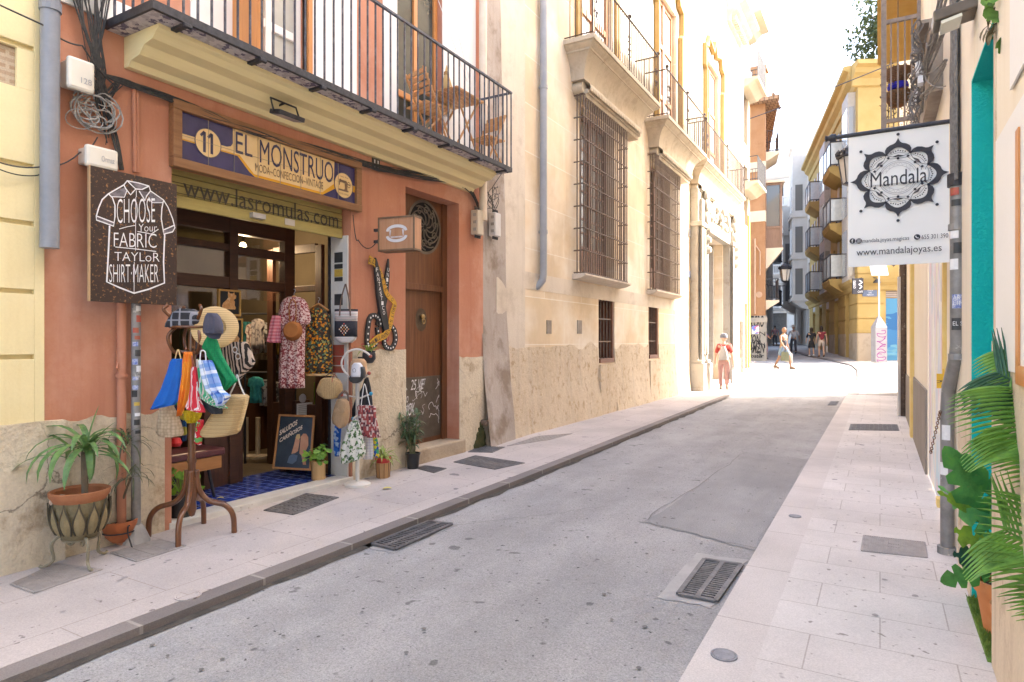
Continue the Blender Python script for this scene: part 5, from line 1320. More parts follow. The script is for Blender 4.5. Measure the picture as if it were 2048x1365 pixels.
mb = MB(RIGHT); zt = RF(1830,755)[1]; mb.box(8.55,11.6,-.05,zt,0,.02); mb.box(12.2,RE,-.05,zt-.1,0,.02); mb.build('grey_dado', plaster('grey_dado_pl', (.26,.23,.2), (.33,.3,.27), bump=.4, bscale=40, fine=.2), rb)
mb = MB(RIGHT); mb.box(11.7,12.1,.1,3.4,0,.05); mb.build('door_jamb', mat('yellow_trim'  , (.7,.5,.2)), rb)
# balcony cage with basket
cg = mat('cage_brown_iron', (.2,.16,.13), (.28,.23,.19), scale=15, rough=.6, metal=.2)
BY0, BY1 = 9.4, 12.4; zc0, zc1 = 4.41, 5.67
def CX_(px, Y): return XR - onY(px, 682, Y).x     # w distance from the wall
wo = CX_(1763, BY0)
mb = MB(RIGHT); mb.box(BY0,BY1,4.0,4.12,0,wo); mb.box(BY0,BY1,6.25,6.4,0,wo+.05); bs_ = mb.build('balcony_slabs', mat('orange_soffit', (.62,.38,.09), (.66,.44,.13), rough=.8), rb)
mb = MB(RIGHT)
def post(u, w_, r=.02, v0=4.1, v1=6.25): mb.box(u-r,u+r,v0,v1,w_-r,w_+r)
post(BY0+.03, wo-.025, .03); post(BY0+.03, .04, .02); post(BY1-.03, wo-.025, .025)
for v in (zc0, zc1): mb.box(BY0+.01,BY0+.05,v-.025,v+.025,.06,wo-.055); mb.box(BY0+.06,BY1-.055,v-.02,v+.02,wo-.045,wo-.005)
for i in range(1,5): w_ = lerp(.04,wo-.03,i/5); mb.box(BY0+.022,BY0+.038,zc0+.025,zc1-.025,w_-.009,w_+.009)
for i in range(1,13): u = lerp(BY0,BY1,i/13); mb.box(u-.008,u+.008,4.12,6.24,wo-.033,wo-.017)
for i in range(1,5): w_ = lerp(.04,wo-.03,i/5); mb.box(BY1-.04,BY1-.02,4.12,6.2,w_-.01,w_+.01)
mb.box(BY1-.045,BY1-.015,5.1,5.15,0,wo)
mb.tube([(BY0+.03,4.52+.09*math.sin(x*.7),.1+.07*math.cos(x*.7)*(1-x*.04)) for x in range(18)], .008, 5)
mb.build('balcony_cage', cg, rb)
bp_ = onY(1796,165,9.8); 
bk = thing('hanging_basket', 'double wicker hanging basket with dry plants and a blue band inside the balcony cage', 'hanging basket', bp_)
wick = weave('wicker_brown', (.2,.11,.05), (.12,.06,.03), 45); dryl = mat('dry_leaf', (.2,.13,.07), (.12,.08,.04), rough=.9)
for dz in (.1,-.2):
    mb = MB(); mb.lathe([(0,-.13),(.09,-.11),(.14,-.03),(.155,.05),(.15,.07),(.13,.05),(0,.05)], bp_+Vector((0,0,dz)), 18); mb.build('basket', wick, bk, sm='auto')
mb = MB(); mb.lathe([(.115,-.04),(.125,0),(.115,.04),(0,.04)], bp_+Vector((0,0,-.06)), 16); mb.build('blue_band', mat('royal_blue', (.02,.02,.5), (.03,.03,.35)), bk)
mb = MB(); q = random.Random(8)
for i in range(420):
    a = q.uniform(0,6.28); h = q.uniform(-.55,.24); r = .16+q.uniform(-.03,.05)
    if h < -.34: r *= .8
    p = bp_+Vector((r*math.cos(a), r*math.sin(a), h)); leaf(mb, p, q.uniform(0,6.28), q.uniform(-1,1), .035, .022, .5, 2)
mb.build('dry_leaves', dryl, bk); mb = MB(); mb.tube([bp_+Vector((0,0,.15)), (bp_.x,bp_.y,6.25)], .006, 5); mb.build('hanger', black_fe, bk)
# street light on the wall
LY = 4.35
lp0 = onY(1958,14,LY); lp1 = onY(1868,50,LY)
t_ = thing('wall_floodlight', 'dark flat LED street light on the wall under the ivy', 'street light', lp0)
FL = Matrix(((1,0,0,0),(0,0,-1,LY),(0,1,0,0),(0,0,0,1)))
mb = MB(FL); dn = Vector((lp1.x-lp0.x, lp1.z-lp0.z)).normalized(); nn = Vector((-dn.y, dn.x))
A = Vector((lp0.x,lp0.z)); B_ = Vector((lp1.x,lp1.z))
def quadprism(mb, pts, w0, w1): mb.prism([(p.x,p.y) for p in pts], w0, w1)
quadprism(mb, [A+nn*-.035, B_+nn*-.045, B_-nn*-.02+dn*.01, A-nn*-.03], -.09, .09); mb.build('lamp_housing', mat('lamp_bronze', (.1,.08,.06), (.15,.12,.09), rough=.4, metal=.4), t_, bevel=.01)
mb = MB(FL); m_ = A.lerp(B_,.45); sgn = -1 if nn.y > 0 else 1
lowr = nn*sgn
quadprism(mb, [m_+lowr*.046, B_-dn*.02+lowr*.047, B_-dn*.02+lowr*.03, m_+lowr*.03], -.07, .092); mb.build('lamp_lens', mat('lamp_lens_m', (.62,.6,.5), (.68,.66,.58), rough=.2), t_)
mb = MB(); mb.tube([lp0, (XR,LY,lp0.z+.02)], .02, 8); mb.build('bracket', black_fe, t_)
# downpipe with stickers
DPX, DPY = .412, 5.45
pg = mat('galvanised_pipe', (.2,.195,.19), (.33,.32,.31), scale=5, rough=.55, metal=.3, bump=.05, spot=(.5,.49,.47), sscale=7, slo=.62, shi=.64)
t_ = thing('drainpipe', 'grey sticker-covered downpipe beside the teal doorway', 'drainpipe', (DPX,DPY,PV))
zt = onY(1908,385,DPY).z
mb = MB(); mb.tube([(DPX,DPY,PV),(DPX,DPY,1.15),(DPX+.004,DPY-.05,1.3),(.437,5.14,1.5),(.441,5.1,1.6),(.441,5.1,zt)], .043, 14); mb.build('pipe', pg, t_, sm='auto')
mb = MB(); mb.tube([(DPX,DPY,PV),(DPX,DPY,PV+.05)], .062, 14); mb.build('foot_ring', pg, t_)
mb = MB(); mb.tube([(.441,5.1,zt-.03),(.441,5.1,zt+.05)], .058, 14); mb.build('black_collar', black_fe, t_)
for z in (onY(1905,712,DPY).z, onY(1905,470,DPY).z): mb = MB(); bx_, by_ = (.441,5.1) if z > 1.5 else (DPX,DPY); mb.tube([(bx_,by_,z-.02),(bx_,by_,z+.02)], .053, 14); mb.box(bx_,XR,by_-.015,by_+.015,z-.01,z+.01); mb.build('bracket', pg, t_)
STK = [(398,412,'r'),(420,432,'b'),(478,492,'w'),(500,520,'b'),(530,550,'w'),(596,622,'bl'),(640,662,'b'),(690,705,'w'),(730,745,'w'),(765,780,'b'),(850,880,'w'),(925,950,'w')]
stm = {'r': st_rd, 'b': st_bk, 'w': chalk, 'bl': mat('sticker_blue', (.08,.14,.45), (.6,.62,.7), scale=60)}
for y0, y1, c_ in STK:
    z0, z1 = onY(1905,y1,DPY).z, onY(1905,y0,DPY).z
    sx_, sy_ = (.441,5.1) if z0 > 1.58 else (DPX,DPY)
    if z1 > 1.12 and z0 < 1.6: continue
    a0 = rnd.uniform(3.6,4.2); mb = MB(); n = 5; g = []
    for i in range(n+1): a = a0+1.1*i/n; g.append((mb.v(sx_+.0485*math.cos(a),sy_+.0485*math.sin(a),z0), mb.v(sx_+.0485*math.cos(a),sy_+.0485*math.sin(a),z1)))
    for p, r in zip(g, g[1:]): mb.face((p[0],r[0],r[1],p[1]))
    mb.build('sticker', stm[c_], t_)
FP = Matrix(((1,0,0,0),(0,0,-1,5.05),(0,1,0,0),(0,0,0,1)))
for s_, y in (('EL SI', 650), ('ART', 602), ('EIN', 612)):
    z = onY(1905,y,DPY).z; mb = MB(FP); mb.textbox(s_, .441-.03, .441+.03, z-.014, z+.014, .0035); mb.build('sticker_lettering', chalk, t_)
mb = MB(); pts = [(DPX-.045,DPY-.04,onY(1905,825,DPY).z),(DPX-.07,DPY-.05,onY(1897,860,DPY).z),(DPX-.1,DPY-.04,onY(1890,905,DPY).z)]
for i, p in enumerate(spline(pts, 9)):
    a = (i%2)*math.pi/2; mb.tube([p+Vector((.008*math.cos(x*.9)*math.cos(a), .008*math.cos(x*.9)*math.sin(a), .011*math.sin(x*.9))) for x in range(8)], .003, 5)
tag(mb.build('chain', mat('rusty_chain', (.2,.09,.04), (.12,.06,.03), rough=.8)), 'rusty chain hanging from the sticker-covered downpipe', 'chain')
# yellow warning plate and small yellow box
u, z1 = RF(1884,745); z0 = RF(1884,778)[1]
t_ = thing('warning_plate', 'yellow plate with a black letter A standing off the painted doors', 'sign', (XR-.1, 6.1, z0))
pz0, pz1 = onY(1885,777,6.1).z, onY(1885,748,6.1).z; px0, px1 = onY(1873,760,6.1).x, onY(1897,760,6.1).x
FQ = Matrix(((1,0,0,0),(0,0,-1,6.1),(0,1,0,0),(0,0,0,1)))
mb = MB(FQ); mb.box(px0,px1,pz0,pz1,-.006,.006); mb.box(px0+.04,px0+.05,pz1,pz1+.04,-.006,.006); mb.build('plate', mat('plate_yellow', (.75,.45,.03), (.7,.42,.03), rough=.4), t_)
mb = MB(FQ); mb.textbox('A', px0+.03,px1-.03,pz0+.02,pz1-.02,.009, rot=-1.4); mb.build('lettering', black_fe, t_)
mb = MB(); p0 = onY(1888,1006,6.05); mb.box(p0.x-.05,XR,6.0,6.12,p0.z-.035,p0.z+.035); tag(mb.build('junction_box', MATS['yellow_trim'], bevel=.006), 'small yellow box low on the wall behind the sticker-covered downpipe', 'junction box')
# rusty post at the far corner
t_ = thing('rusty_post', 'dark rusty post with a small tilted canopy at the far corner of the right-hand row', 'post', (.395,15,PV))
rust = mat('rusty_brown', (.09,.06,.045), (.18,.12,.08), scale=9, rough=.9, bump=.3, spot=(.35,.3,.25), sscale=14, slo=.6, shi=.66)
mb = MB(); mb.tube([(.395,15,PV),(.395,15,3.9)], .065, 10); mb.build('pole', rust, t_, sm='auto'); mb = MB(); mb.tube([(.33,14.93,PV),(.33,14.93,2.9)], .03, 8); mb.build('conduit', mat('pale_pipe'  , (.6,.58,.55)), t_)
mb = MB(); mb.box(.2,.46,14.9,15.6,3.25,3.3,Matrix.Rotation(R_(-38),3,'Y')); mb.build('canopy', rust, t_)
# cables and meter on the right wall
cab = mat('cable_grey', (.1,.095,.09), (.2,.19,.18), scale=30, rough=.6)
mb = MB(); q = random.Random(12)
for i in range(17):
    o = q.uniform(-.09,.09); w_ = .01+q.random()*.035
    wire(mb, [(XR-w_, 5.1+o, zt), (XR-w_, 5.15+o*1.3, 3.4), (XR-w_, 5.15+o*.6, 3.75), (XR-w_-.01, 5.15+o*1.5, 4.3), (XR-w_-.02, 4.85+o*2, 4.9)], q.choice((.006,.009,.013)), 0, 6, .006)
tag(mb.build('cable_bundle', cab), 'thick bundle of grey cables running up the wall above the sticker-covered pipe', 'cables')
t_ = thing('cable_box', 'open weathered cable box tangled with wires on the right wall above the banner', 'junction box', (XR-.06, 6.9, 3.5))
u0, u1 = RF(1895,200)[0]+.2, RF(1862,200)[0]; zz0, zz1 = RF(1870,245)[1], RF(1870,122)[1]
mb = MB(RIGHT); mb.box(u0+.2,u1,zz0,zz1,0,.1); mb.box(u0+.2,u1,zz1,zz1+.03,0,.16); mb.build('box', mat('box_weathered', (.36,.31,.25), (.25,.2,.16), scale=7, rough=.8), t_)
mb = MB(); q = random.Random(2)
for i in range(26):
    c = Vector((XR-.12-q.random()*.08, q.uniform(u0+.1,u1), q.uniform(zz0,zz1))); r = q.uniform(.04,.16); a0 = q.uniform(0,6)
    mb.tube([c+Vector((.03*math.sin(a*2+i), r*math.cos(a+a0), r*.8*math.sin(a+a0))) for a in [x*.45 for x in range(13)]], q.choice((.004,.006,.009)), 5)
for i in range(14):
    a = Vector((XR-.12, q.uniform(u0+.1,u1), q.uniform(zz0,zz1))); b = Vector((XR-.06, 5.45+q.uniform(-.1,.1), q.uniform(3.3,4.4))); wire(mb, [a, a.lerp(b,.5)+Vector((-.05,0,-.1)), b], q.choice((.004,.006,.009)), .03, 6)
mb.build('wires', cab, t_)
mb = MB()
for i in range(5): c = (XR-.16, q.uniform(u0+.2,u1-.1), q.uniform(zz0+.1,zz0+.5)); mb.box(c[0]-.02,c[0]+.02,c[1]-.05,c[1]+.05,c[2]-.03,c[2]+.03)
mb.build('connectors', chalk, t_)
mb = MB(RIGHT)
for i in range(3): u = 6.4+.12*i; mb.tube([(u,4.3,.02),(u+.05,8,.02)], .012, 5)
tag(mb.build('wall_conduits', cab), 'thin conduits climbing the cream wall above the cable box', 'cables')
# ------------------------------------------------------------------ banner
BYY = 5.4
def BN(px, py): p = onY(px, py, BYY); return p.x, p.z
BF2 = Matrix(((1,0,0,0),(0,0,-1,BYY),(0,1,0,0),(0,0,0,1)))
x0, zt0 = BN(1697,269); x1, zt1 = BN(1898,253); zb = BN(1795,530)[1]; ztp = (zt0+zt1)/2
ban = thing('shop_banner', 'white cloth banner with a black mandala and the word Mandala hanging from a wall pole', 'banner', (x0, BYY, zb))
bm_ = mat('banner_cloth', (.78,.77,.75), (.81,.8,.79), scale=2, rough=.75)
mb = MB(BF2)
def fb(a, b): u = lerp(x0-.004*(1-b), x1+.004*(1-b), a); v = lerp(zb, ztp, b); return (u, v, .012*math.sin(a*5+b*2)*(1-b)*.4-.002)
mb.grid(fb, 20, 20); mb.grid(lambda a, b: (lambda p: (p[0],p[1],p[2]-.003))(fb(a,b)), 20, 20); mb.build('cloth', bm_, ban, sm=True)
mb = MB(); mb.tube([(XR,BYY,ztp+.012),(BN(1672,275)[0],BYY,ztp+.012)], .016, 10); mb.lathe([(0,0),(.028,.0),(.03,.03),(.018,.05),(.026,.07),(0,.08)], (BN(1672,275)[0],BYY,ztp+.012), 12, Matrix.Rotation(R_(-90),3,'Y')); mb.box(XR-.02,XR,BYY-.03,BYY+.03,ztp-.04,ztp+.06)
mb.build('pole', black_fe, ban, sm='auto')
ink = mat('banner_ink', (.035,.035,.045), (.05,.05,.06), rough=.8); ink_l = mat('banner_ink_pale', (.45,.44,.45), (.5,.49,.5), rough=.8)
mb = MB(BF2); mc = BN(1796,356); s = 1/F*BYY/((1796-1024)/F*ST+CT); WB = .012
for k_ in range(8):
    a = math.pi/2 - k_*math.pi/4; c_, s_ = math.cos(a), math.sin(a)
    def T(r, t): t = t*.68; return (mc[0]+(c_*r+s_*t)*s*1.07, mc[1]+(s_*r-c_*t)*s)
    outer = [(49,-30),(56,-31),(62,-27),(66,-19),(68,-10),(71,-5),(79,0),(71,5),(68,10),(66,19),(62,27),(56,31),(49,30)]
    inner = [(57,22),(62,14),(65,6),(65,-6),(62,-14),(57,-22)]
    # dark outer flame: strip between the outer outline and the inner arc
    oo = [T(r,t) for r, t in outer]; ii = [T(lerp(45,60,(1-(abs(t)/31.)**2)), t*.9) for r, t in outer]
    A_ = [mb.v(p[0],p[1],WB) for p in oo]; B2 = [mb.v(p[0],p[1],WB) for p in ii]
    for i in range(len(oo)-1): mb.face((A_[i],A_[i+1],B2[i+1],B2[i]))
    e1 = T(52,-26); mb.stroke([T(50,-29),T(45,-24),T(42,-13),T(41,0),T(42,13),T(45,24),T(50,29)], .9*s, WB)
    mb.stroke([T(45+4*math.cos(x*.3),x*5.) for x in range(-4,5)], .6*s, WB)
    for x in range(-3,4): p = T(54-abs(x)*1.2, x*5.6); mb.disc(p[0],p[1],1.3*s,1.3*s,WB,8)
    p = T(86,0); mb.disc(p[0],p[1],2.9*s,2.9*s,WB,14); p = T(38,0); mb.disc(p[0],p[1],2.6*s,2.6*s,WB,8)
    B3 = [T(42,x*3.4) for x in range(-4,5)]; C3 = [T(45.5-abs(x)*.75,x*3.4) for x in range(-4,5)]
    A_ = [mb.v(q_[0],q_[1],WB) for q_ in B3]; B2 = [mb.v(q_[0],q_[1],WB) for q_ in C3]
    for i in range(8): mb.face((A_[i],A_[i+1],B2[i+1],B2[i]))
    b = a+math.pi/8; q_ = (mc[0]+42*s*math.cos(b), mc[1]+42*s*math.sin(b)); mb.stroke([T(38,0), q_], .7*s, WB); b = a-math.pi/8; q_ = (mc[0]+42*s*math.cos(b), mc[1]+42*s*math.sin(b)); mb.stroke([T(38,0), q_], .7*s, WB)
    b = a+math.pi/8; mb.disc(mc[0]+44*s*math.cos(b), mc[1]+44*s*math.sin(b), 3*s, 3*s, WB, 4)
mb.build('mandala_emblem', ink, ban)
mb = MB(BF2)
for r in (34,31,24): mb.disc(mc[0],mc[1],r*s,r*s,WB-.002,48,.965)
for k_ in range(40):
    a = k_*math.pi/20; b = a+math.pi/20; c2 = a+math.pi/10
    if k_ % 2 == 0: mb.stroke([(mc[0]+24.5*s*math.cos(a),mc[1]+24.5*s*math.sin(a)),(mc[0]+30.5*s*math.cos(b),mc[1]+30.5*s*math.sin(b)),(mc[0]+24.5*s*math.cos(c2),mc[1]+24.5*s*math.sin(c2))], .6*s, WB-.002)
mb.build('emblem_rings', ink_l, ban)
mb = MB(BF2); a, b = BN(1743,370), BN(1854,345); mb.box(a[0]-.005,b[0]+.005,BN(1797,366)[1]-.002,BN(1797,346)[1],WB-.001,WB+.0005); mb.build('word_ground', bm_, ban)
mb = MB(BF2)
def btext(t, xa, xb, yb, yt, px_=1797, sh_=0, bo=0):
    A1, B1 = BN(xa,yb), BN(xb,yb); ym = (yb+yt)/2; mb.textbox(t, A1[0], B1[0], BN((xa+xb)/2,yb)[1], BN((xa+xb)/2,yt)[1], WB+.003, sh_, bo)
btext('Mandala', 1741, 1854, 371, 341)
btext('mandala.joyas.magicas', 1725, 1818, 486, 476); btext('655 301 390', 1843, 1896, 478, 469); btext('www.mandalajoyas.es', 1713, 1883, 512, 494)
for px, py in ((1705,483),(1718,483),(1834,475)):
    c_ = BN(px,py); mb.disc(c_[0],c_[1],5.5*s,5.5*s,WB+.003,20)
mb.build('lettering', ink, ban)
mb = MB(BF2); c_ = BN(1705,483); mb.textbox('f', c_[0]-1.8*s,c_[0]+1.8*s,c_[1]-4*s,c_[1]+4*s,WB+.006); c_ = BN(1718,483); mb.stroke([(c_[0]+x*s,c_[1]+y*s) for x,y in ((-3,-3),(3,-3),(3,3),(-3,3))], .7*s, WB+.006, True); mb.disc(c_[0],c_[1],1.7*s,1.7*s,WB+.006,12,.6)
c_ = BN(1834,475); mb.stroke([(c_[0]+x*s,c_[1]+y*s) for x,y in ((-2.4,2.6),(-1.8,0),(0,-1.8),(2.6,-2.4))], 1.6*s, WB+.006); mb.build('icons', bm_, ban)
# ------------------------------------------------------------------ plants by the teal doorway
turf = mat('turf', (.12,.2,.03), (.17,.26,.05), scale=20, rough=1)
mb = MB(); mb.box(XR-.025,XR+.7,q0+.02,q1+.2 if False else q1-.02,PV,PV+.02); tm = tag(mb.build('turf_mat', turf), 'strip of green artificial turf on the floor of the teal doorway', 'turf mat')
mb = MB(); q = random.Random(3)
for i in range(5200): p = Vector((XR-.025+q.random()*.4, q.uniform(q0+.02,q1-.02), PV+.02)); a = q.uniform(0,6.28); h = .018+.012*q.random(); sd_ = Vector((math.cos(a),math.sin(a),0))*.0035; tp_ = p+Vector((q.uniform(-.012,.012),q.uniform(-.012,.012),h)); mb.face((mb.v(p-sd_),mb.v(p+sd_),mb.v(tp_)))
mb.build('turf_blades', turf, tm, recalc=False)
terra = mat('terracotta', (.56,.19,.055), (.62,.25,.09), scale=6, rough=.75, bump=.06)
soil = mat('potting_soil', (.035,.025,.018), (.06,.04,.03), scale=40, rough=1, bump=.8)
def pot(name, c, r, h, m, label, cat='plant pot', rim=True, group=None, taper=.68):
    t_ = thing(name, label, cat, c, group=group)
    mb = MB(); pr = [(0,0),(r*taper,0),(r*.93,h*.78)]
    pr += [(r,h*.78),(r*1.04,h),(r*.9,h),(r*.86,h*.8),(0,h*.8)] if rim else [(r,h),(r*.93,h),(r*.88,h*.85),(0,h*.85)]
    mb.lathe(pr, c, 28); mb.build('pot', m, t_, sm='auto')
    mb = MB(); mb.lathe([(r*.88,h*.84),(r*.5,h*.87),(0,h*.86)], c, 16); mb.build('soil', soil, t_, sm=True); return t_
mon = mat('monstera_leaf', (.075,.24,.05), (.12,.32,.08), scale=4, rough=.45); mon_l = mat('monstera_leaf_pale', (.16,.42,.12), (.22,.5,.16), scale=4, rough=.45); mon_d = mat('monstera_leaf_dark', (.02,.06,.035), (.035,.09,.05), scale=4, rough=.4); mon_y = mat('monstera_leaf_lime', (.2,.32,.03), (.26,.4,.05), scale=4, rough=.45)
def monstera(mb, base, tipdir, up, L, W, cuts=4, curl=.25):
    """split leaf: midrib along tipdir, blade facing up"""
    t_ = Vector(tipdir).normalized(); n_ = Vector(up); n_ = (n_-t_*n_.dot(t_)).normalized(); s_ = t_.cross(n_)
    b = Vector(base); n = 22
    mid = [b+t_*L*i/n - n_*curl*L*(i/n)**2 for i in range(n+1)]; mv = [mb.v(p) for p in mid]
    for sg in (1,-1):
        prev = None
        for i in range(n+1):
            x = i/n; w_ = W*.5*(math.sin(math.pi*min(1,x*.92+.08))**.6 if x < 1 else 0)*(1.12-.25*x)
            f = (x*cuts+.2) % 1
            if f > .78 and .08 < x < .93: w_ *= .38
            e = mb.v(mid[i]+s_*sg*w_+t_*L*.06*(-1 if x < .15 else 1)*(w_/(W*.5+1e-9)) - n_*curl*.5*w_)
            if prev: mb.face((mv[i-1], mv[i], e, prev))
            prev = e
p1 = pot('potted_monstera', Vector((XR+.09,4.06,PV+.02)), .13, .26, terra, 'terracotta pot of large split-leaf plants in the teal doorway', 'potted plant')
VR, VU, VN = Vector((CT,ST,0)), Vector((0,0,1)), Vector((ST,-CT,0))
def MP(px, py, d): return atd(px, py, d)
def mleaf(parent, m, pb, pt, d, W, cuts=4, tilt=.3, curl=.2):
    a, b = MP(*pb, d), MP(*pt, d-.05); mb = MB(); monstera(mb, a, b-a, VN+VU*tilt, (b-a).length, W, cuts, curl); mb.build('leaf', m, parent, sm=False)
for m_, pb, pt, W, cu_ in ((mon,(1975,1060),(1918,900),.19,5),(mon,(1990,985),(1930,905),.1,3),(mon_l,(1985,1042),(1921,1008),.15,2),(mon_l,(1992,1058),(1900,975),.06,2),(mon_y,(1985,1110),(1926,1062),.14,3),(mon_d,(1990,1130),(1922,1110),.13,3),(mon_l,(1992,1075),(1958,1110),.1,2),(mon,(1990,1130),(1897,1165),.13,5),(mon_y,(1980,1040),(1895,985),.07,2)):
    mleaf(p1, m_, pb, pt, 3.22, W, cu_)
mb = MB()
for px, py in ((1975,1060),(1985,1042),(1985,1110),(1990,1130),(1990,985)): mb.tube(spline([Vector((XR+.09,4.06,PV+.2)), MP(1992,1150,3.3), MP(px,py,3.22)],5), .006, 6)
mb.build('stems', mon, p1)
pot('terracotta_pot', Vector((XR+.11,3.93-.08,PV+.02)), .105, .21, terra, 'middle terracotta pot in the row on the turf, empty but for soil')
pot('terracotta_pot', Vector((XR+.12,3.72,PV+.02)), .1, .2, terra, 'terracotta pot at the near end of the turf, half hidden by the wall')
def frond(mb, base, mid, tip, n, Lf, Wd, droop=.6, side=(1,-1)):
    """feather palm: rachis with leaflets to both sides"""
    P = spline([base, mid, tip], n//2); m = len(P)
    mb.tube(P, [.009*(1-.7*i/m) for i in range(m)], 6)
    for i in range(2, m):
        t_ = (P[i]-P[i-1]).normalized(); x = i/m; L = Lf*(.55+.6*math.sin(math.pi*min(1,x*.8+.12)))
        for sg in side:
            s_ = t_.cross(Vector((ST,-CT,.4))).normalized()*sg
            d = (s_*.9+t_*.55).normalized(); q = P[i].copy(); prev = None; k_ = 6
            for j in range(k_+1):
                y = j/k_; wv = Wd*.5*(math.sin(math.pi*min(1,y*.85+.15))); pn = d.cross(Vector((ST,-CT,.7))).normalized()*wv
                cur = (mb.v(q+pn), mb.v(q+VN*.004), mb.v(q-pn))
                if prev: mb.face((prev[0],prev[1],cur[1],cur[0])); mb.face((prev[1],prev[2],cur[2],cur[1]))
                prev = cur; q = q+d*(L/k_); d = (d+Vector((0,0,-droop/k_))).normalized()
palm = thing('palm_plant', 'green feather palm leaning in from the right edge before the near wall', 'plant', (.52,2.35,PV))
pl1 = mat('palm_leaf', (.13,.3,.045), (.2,.4,.08), scale=4, rough=.45); pl2 = mat('palm_leaf_dark', (.035,.11,.06), (.055,.15,.08), scale=4, rough=.4)
for (b, m_, t_, dd, mt, Lf) in (((2130,900),(2075,800),(1995,745),2.5,pl2,.25),((2130,930),(2085,850),(2020,775),2.45,pl1,.3),((2130,880),(2085,760),(2015,700),2.55,pl1,.2),((2130,980),(2090,900),(2010,850),2.4,pl1,.26),((2150,1240),(2100,1120),(2010,1060),2.3,pl1,.26),((2130,1010),(2100,870),(2062,740),2.6,pl1,.22),((2150,1260),(2120,1150),(2080,1010),2.3,pl1,.26)):
    mb = MB(); frond(mb, MP(*b,dd), MP(*m_,dd), MP(*t_,dd+.05), 20, Lf, .0145, .42); mb.build('frond', mt, palm)
mb = MB(); mb.lathe([(0,0),(.12,0),(.17,.26),(.18,.26),(.18,.3),(.15,.3),(.14,.26),(0,.26)], (.3,1.9,PV), 20); mb.build('pot', terra, palm, sm='auto'); 
mb = MB()
for q_ in ((2110,960),(2120,900),(2130,1240),(2110,1000)): mb.tube(spline([Vector((.3,1.9,PV+.25)), Vector((.36,1.95,.7)), MP(*q_,2.45)],5), .011, 6)
mb.build('stems', pl1, palm)
ivy = thing('hanging_ivy', 'clump of ivy and dry fern hanging over the top of the teal doorway', 'plant', MP(2010,60,3.0))
iv1 = mat('ivy_leaf', (.08,.17,.03), (.12,.24,.045), scale=3, rough=.5); iv2 = mat('ivy_leaf_light', (.2,.4,.06), (.26,.46,.08), scale=3, rough=.5); ivb = mat('dry_fern', (.16,.13,.06), (.1,.08,.04), rough=.8)
q = random.Random(21)
def ivyleaf(mb, c, s_, n_):
    n_ = n_.normalized(); a = n_.orthogonal().normalized(); a = Matrix.Rotation(q.uniform(0,6.28),3,n_) @ a; b = n_.cross(a)
    pts = [(0,-.5),(.35,-.35),(.5,-.05),(.25,.05),(.3,.35),(0,.6),(-.3,.35),(-.25,.05),(-.5,-.05),(-.35,-.35)]
    mb.face([mb.v(c+a*x*s_+b*y*s_+n_*(-.2*s_*abs(x))) for x, y in pts])
for m_, n, sz in ((iv1,190,.06),(iv2,60,.06)):
    mb = MB()
    for i in range(n):
        px = q.uniform(1972,2130); lim = 40+90*max(0,1-abs(px-2022)/60.)*1. if px < 2050 else 60; py = q.uniform(-120, lim)
        ivyleaf(mb, MP(px,py,3.0+q.uniform(-.2,.2)), sz*q.uniform(.6,1.3), VN+Vector((q.uniform(-.7,.7),q.uniform(-.7,.7),q.uniform(-.3,.9))))
    mb.build('leaves', m_, ivy)
mb = MB()
for i in range(60):
    px = q.uniform(1985,2040); py = q.uniform(0,70); p = MP(px,py,3.02+q.uniform(-.15,.15)); leaf(mb, p, q.uniform(0,6.28), -.4, q.uniform(.05,.14), .025, 1.4, 5)
mb.build('dry_fern', ivb, ivy)
# ================================================================== ON AND BEFORE THE SHOP FRONT
def LP(px, py, w_=0.): p = onX(px, py, XL+w_); return Vector((p.x, p.y, p.z))
# ---------------- tiled name sign
s0, s1 = LF(337,270)[0], LF(715,370)[0]; sv0, sv1 = 3.005, 3.54
sg = thing('shop_sign', 'tiled sign in a brown wooden frame with number 11 above the shutter', 'sign', (XL, (s0+s1)/2, sv0))
frame_w = wood('sign_frame_wood', (.2,.09,.035), (.3,.15,.065), 'y', rough=.5)
mb = MB(LEFT); fw = .075
mb.box(s0,s1,sv1-fw,sv1,0,.07); mb.box(s0,s1,sv0,sv0+fw,0,.07); mb.box(s0,s0+fw,sv0+fw,sv1-fw,0,.068); mb.box(s1-fw,s1,sv0+fw,sv1-fw,0,.068); mb.build('frame', frame_w, sg, bevel=.006)
t0, t1, tv0, tv1 = s0+fw, s1-fw, sv0+fw, sv1-fw; TW, TH_ = t1-t0, tv1-tv0
navy = mat('navy_tile', (.035,.03,.1), (.055,.05,.14), scale=5, rough=.2); cream_t = mat('cream_tile', (.72,.5,.22), (.78,.56,.28), scale=4, rough=.2); gold = mat('gold_glaze', (.7,.36,.03), (.66,.32,.02), rough=.25); ink_n = mat('navy_letter', (.03,.028,.075), (.05,.045,.1), rough=.3)
def S(x, y): return (t0+x*TW, tv0+y*TH_)
mb = MB(LEFT); mb.box(t0,t1,tv0,tv1,0,.03); mb.build('tile_panel', navy, sg)
def poly2(m, pts, w_, name):
    mb = MB(LEFT); mb.poly([(S(*p)[0], S(*p)[1], w_) for p in pts]); return mb.build(name, m, sg)
poly2(gold, [(0,.41),(.27,.41),(.33,.12),(.36,.035),(.77,.035),(.87,.33),(1,.33),(1,.5),(0,.5)], .032, 'gold_band')
poly2(cream_t, [(0,.44),(.245,.44),(.28,.44),(.355,.095),(.765,.095),(.845,.40),(.85,1),(.245,1),(.245,.66),(.235,.58),(.215,.545),(0,.545)], .034, 'cream_field')
mb = MB(LEFT)
for x, r in ((.125,.30),(.915,.33)):
    c = S(x,.5 if x < .5 else .43); mb.disc(c[0],c[1],r*TH_*1.07,r*TH_*1.07,.036)
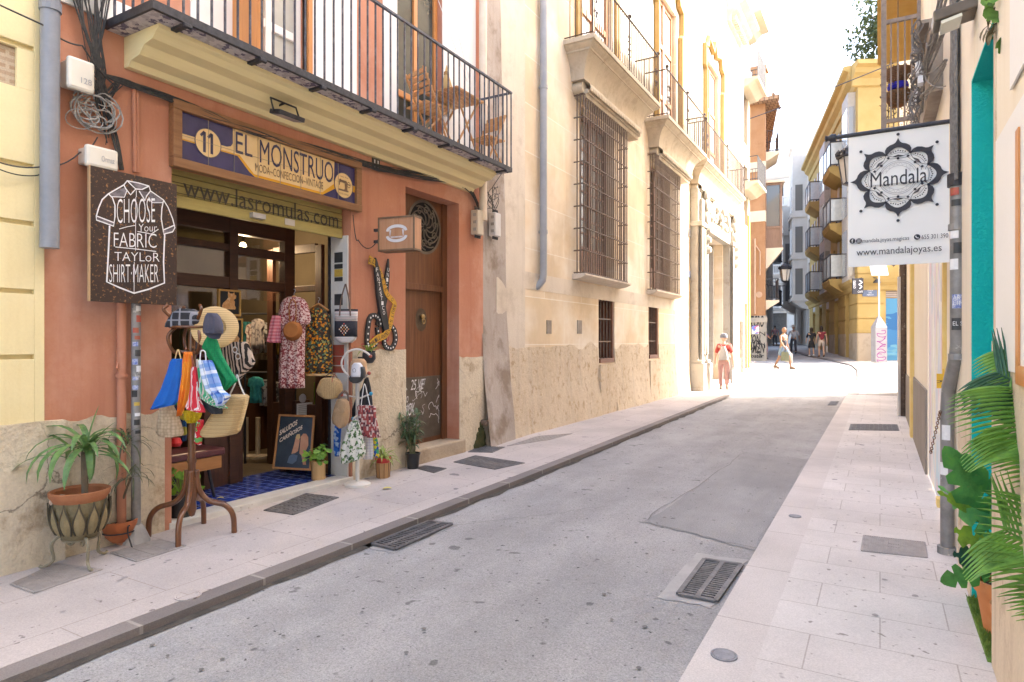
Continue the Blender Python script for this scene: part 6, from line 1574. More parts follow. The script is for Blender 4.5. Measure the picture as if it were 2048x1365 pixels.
mb.build('roundel_rims', ink_n, sg)
for x, r in ((.125,.30),(.915,.33)):
    mb = MB(LEFT); c = S(x,.5 if x < .5 else .43); mb.disc(c[0],c[1],r*TH_,r*TH_,.0375); mb.build('roundel', cream_t, sg)
mb = MB(LEFT)
def stext(t, x0_, x1_, y0_, y1_, w_=.0375, bold=0, dv=0): a, b = S(x0_,y0_), S(x1_,y1_); mb.textbox(t, a[0], b[0], a[1], b[1], w_, 0, bold, dv)
stext('EL', .258,.345,.47,.95); stext('MONSTRUO', .385,.84,.40,.95)
for i, y in enumerate((.0,)): 
    for dx in (-.018,.016): c = S(.125+dx,.5); mb.box(c[0]-.012,c[0]+.012,c[1]-.085,c[1]+.085,.0385,.0395); mb.stroke([(c[0]-.035,c[1]+.045),(c[0],c[1]+.085)], .022, .0395)
mb.build('lettering', ink_n, sg)
mb = MB(LEFT); stext('MODA~CONFECCION~VINTAGE', .36,.77,.17,.36)
c = S(.915,.43); R = .33*TH_
pts = [(-.62,-.5),(.55,-.5),(.55,-.36),(.42,-.33),(.42,.28),(.3,.45),(-.3,.45),(-.42,.52),(-.55,.45),(-.58,-.02),(-.48,-.06),(-.44,.22),(-.3,.26),(.08,.22),(.12,-.2),(.05,-.34),(-.62,-.36)]
mb.poly([(c[0]+p[0]*R*.95,c[1]+p[1]*R*.95,.0395) for p in pts]); mb.box(c[0]+R*.4,c[0]+R*.72,c[1]+R*.12,c[1]+R*.2,.038,.0395); mb.disc(c[0]+R*.55,c[1]+R*.15,R*.2,R*.26,.0398,20,.75)
mb.textbox('Tailor Shop', c[0]-R*.5,c[0]+R*.5,c[1]+R*.6,c[1]+R*.78,.0395); mb.textbox('HECHO A MANO', c[0]-R*.55,c[0]+R*.55,c[1]-R*.78,c[1]-R*.62,.0395)
mb.build('small_lettering', mat('brown_letter', (.2,.11,.05), (.12,.07,.05), rough=.4), sg)
mb = MB(LEFT); jm = mat('tile_joint', (.34,.28,.2), (.3,.25,.2))
for i in range(1,8): u = t0+TW*i/8; mb.box(u-.0012,u+.0012,tv0,tv1,.036,.0402)
mb.box(t0,t1,(tv0+tv1)/2-.001,(tv0+tv1)/2+.001,.036,.0401); mb.build('tile_joints', jm, sg)
# number plate
u, v = LF(751,329); t_ = thing('house_number', 'small black tile with the number 11 in white under the balcony', 'sign', (XL,u,v-.07))
mb = MB(LEFT); mb.box(u-.06,u+.06,v-.07,v+.07,0,.012); mb.build('plate', st_bk, t_); mb = MB(LEFT); mb.textbox('11',u-.035,u+.035,v-.045,v+.045,.0145,0,.02); mb.build('number', chalk, t_)
# floodlight under the balcony
fp = LP(575,232,.32); t_ = thing('floodlight', 'small black floodlight on a square bracket under the balcony cornice', 'floodlight', fp)
mb = MB(); mb.box(fp.x-.07,fp.x+.07,fp.y-.14,fp.y+.14,fp.z-.02,fp.z+.02,Matrix.Rotation(R_(12),3,'Y')); mb.build('housing', black_fe, t_, bevel=.006); mb = MB(); mb.box(fp.x-.055,fp.x+.055,fp.y-.12,fp.y+.12,fp.z-.024,fp.z-.021,Matrix.Rotation(R_(12),3,'Y')); mb.build('lens', mat('flood_lens', (.35,.34,.32), (.45,.44,.42), rough=.2), t_)
mb = MB(); mb.tube([(fp.x,fp.y-.15,fp.z),(fp.x-.04,fp.y-.15,fp.z+.12),(fp.x-.04,fp.y+.13,fp.z+.12),(fp.x,fp.y+.14,fp.z)], .009, 6); mb.tube([(fp.x-.04,fp.y,fp.z+.12),(XL+.1,fp.y,fp.z+.1)], .01, 6); mb.build('bracket', black_fe, t_)
# projecting light box with teeth
bx0 = LP(757,440,0.05); Yb = LF(800,470,.3)[0]
t_ = thing('lightbox_sign', 'wooden box sign with a white vampire denture jutting from the wall beside the door', 'sign', LP(805,505,.25))
a = LP(760,440,.1); 
d_ = 7.0
tl, tr, br, bl = atd(757,440,6.9), atd(828,428,6.75), atd(826,497,6.75), atd(758,504,6.9)
ex = (tr-tl); ex.z = 0; L_ = ex.length; ex.normalize(); nb = Vector((ex.y,-ex.x,0)); zt_, zb_ = (tl.z+tr.z)/2, (bl.z+br.z)/2
BX = Matrix(((ex.x,0,nb.x,tl.x),(ex.y,0,nb.y,tl.y),(0,1,0,0),(0,0,0,1)))
L_ = L_; 
box_w = wood('lightbox_wood', (.42,.2,.1), (.52,.29,.16), 'z', rough=.6)
mb = MB(BX); mb.box(0,L_,zb_,zt_,-.16,-.002); mb.build('box', box_w, t_)
mb = MB(BX)
mb.box(-.006,L_+.006,zb_-.006,zb_+.012,-.166,.006); mb.box(-.006,L_+.006,zt_-.012,zt_+.006,-.166,.006); mb.box(-.006,.012,zb_+.012,zt_-.012,-.165,.006); mb.box(L_-.01,L_+.006,zb_+.012,zt_-.012,-.01,.006); mb.build('frame', mat('box_frame_brown', (.13,.075,.04), (.2,.13,.08), rough=.5), t_)
mb = MB(BX); cx, cz_ = L_*.52, (zb_+zt_)/2; q = L_*.25
for sg_, y in ((1,.42),(-1,-.42)):
    up = [(cx+q*math.cos(a)*1.05, cz_+q*(y*.55+.5*sg_*abs(math.sin(a)))) for a in [math.pi*i/16 for i in range(17)]]
    mb.stroke(up, q*.3, .004)
for sx in (-.72,.72): mb.poly([(cx+q*(sx-.1),cz_+q*.35,.005),(cx+q*(sx+.1),cz_+q*.35,.005),(cx+q*sx*1.05,cz_-q*.45,.005)])
for i in range(9): x = cx+q*(-.6+.15*i); mb.box(x-q*.05,x+q*.05,cz_-q*.42,cz_-q*.28,.0035,.005)
mb.build('denture', mat('denture_white', (.74,.72,.72), (.66,.63,.64)), t_)
mb = MB(BX); mb.box(-.1,0,zb_+.1,zb_+.13,-.1,-.06); mb.box(-.1,0,zt_-.13,zt_-.1,-.1,-.06); mb.build('arms', black_fe, t_)
# scissors cut-out with ribbon
t_ = thing('scissors_sign', 'black cut-out scissors wrapped in a yellow lettered tape on the terracotta wall', 'sign', LP(765,690,.02))
sc_m = mat('scissor_black', (.022,.022,.024), (.035,.035,.038), rough=.5); tape = mat('tape_yellow', (.62,.33,.03), (.55,.28,.025), scale=8, rough=.55)
def SP(px, py): return LF(px, py, .03)
def ribbon(pts, wd): 
    return pts
mb = MB(LEFT)
def band(pix, wds, w0, w1, closed=False):
    P = spline([(SP(*p)[0],SP(*p)[1],0) for p in pix], 6); n = len(P); Lf, Rt = [], []
    for i, p in enumerate(P):
        t = (P[min(i+1,n-1)]-P[max(i-1,0)]).normalized(); x = i/(n-1)*(len(wds)-1); k_ = min(int(x),len(wds)-2); wd = lerp(wds[k_],wds[k_+1],x-k_)/2; nn = Vector((-t.y,t.x,0)); Lf.append(p+nn*wd); Rt.append(p-nn*wd)
    A = [(mb.v(a.x,a.y,w1),mb.v(b.x,b.y,w1),mb.v(a.x,a.y,w0),mb.v(b.x,b.y,w0)) for a, b in zip(Lf,Rt)]
    for a, b in zip(A,A[1:]):
        mb.face((a[0],b[0],b[1],a[1])); mb.face((a[0],a[2],b[2],b[0])); mb.face((a[1],b[1],b[3],a[3])); mb.face((a[2],a[3],b[3],b[2]))
    mb.face((A[0][0],A[0][1],A[0][3],A[0][2])); mb.face((A[-1][0],A[-1][2],A[-1][3],A[-1][1]))
    return P
k5 = .0054
band([(750,516),(754,545),(760,590),(766,630),(772,660)], [.006,.075,.105,.11,.08], .012,.046)
band([(778,518),(776,550),(771,590),(764,625),(757,652)], [.006,.07,.1,.095,.07], .008,.026)
h1 = band([(762,655),(759,640),(751,632),(741,636),(737,655),(735,680),(737,692)], [.062,.062,.062,.062,.062,.062,.062], .012,.032)
h2 = band([(772,655),(770,675),(770,688),(776,696),(786,695),(792,680),(790,662),(783,652)], [.07,.062,.062,.062,.062,.062,.062,.05], .012,.031)
h3 = band([(755,655),(757,672),(753,688),(744,694)], [.05,.05,.05,.05], .01,.03)
mb.build('scissors', sc_m, t_)
mb = MB(LEFT)
tp1 = band([(737,520),(748,526),(757,541),(766,565),(773,588),(788,607),(784,625),(779,650),(770,670),(755,677),(740,690)], [.1,.07,.06,.06,.06,.065,.07,.075,.075,.08,.08], .031,.04)
mb.build('tape', tape, t_)
mb = MB(LEFT)
for pp in (h1,h2,h3):
    for p in pp[3::3]: mb.disc(p.x,p.y,.011,.011,.0345,10)
for i, ch in enumerate('FANTASTICO'):
    u, v = SP(lerp(751.5,765.5,i/9), lerp(540,626,i/9)); mb.textbox(ch, u-.018,u+.018,v-.022,v+.022,.0485)
for i, ch in enumerate('UNICO'):
    u, v = SP(lerp(777,772.5,i/4), lerp(540,580,i/4)); mb.textbox(ch, u-.016,u+.016,v-.022,v+.022,.029)
mb.build('white_lettering', chalk, t_)
mb = MB(LEFT)
def along(P, txt, a, b, h=.05):
    n = len(P)
    for i, ch in enumerate(txt):
        if ch == ' ': continue
        x = lerp(a,b,i/max(1,len(txt)-1))*(n-1); k_ = min(int(x),n-2); p = P[k_].lerp(P[k_+1],x-k_); t = (P[k_+1]-P[k_]).normalized(); an = math.atan2(t.y,t.x)
        if an < -math.pi/2-.4: an += math.pi
        mb.textbox(ch, p.x-h*.33,p.x+h*.33,p.y-h*.45,p.y+h*.45,.043,rot=an)
along(tp1,'EL',.02,.08); along(tp1,'MONSTRUO',.13,.46); along(tp1,'COSTURA',.74,.53); along(tp1,'BRILLANTE',.98,.78)
mb.build('tape_lettering', sc_m, t_)
mb = MB(LEFT); rn = random.Random(9)
for i in range(7):
    u, v = LF(rn.uniform(720,800), rn.uniform(683,698)); pts = [(u,v,0)]
    for k_ in range(4): u += rn.uniform(0,.06); v += rn.uniform(-.05,.05); pts.append((u,v,0))
    mb.stroke(spline(pts,4), .014, .004)
tag(mb.build('wall_scrawl', mat('red_spray', (.5,.06,.08), (.42,.07,.08))), 'faint red spray scrawl on the wall under the scissors', 'graffiti')
# ---------------- shirt board on its pole
t_ = thing('signpost', 'sticker-covered grey post carrying the shirt board', 'post', LP(272,1078,.07))
po = LP(272,1078,.08); po.z = PV
mb = MB(); mb.tube([po, Vector((po.x,po.y,2.6))], .032, 12); mb.build('post', pg if 'pg' in globals() else gp, t_, sm='auto')
mb = MB(); mb.lathe([(.1,0),(.06,.1),(.04,.13),(0,.13)], po, 10); mb.build('mortar_foot', conc, t_)
rn = random.Random(31)
for i in range(20):
    z = lerp(.95,2.2,i/20)+rn.uniform(-.02,.02); m_ = rn.choice((chalk,st_bk,chalk,mat('sticker_blue', (.08,.14,.45)),chalk,st_rd,chalk,st_ye)); a0 = rn.uniform(-1.5,-.4); h = rn.uniform(.02,.05); mb = MB(); g = []
    for k_ in range(6): a = a0+1.2*k_/5; g.append((mb.v(po.x+.0335*math.cos(a),po.y+.0335*math.sin(a),z),mb.v(po.x+.0335*math.cos(a),po.y+.0335*math.sin(a),z+h)))
    for p, r in zip(g,g[1:]): mb.face((p[0],r[0],r[1],p[1]))
    mb.build('sticker', m_, t_)
WB_ = .16
def BP(px, py): return LF(px, py, WB_)
u0, u1 = BP(181,470)[0], BP(354,490)[0]; v1 = (BP(181,332)[1]+BP(354,368)[1])/2; v0 = (BP(181,604)[1]+BP(354,610)[1])/2
t_ = thing('shirt_board', 'worn dark brown board with a chalk shirt reading CHOOSE YOUR FABRIC TAYLOR SHIRT MAKER', 'sign', (XL+WB_,(u0+u1)/2,v0))
bw_ = mat('worn_brown_board', (.028,.014,.009), (.045,.022,.013), scale=5, rough=.6, spot=(.3,.14,.05), sscale=42, slo=.585, shi=.62, bump=.15)
mb = MB(LEFT); mb.box(u0,u1,v0,v1,WB_-.03,WB_); mb.build('board', bw_, t_, bevel=.003)
mb = MB(LEFT); mb.box(u0-.006,u0,v0,v1,WB_-.03,WB_-.001); mb.build('raw_edge', mat('plywood_edge', (.45,.28,.14), (.5,.33,.18)), t_)
# board drawing uses the crop coordinates: x 170+X/4.405, y 320+Y/4.403
def BC(X, Y): return BP(170+X/4.405, 320+Y/4.403)
mb = MB(LEFT); W3 = WB_+.003
def st(pts, wd=.0085): mb.stroke([BC(*p) for p in pts], wd, W3)
st([(340,222),(300,245),(205,300),(150,350),(120,420),(98,495),(98,530),(250,585),(262,500),(262,400),(240,335),(205,300)])
st([(98,495),(255,555)]); st([(575,275),(690,355),(730,420),(770,520),(790,600),(770,635),(690,655),(685,620),(790,575)]); st([(690,355),(675,430),(670,520),(690,640)])
st([(215,580),(205,800),(190,1075),(300,1125),(430,1175),(560,1140),(698,1085),(690,900),(700,655)], .011)
st([(340,222),(370,185),(470,205),(562,232),(575,275),(540,320),(528,362),(475,275)]); st([(340,222),(360,260),(400,310),(420,285),(445,258),(400,215),(370,185)]); st([(445,258),(500,262),(562,232)]); st([(450,270),(450,330)],.005); st([(230,325),(345,330),(370,265)],.006); st([(560,330),(585,378),(685,378)],.006); st([(445,330),(443,800)],.004); st([(432,900),(430,1170)],.004); st([(265,768),(440,785),(625,808)],.006); st([(300,610),(370,590),(440,578)],.005)
def bt(t, X0, X1, Y0, Y1, bold=-.012, sk=0):
    def fn(x, y):
        Yb = Y0; p = BC(lerp(X0,X1,x), lerp(Y1,Y0,y)+sk*x); return (p[0],p[1],W3)
    mb.text(t, fn, 0, bold)
bt('CHOOSE',278,615,345,560,sk=-8); bt('Your',470,632,565,632); bt('FABRIC',252,628,640,765,sk=12); bt('TAYLoR',258,655,812,890,sk=8); bt('SHIRT·MAKER',212,645,920,1080,sk=0)
st([(460,632),(540,645),(580,655),(645,612)],.006)
mb.build('chalk_drawing', chalk, t_)
mb = MB(LEFT); W4 = WB_+.0015
for pts in ([(215,300),(345,245),(372,275),(340,325),(230,322)],[(560,325),(575,285),(680,355),(680,375),(585,375)],[(100,500),(255,552),(250,580),(100,530)],[(690,622),(785,580),(775,630),(692,652)],[(370,190),(470,208),(560,234),(500,258),(445,255),(400,215)],[(480,275),(570,285),(530,355)]):
    mb.poly([(BC(*p)[0],BC(*p)[1],W4) for p in pts])
mb.build('chalk_shading', mat('chalk_smudge', (.22,.2,.22), (.09,.075,.08), scale=14, rough=.9, lo=.4, hi=.62), t_)
# ---------------- meter boxes, pipes, wires on the shop wall
mb_w = mat('meter_cream', (.68,.64,.55), (.74,.7,.61), scale=3, rough=.5)
def meter(pix, lab, txt=None, depth=.16):
    (xa,ya),(xb,yb) = pix; u0, v1 = LF(xa,ya,depth); u1, v0 = LF(xb,yb,depth); t_ = thing('meter_box', lab, 'junction box', (XL,(u0+u1)/2,v0))
    mb = MB(LEFT); mb.box(u0+.02,u1-.02,v0+.03,v1-.01,0,depth-.03); mb.build('back_box', mb_w, t_, bevel=.012); mb = MB(LEFT); mb.box(u0,u1,v0,v1,depth-.05,depth); mb.build('cover', mb_w, t_, bevel=.02)
    if txt: mb = MB(LEFT); mb.textbox(txt,u0+(u1-u0)*.45,u1-(u1-u0)*.15,v0+.05,v0+.09,depth+.003); mb.build('number', mat('faded_print', (.3,.3,.32), (.4,.4,.42)), t_)
    return t_
meter([(137,108),(191,190)], 'cream plastic meter box numbered 128 high on the terracotta wall', '128')
meter([(173,286),(238,345)], 'cream plastic meter box just above the shirt board', 'Ormaz')
def small_box(px, lab, m_, oy=0):
    p = LP(px,446+oy,.1); t_ = thing('telephone_box', lab, 'junction box', p)
    mb = MB(LEFT); u, v = p.y, p.z; mb.box(u-.09,u+.07,v-.17,v+.17,0,.12); mb.build('box', m_, t_, bevel=.015)
    mb = MB(LEFT)
    for dv in (-.1,0,.1): mb.box(u-.1,u-.09,v+dv-.02,v+dv+.02,.05,.1)
    mb.build('hinges', mat('hinge_grey', (.4,.38,.34), (.3,.28,.25)), t_)
    mb = MB(LEFT)
    for i in range(5): mb.tube([(u-.06+i*.03,v-.17,.06),(u-.06+i*.03,v-.21,.06)], .011, 6); mb.tube([(u-.06+i*.03,v+.17,.06),(u-.06+i*.03,v+.22,.06)], .011, 6)
    mb.build('cable_glands', black_fe, t_)
small_box(960,'beige telephone box right of the shop door', mat('tele_beige', (.55,.47,.36), (.6,.52,.41)), 0); small_box(995,'pale grey telephone box on the grey palace corner', mat('tele_grey', (.6,.58,.55), (.66,.64,.61)), 4)
cab_d = mat('cable_black', (.025,.024,.024), (.06,.055,.05), scale=30, rough=.6); cab_b = mat('cable_brown', (.12,.06,.04), (.2,.11,.08), scale=30, rough=.6)
rn = random.Random(17)
mb = MB()
for i in range(24):      # trunk of cables coming down beside the meter box, then running right below the cornice
    j = lambda s: rn.uniform(-s,s)
    p = [LP(128+i*4.4+j(10),-60,.05), LP(160+i*2.2+j(12),60,.06), LP(196+j(16),140,.07), LP(205+j(15),200,.05)]
    if i % 3: p += [LP(240+j(8),165+j(8),.04)] if i % 2 else [LP(212+j(8),270+j(20),.04)]
    else: p += [LP(225+j(6),262,.03), LP(243+j(4),340,.03)]
    wire(mb, spline(p,6), rn.choice((.003,.004,.006)), 0, 1)
tag(mb.build('cable_bundle', cab_d), 'black cables dropping beside the cream meter boxes', 'cables')
mb = MB()
for i in range(13):
    o = rn.uniform(-9,9); p = [LP(205+o,150+o*.5,.05), LP(260,168+o*.8,.04)]
    for px, py in ((330,190),(420,228),(510,262),(600,288),(690,312),(760,335),(850,352),(930,370),(957,412)): p.append(LP(px,py+rn.uniform(-5,9),.04+rn.random()*.03))
    wire(mb, spline(p,5), rn.choice((.004,.006,.008)), 0, 1)
tag(mb.build('cable_bundle', cab_d), 'black cables sagging along the wall under the balcony', 'cables')
mb = MB()
for i in range(16):
    c = LP(rn.uniform(158,212), rn.uniform(195,250), .06); r = rn.uniform(.05,.17); a0 = rn.uniform(0,6)
    mb.tube([c+Vector((.02*math.sin(a*1.7), r*math.cos(a+a0), r*.8*math.sin(a+a0))) for a in [x*.4 for x in range(15)]], rn.choice((.004,.006)), 5)
tag(mb.build('cable_coils', mat('cable_white', (.45,.43,.4), (.2,.19,.18), scale=20)), 'tangled loops of cable under the numbered meter box', 'cables')
mb = MB()
for i in range(9):
    c = LP(975+rn.uniform(-15,18), 395+rn.uniform(-14,14), .08); r = rn.uniform(.05,.12); a0 = rn.uniform(0,6); mb.tube([c+Vector((.03*math.sin(a*1.7), r*math.cos(a+a0), r*math.sin(a+a0))) for a in [x*.4 for x in range(13)]], .004, 5)
wire(mb, [LP(1005,345,.3),LP(985,375,.2),LP(985,420,.1)], .005, .0, 5)
tag(mb.build('cable_coils', cab_d), 'thin loops of black wire above the two telephone boxes', 'cables')
mb = MB(); wire(mb,[(XL+.3,.2,3.9),LP(85,50,.12),LP(165,92,.1),LP(235,175,.06)], .006, .03, 10); wire(mb,[LP(-20,318,.1),LP(95,332,.08),LP(160,305,.05),LP(195,275,.05)], .005, .03, 8); wire(mb,[LP(-20,330,.1),LP(65,352,.06),LP(105,330,.05)], .004, .02, 8)
tag(mb.build('wall_wires', cab_d), 'loose thin wires crossing the grey drainpipe and yellow wall', 'cables')
mb = MB(); wire(mb,[LP(706,430,.02),LP(716,480,.03),LP(757,478,.12)], .005, .1, 8); tag(mb.build('wall_wires', cab_d), 'thin black wire looping to the box sign', 'cables')
mb = MB(); mb.tube([LP(268,175,.02),LP(270,345,.02)], .014, 8); mb.tube([LP(275,172,.02),LP(276,345,.02)], .01, 8); tag(mb.build('conduit', pink), 'painted conduits above the shirt board', 'conduit')
dpz = LF(80,495,.09)[1]; dpy = U0
t_ = thing('drainpipe', 'thick grey downpipe on the line between the yellow and terracotta houses', 'drainpipe', (XL+.09,dpy,dpz))
mb = MB(); mb.tube([(XL+.1,dpy,dpz),(XL+.1,dpy+.015,8)], .056, 16); mb.build('pipe', mat('blue_grey_pipe', (.2,.215,.25), (.27,.285,.32), scale=4, rough=.4), t_, sm='auto'); mb = MB(); z = LF(85,8,.1)[1]; mb.tube([(XL+.1,dpy+.005,z-.03),(XL+.1,dpy+.005,z+.03)], .064, 16); mb.build('collar', MATS['blue_grey_pipe'], t_)
q_ = LP(243,620,.04)
t_ = thing('drainpipe', 'slim terracotta-painted downpipe behind the shirt board post', 'drainpipe', (q_.x,q_.y,PV)); mb = MB(); mb.tube([(q_.x,q_.y,PV),(q_.x,q_.y,2.4)], .031, 12); mb.build('pipe', pink, t_, sm='auto')
mb = MB(); z = LP(243,752,.04).z; mb.tube([(q_.x,q_.y,z-.012),(q_.x,q_.y,z+.012)], .04, 12); mb.tube([(q_.x,q_.y-.02,z+.03),(q_.x+.03,q_.y-.05,z+.06),(q_.x+.01,q_.y-.03,z+.1)], .006, 5); mb.build('clamp', pink, t_)
# mossy pipe outlet at the palace corner
t_ = thing('drain_spout', 'mossy drain outlet at the foot of the wall between house and palace', 'drain', LP(957,885,.02))
mb = MB(); p = LP(962,845,.0); mb.tube([p, p+Vector((.1,0,-.01))], .04, 10); mb.build('pipe_mouth', rust if 'rust' in globals() else mat('rusty_brown', (.09,.06,.045), (.18,.12,.08)), t_); mb = MB(LEFT); u, v = LF(957,880); mb.prism(ragged([(u-.15,PV),(u+.16,PV),(u+.12,.35),(u+.02,.46),(u-.06,.3)],.02,5),.012,.03); mb.build('moss', mat('moss', (.05,.06,.015), (.1,.09,.035), scale=14, rough=1, bump=.8), t_)
# mossy leak done; balcony furniture
teak = wood('teak_slats', (.42,.2,.07), (.52,.28,.11), 'y', rough=.5)
def chair(px, w_, rz, lab, s=.9):
    u = LF(px, 200, w_)[0]; o = Vector((XL+w_, u, 3.95)); t_ = thing('folding_chair', lab, 'chair', o, rz, group='slatted folding chairs on the balcony')
    M = Matrix.Translation(o) @ Matrix.Rotation(rz,4,'Z'); 
    for y in (-.19,.19):
        mb = MB(M); mb.tube([(-.22*s,y*s,.0),(.0,y*s,.42*s),(.24*s,y*s,.88*s)], .014, 6); mb.build('leg', teak, t_); mb = MB(M); mb.tube([(.24*s,y*.85*s,.0),(-.2*s,y*.85*s,.45*s)], .014, 6); mb.build('leg', teak, t_)
    mb = MB(M)
    for i in range(5): x = (-.2+.085*i)*s; mb.box(x,x+.07*s,-.2*s,.2*s,.44*s,.46*s)
    mb.build('seat', teak, t_); mb = MB(M)
    for i in range(4): z = (.62+.068*i)*s; x = (.105+.034*i)*s; mb.box(x-.01,x+.01,-.2*s,.2*s,z,z+.052*s)
    mb.build('backrest', teak, t_)
chair(858,.3,R_(-105),'taller slatted wooden folding chair left of the balcony table'); chair(975,.32,R_(80),'slatted wooden folding chair at the right end of the balcony',.82)
o = Vector((XL+.3, LF(910,180,.3)[0], 3.95)); t_ = thing('folding_table', 'slatted wooden folding table between the balcony chairs', 'table', o)
for y in (-.2,.2):
    for sg_ in (-1,1): mb = MB(Matrix.Translation(o)); mb.tube([(y*.9,-.25*sg_,0),(y*.9,.25*sg_,.68)], .014, 6); mb.build('leg', teak, t_)
mb = MB(Matrix.Translation(o))
for i in range(7): mb.box(-.24+.07*i,-.18+.07*i,-.3,.3,.69,.71)
mb.build('tabletop', teak, t_)
o = LP(893,190,.08); t_ = thing('straw_bundle', 'hanging bundle of dry straw on the wall behind the balcony table', 'straw bundle', o)
mb = MB(); q = random.Random(4)
for i in range(150): a = q.uniform(0,6.28); r = q.uniform(0,.09); mb.tube([o+Vector((0,0,.38)), o+Vector((r*.4*math.cos(a),r*.4*math.sin(a),.22)), o+Vector((r*math.cos(a),r*math.sin(a),.05)), o+Vector((r*.9*math.cos(a),r*.9*math.sin(a),-.18+q.uniform(-.1,.12)))], .0035, 3)
mb.build('stalks', mat('straw', (.6,.42,.18), (.5,.32,.12), rough=.9), t_); mb = MB(); mb.tube([o+Vector((0,0,.25)), o+Vector((0,0,.29))], .035, 8); mb.build('binding', mat('straw_dark', (.4,.26,.1), (.34,.2,.08)), t_)
mb = MB(); wire(mb,[LP(862,-40,.3),LP(935,165,.55)], .004, 0, 4); wire(mb,[LP(890,-40,.3),LP(940,165,.55)], .004, 0, 4); tag(mb.build('clothes_line', chalk), 'two white strings tied to the balcony rail above the table', 'string')
# ================================================================== GOODS, PLANTS AND FURNITURE AT THE SHOP
def dW(px, w_): return onX(px, 682, XL+w_).length and (lambda k: (XL+w_)/(k*CT-ST))((px-1024)/F)     # lens depth of a wall-parallel plane
def soft(name, label, cat, R, d, m, depth=.04, folds=.01, nf=4, ph=0., group=None, parent=None, ns=3, nu=22):
    """hanging cloth thing from photo rows (y, left, right) at lens depth d"""
    cx = sum((r[1]+r[2])/2 for r in R)/len(R); cy = R[0][0]
    o = atd(cx, R[-1][0], d)
    if parent is None: t_ = thing(name, label, cat, o, group=group)
    else: t_ = parent
    mb = MB(VIEWM(atd(cx, cy, d))); rows(mb, pxrows(R, cx, cy, d), depth, folds, nf, nu, ns, 0, ph)
    ob = mb.build('cloth' if parent is None else name, m, t_, sm=True, recalc=True)
    return t_
def strap(t_, pts, d, r, m, name='handle', n=6):
    mb = MB(); mb.tube(spline([atd(p[0],p[1],d-(p[2] if len(p) > 2 else 0)) for p in pts], 6), r, n); return mb.build(name, m, t_, sm=True)
bent = wood('bentwood', (.1,.034,.012), (.19,.07,.024), 'z', rough=.28, coat=.3, bump=.02)
# ---------------- coat rack
RKX, RKY = -4.62, 3.06; RC = Vector((RKX,RKY,PV)); RD = -RKX*ST+RKY*CT; kpx = RD/F
rk = thing('coat_rack', 'bentwood coat rack laden with hats and coloured bags on the pavement', 'coat rack', RC)
RV = VIEWM(RC)
def rz(py): return atd(378, py, RD).z-PV
mb = MB(); mb.lathe([(0,.14),(.02,.15),(.035,.2),(.03,.26),(.045,.3),(.045,.42),(.03,.45),(.028,.55),(.036,.57),(.028,.6),(.024,1.1),(.03,1.12),(.03,1.4),(.026,1.5),(.02,rz(660)),(0,rz(655))], RC, 14); mb.build('pole', bent, rk, sm='auto')
for a in (10, 100, 190, 280):
    a = R_(a)+TH; c_, s_ = math.cos(a), math.sin(a); P = [(.035,.5),(.05,.36),(.12,.26),(.24,.22),(.3,.14),(.31,.0)]
    mb = MB(); mb.tube(spline([RC+Vector((r*c_,r*s_,z)) for r,z in P],6), .021, 8); mb.build('leg', bent, rk, sm=True)
for a in (45, 135, 225, 315):
    a = R_(a)+TH; c_, s_ = math.cos(a), math.sin(a); zt = rz(628); P = [(.02,zt-.28),(.12,zt-.3),(.17,zt-.18),(.1,zt-.08),(.16,zt-.02),(.2,zt+.03),(.17,zt+.06)]
    mb = MB(); mb.tube(spline([RC+Vector((r*c_,r*s_,z)) for r,z in P],6), .013, 8); mb.build('hook', bent, rk, sm=True)
mb = MB(); zt = rz(655); mb.tube([RC+Vector((.15*math.cos(a),.15*math.sin(a),zt)) for a in [x*math.pi/10 for x in range(21)]], .011, 6); mb.build('ring', bent, rk, sm=True)
mb = MB()
for a in (0,90,180,270): a = R_(a)+.3; mb.tube([RC+Vector((0,0,rz(705))), RC+Vector((.13*math.cos(a),.13*math.sin(a),rz(703)))], .011, 6)
mb.build('pegs', bent, rk)
def net(name, c1, bs=70): return weave(name, c1, tuple(x*.6 for x in c1), bs, bump=.4)
blue_n = mat('blue_net', (.0,.13,.55), (.0,.1,.46), scale=6, rough=.6, bump=.4, bscale=160); green_n = net('green_net', (.0,.26,.085)); 
HB = 'bags hanging on the coat rack'
t_ = soft('shopping_bag', 'flat royal blue mesh shopping bag on the left of the coat rack', 'bag', [(718,345,366),(724,340,366),(745,334,365),(780,321,360),(803,308,356),(810,305,350),(819,302,309)], RD-.2, blue_n, .025, .008, 3, group=HB); strap(t_, [(350,720),(356,700),(362,719)], RD-.17, .005, cream_t)
t_ = soft('shopping_bag', 'limp yellow and orange bag hanging next to the blue one', 'bag', [(704,370,384),(722,366,386),(750,365,384),(780,361,380),(806,358,374),(832,357,362)], RD-.22, cells('orange_bag_cloth', [(.75,.26,.02),(.8,.42,.03),(.75,.2,.02)], 5, warp=1.2), .03, .018, 4, 1, HB)
red_s = stripes('red_white_stripes', [(0,(.62,.03,.05)),(.6,(.75,.7,.68)),(.78,(.62,.03,.05)),(.88,(.75,.6,.6))], 28, 0, wob=.06)
t_ = soft('shopping_bag', 'red and white striped bag folded in the middle of the coat rack', 'bag', [(734,384,394),(742,382,397),(775,381,399),(800,377,402),(812,371,407),(819,374,410),(825,396,411)], RD-.25, red_s, .03, .012, 3, 2, HB); strap(t_, [(386,736),(383,712),(390,735)], RD-.23, .004, st_rd)
plaid_b = plaid('blue_plaid', (.7,.76,.84), [((.08,.22,.6),11,.55,0,.75),((.03,.1,.42),26,.75,0,.9),((.08,.25,.6),13,.6,1,.55),((.82,.84,.9),8,.8,1,.6)], plane=(0,2), rot=(0,.25,0))
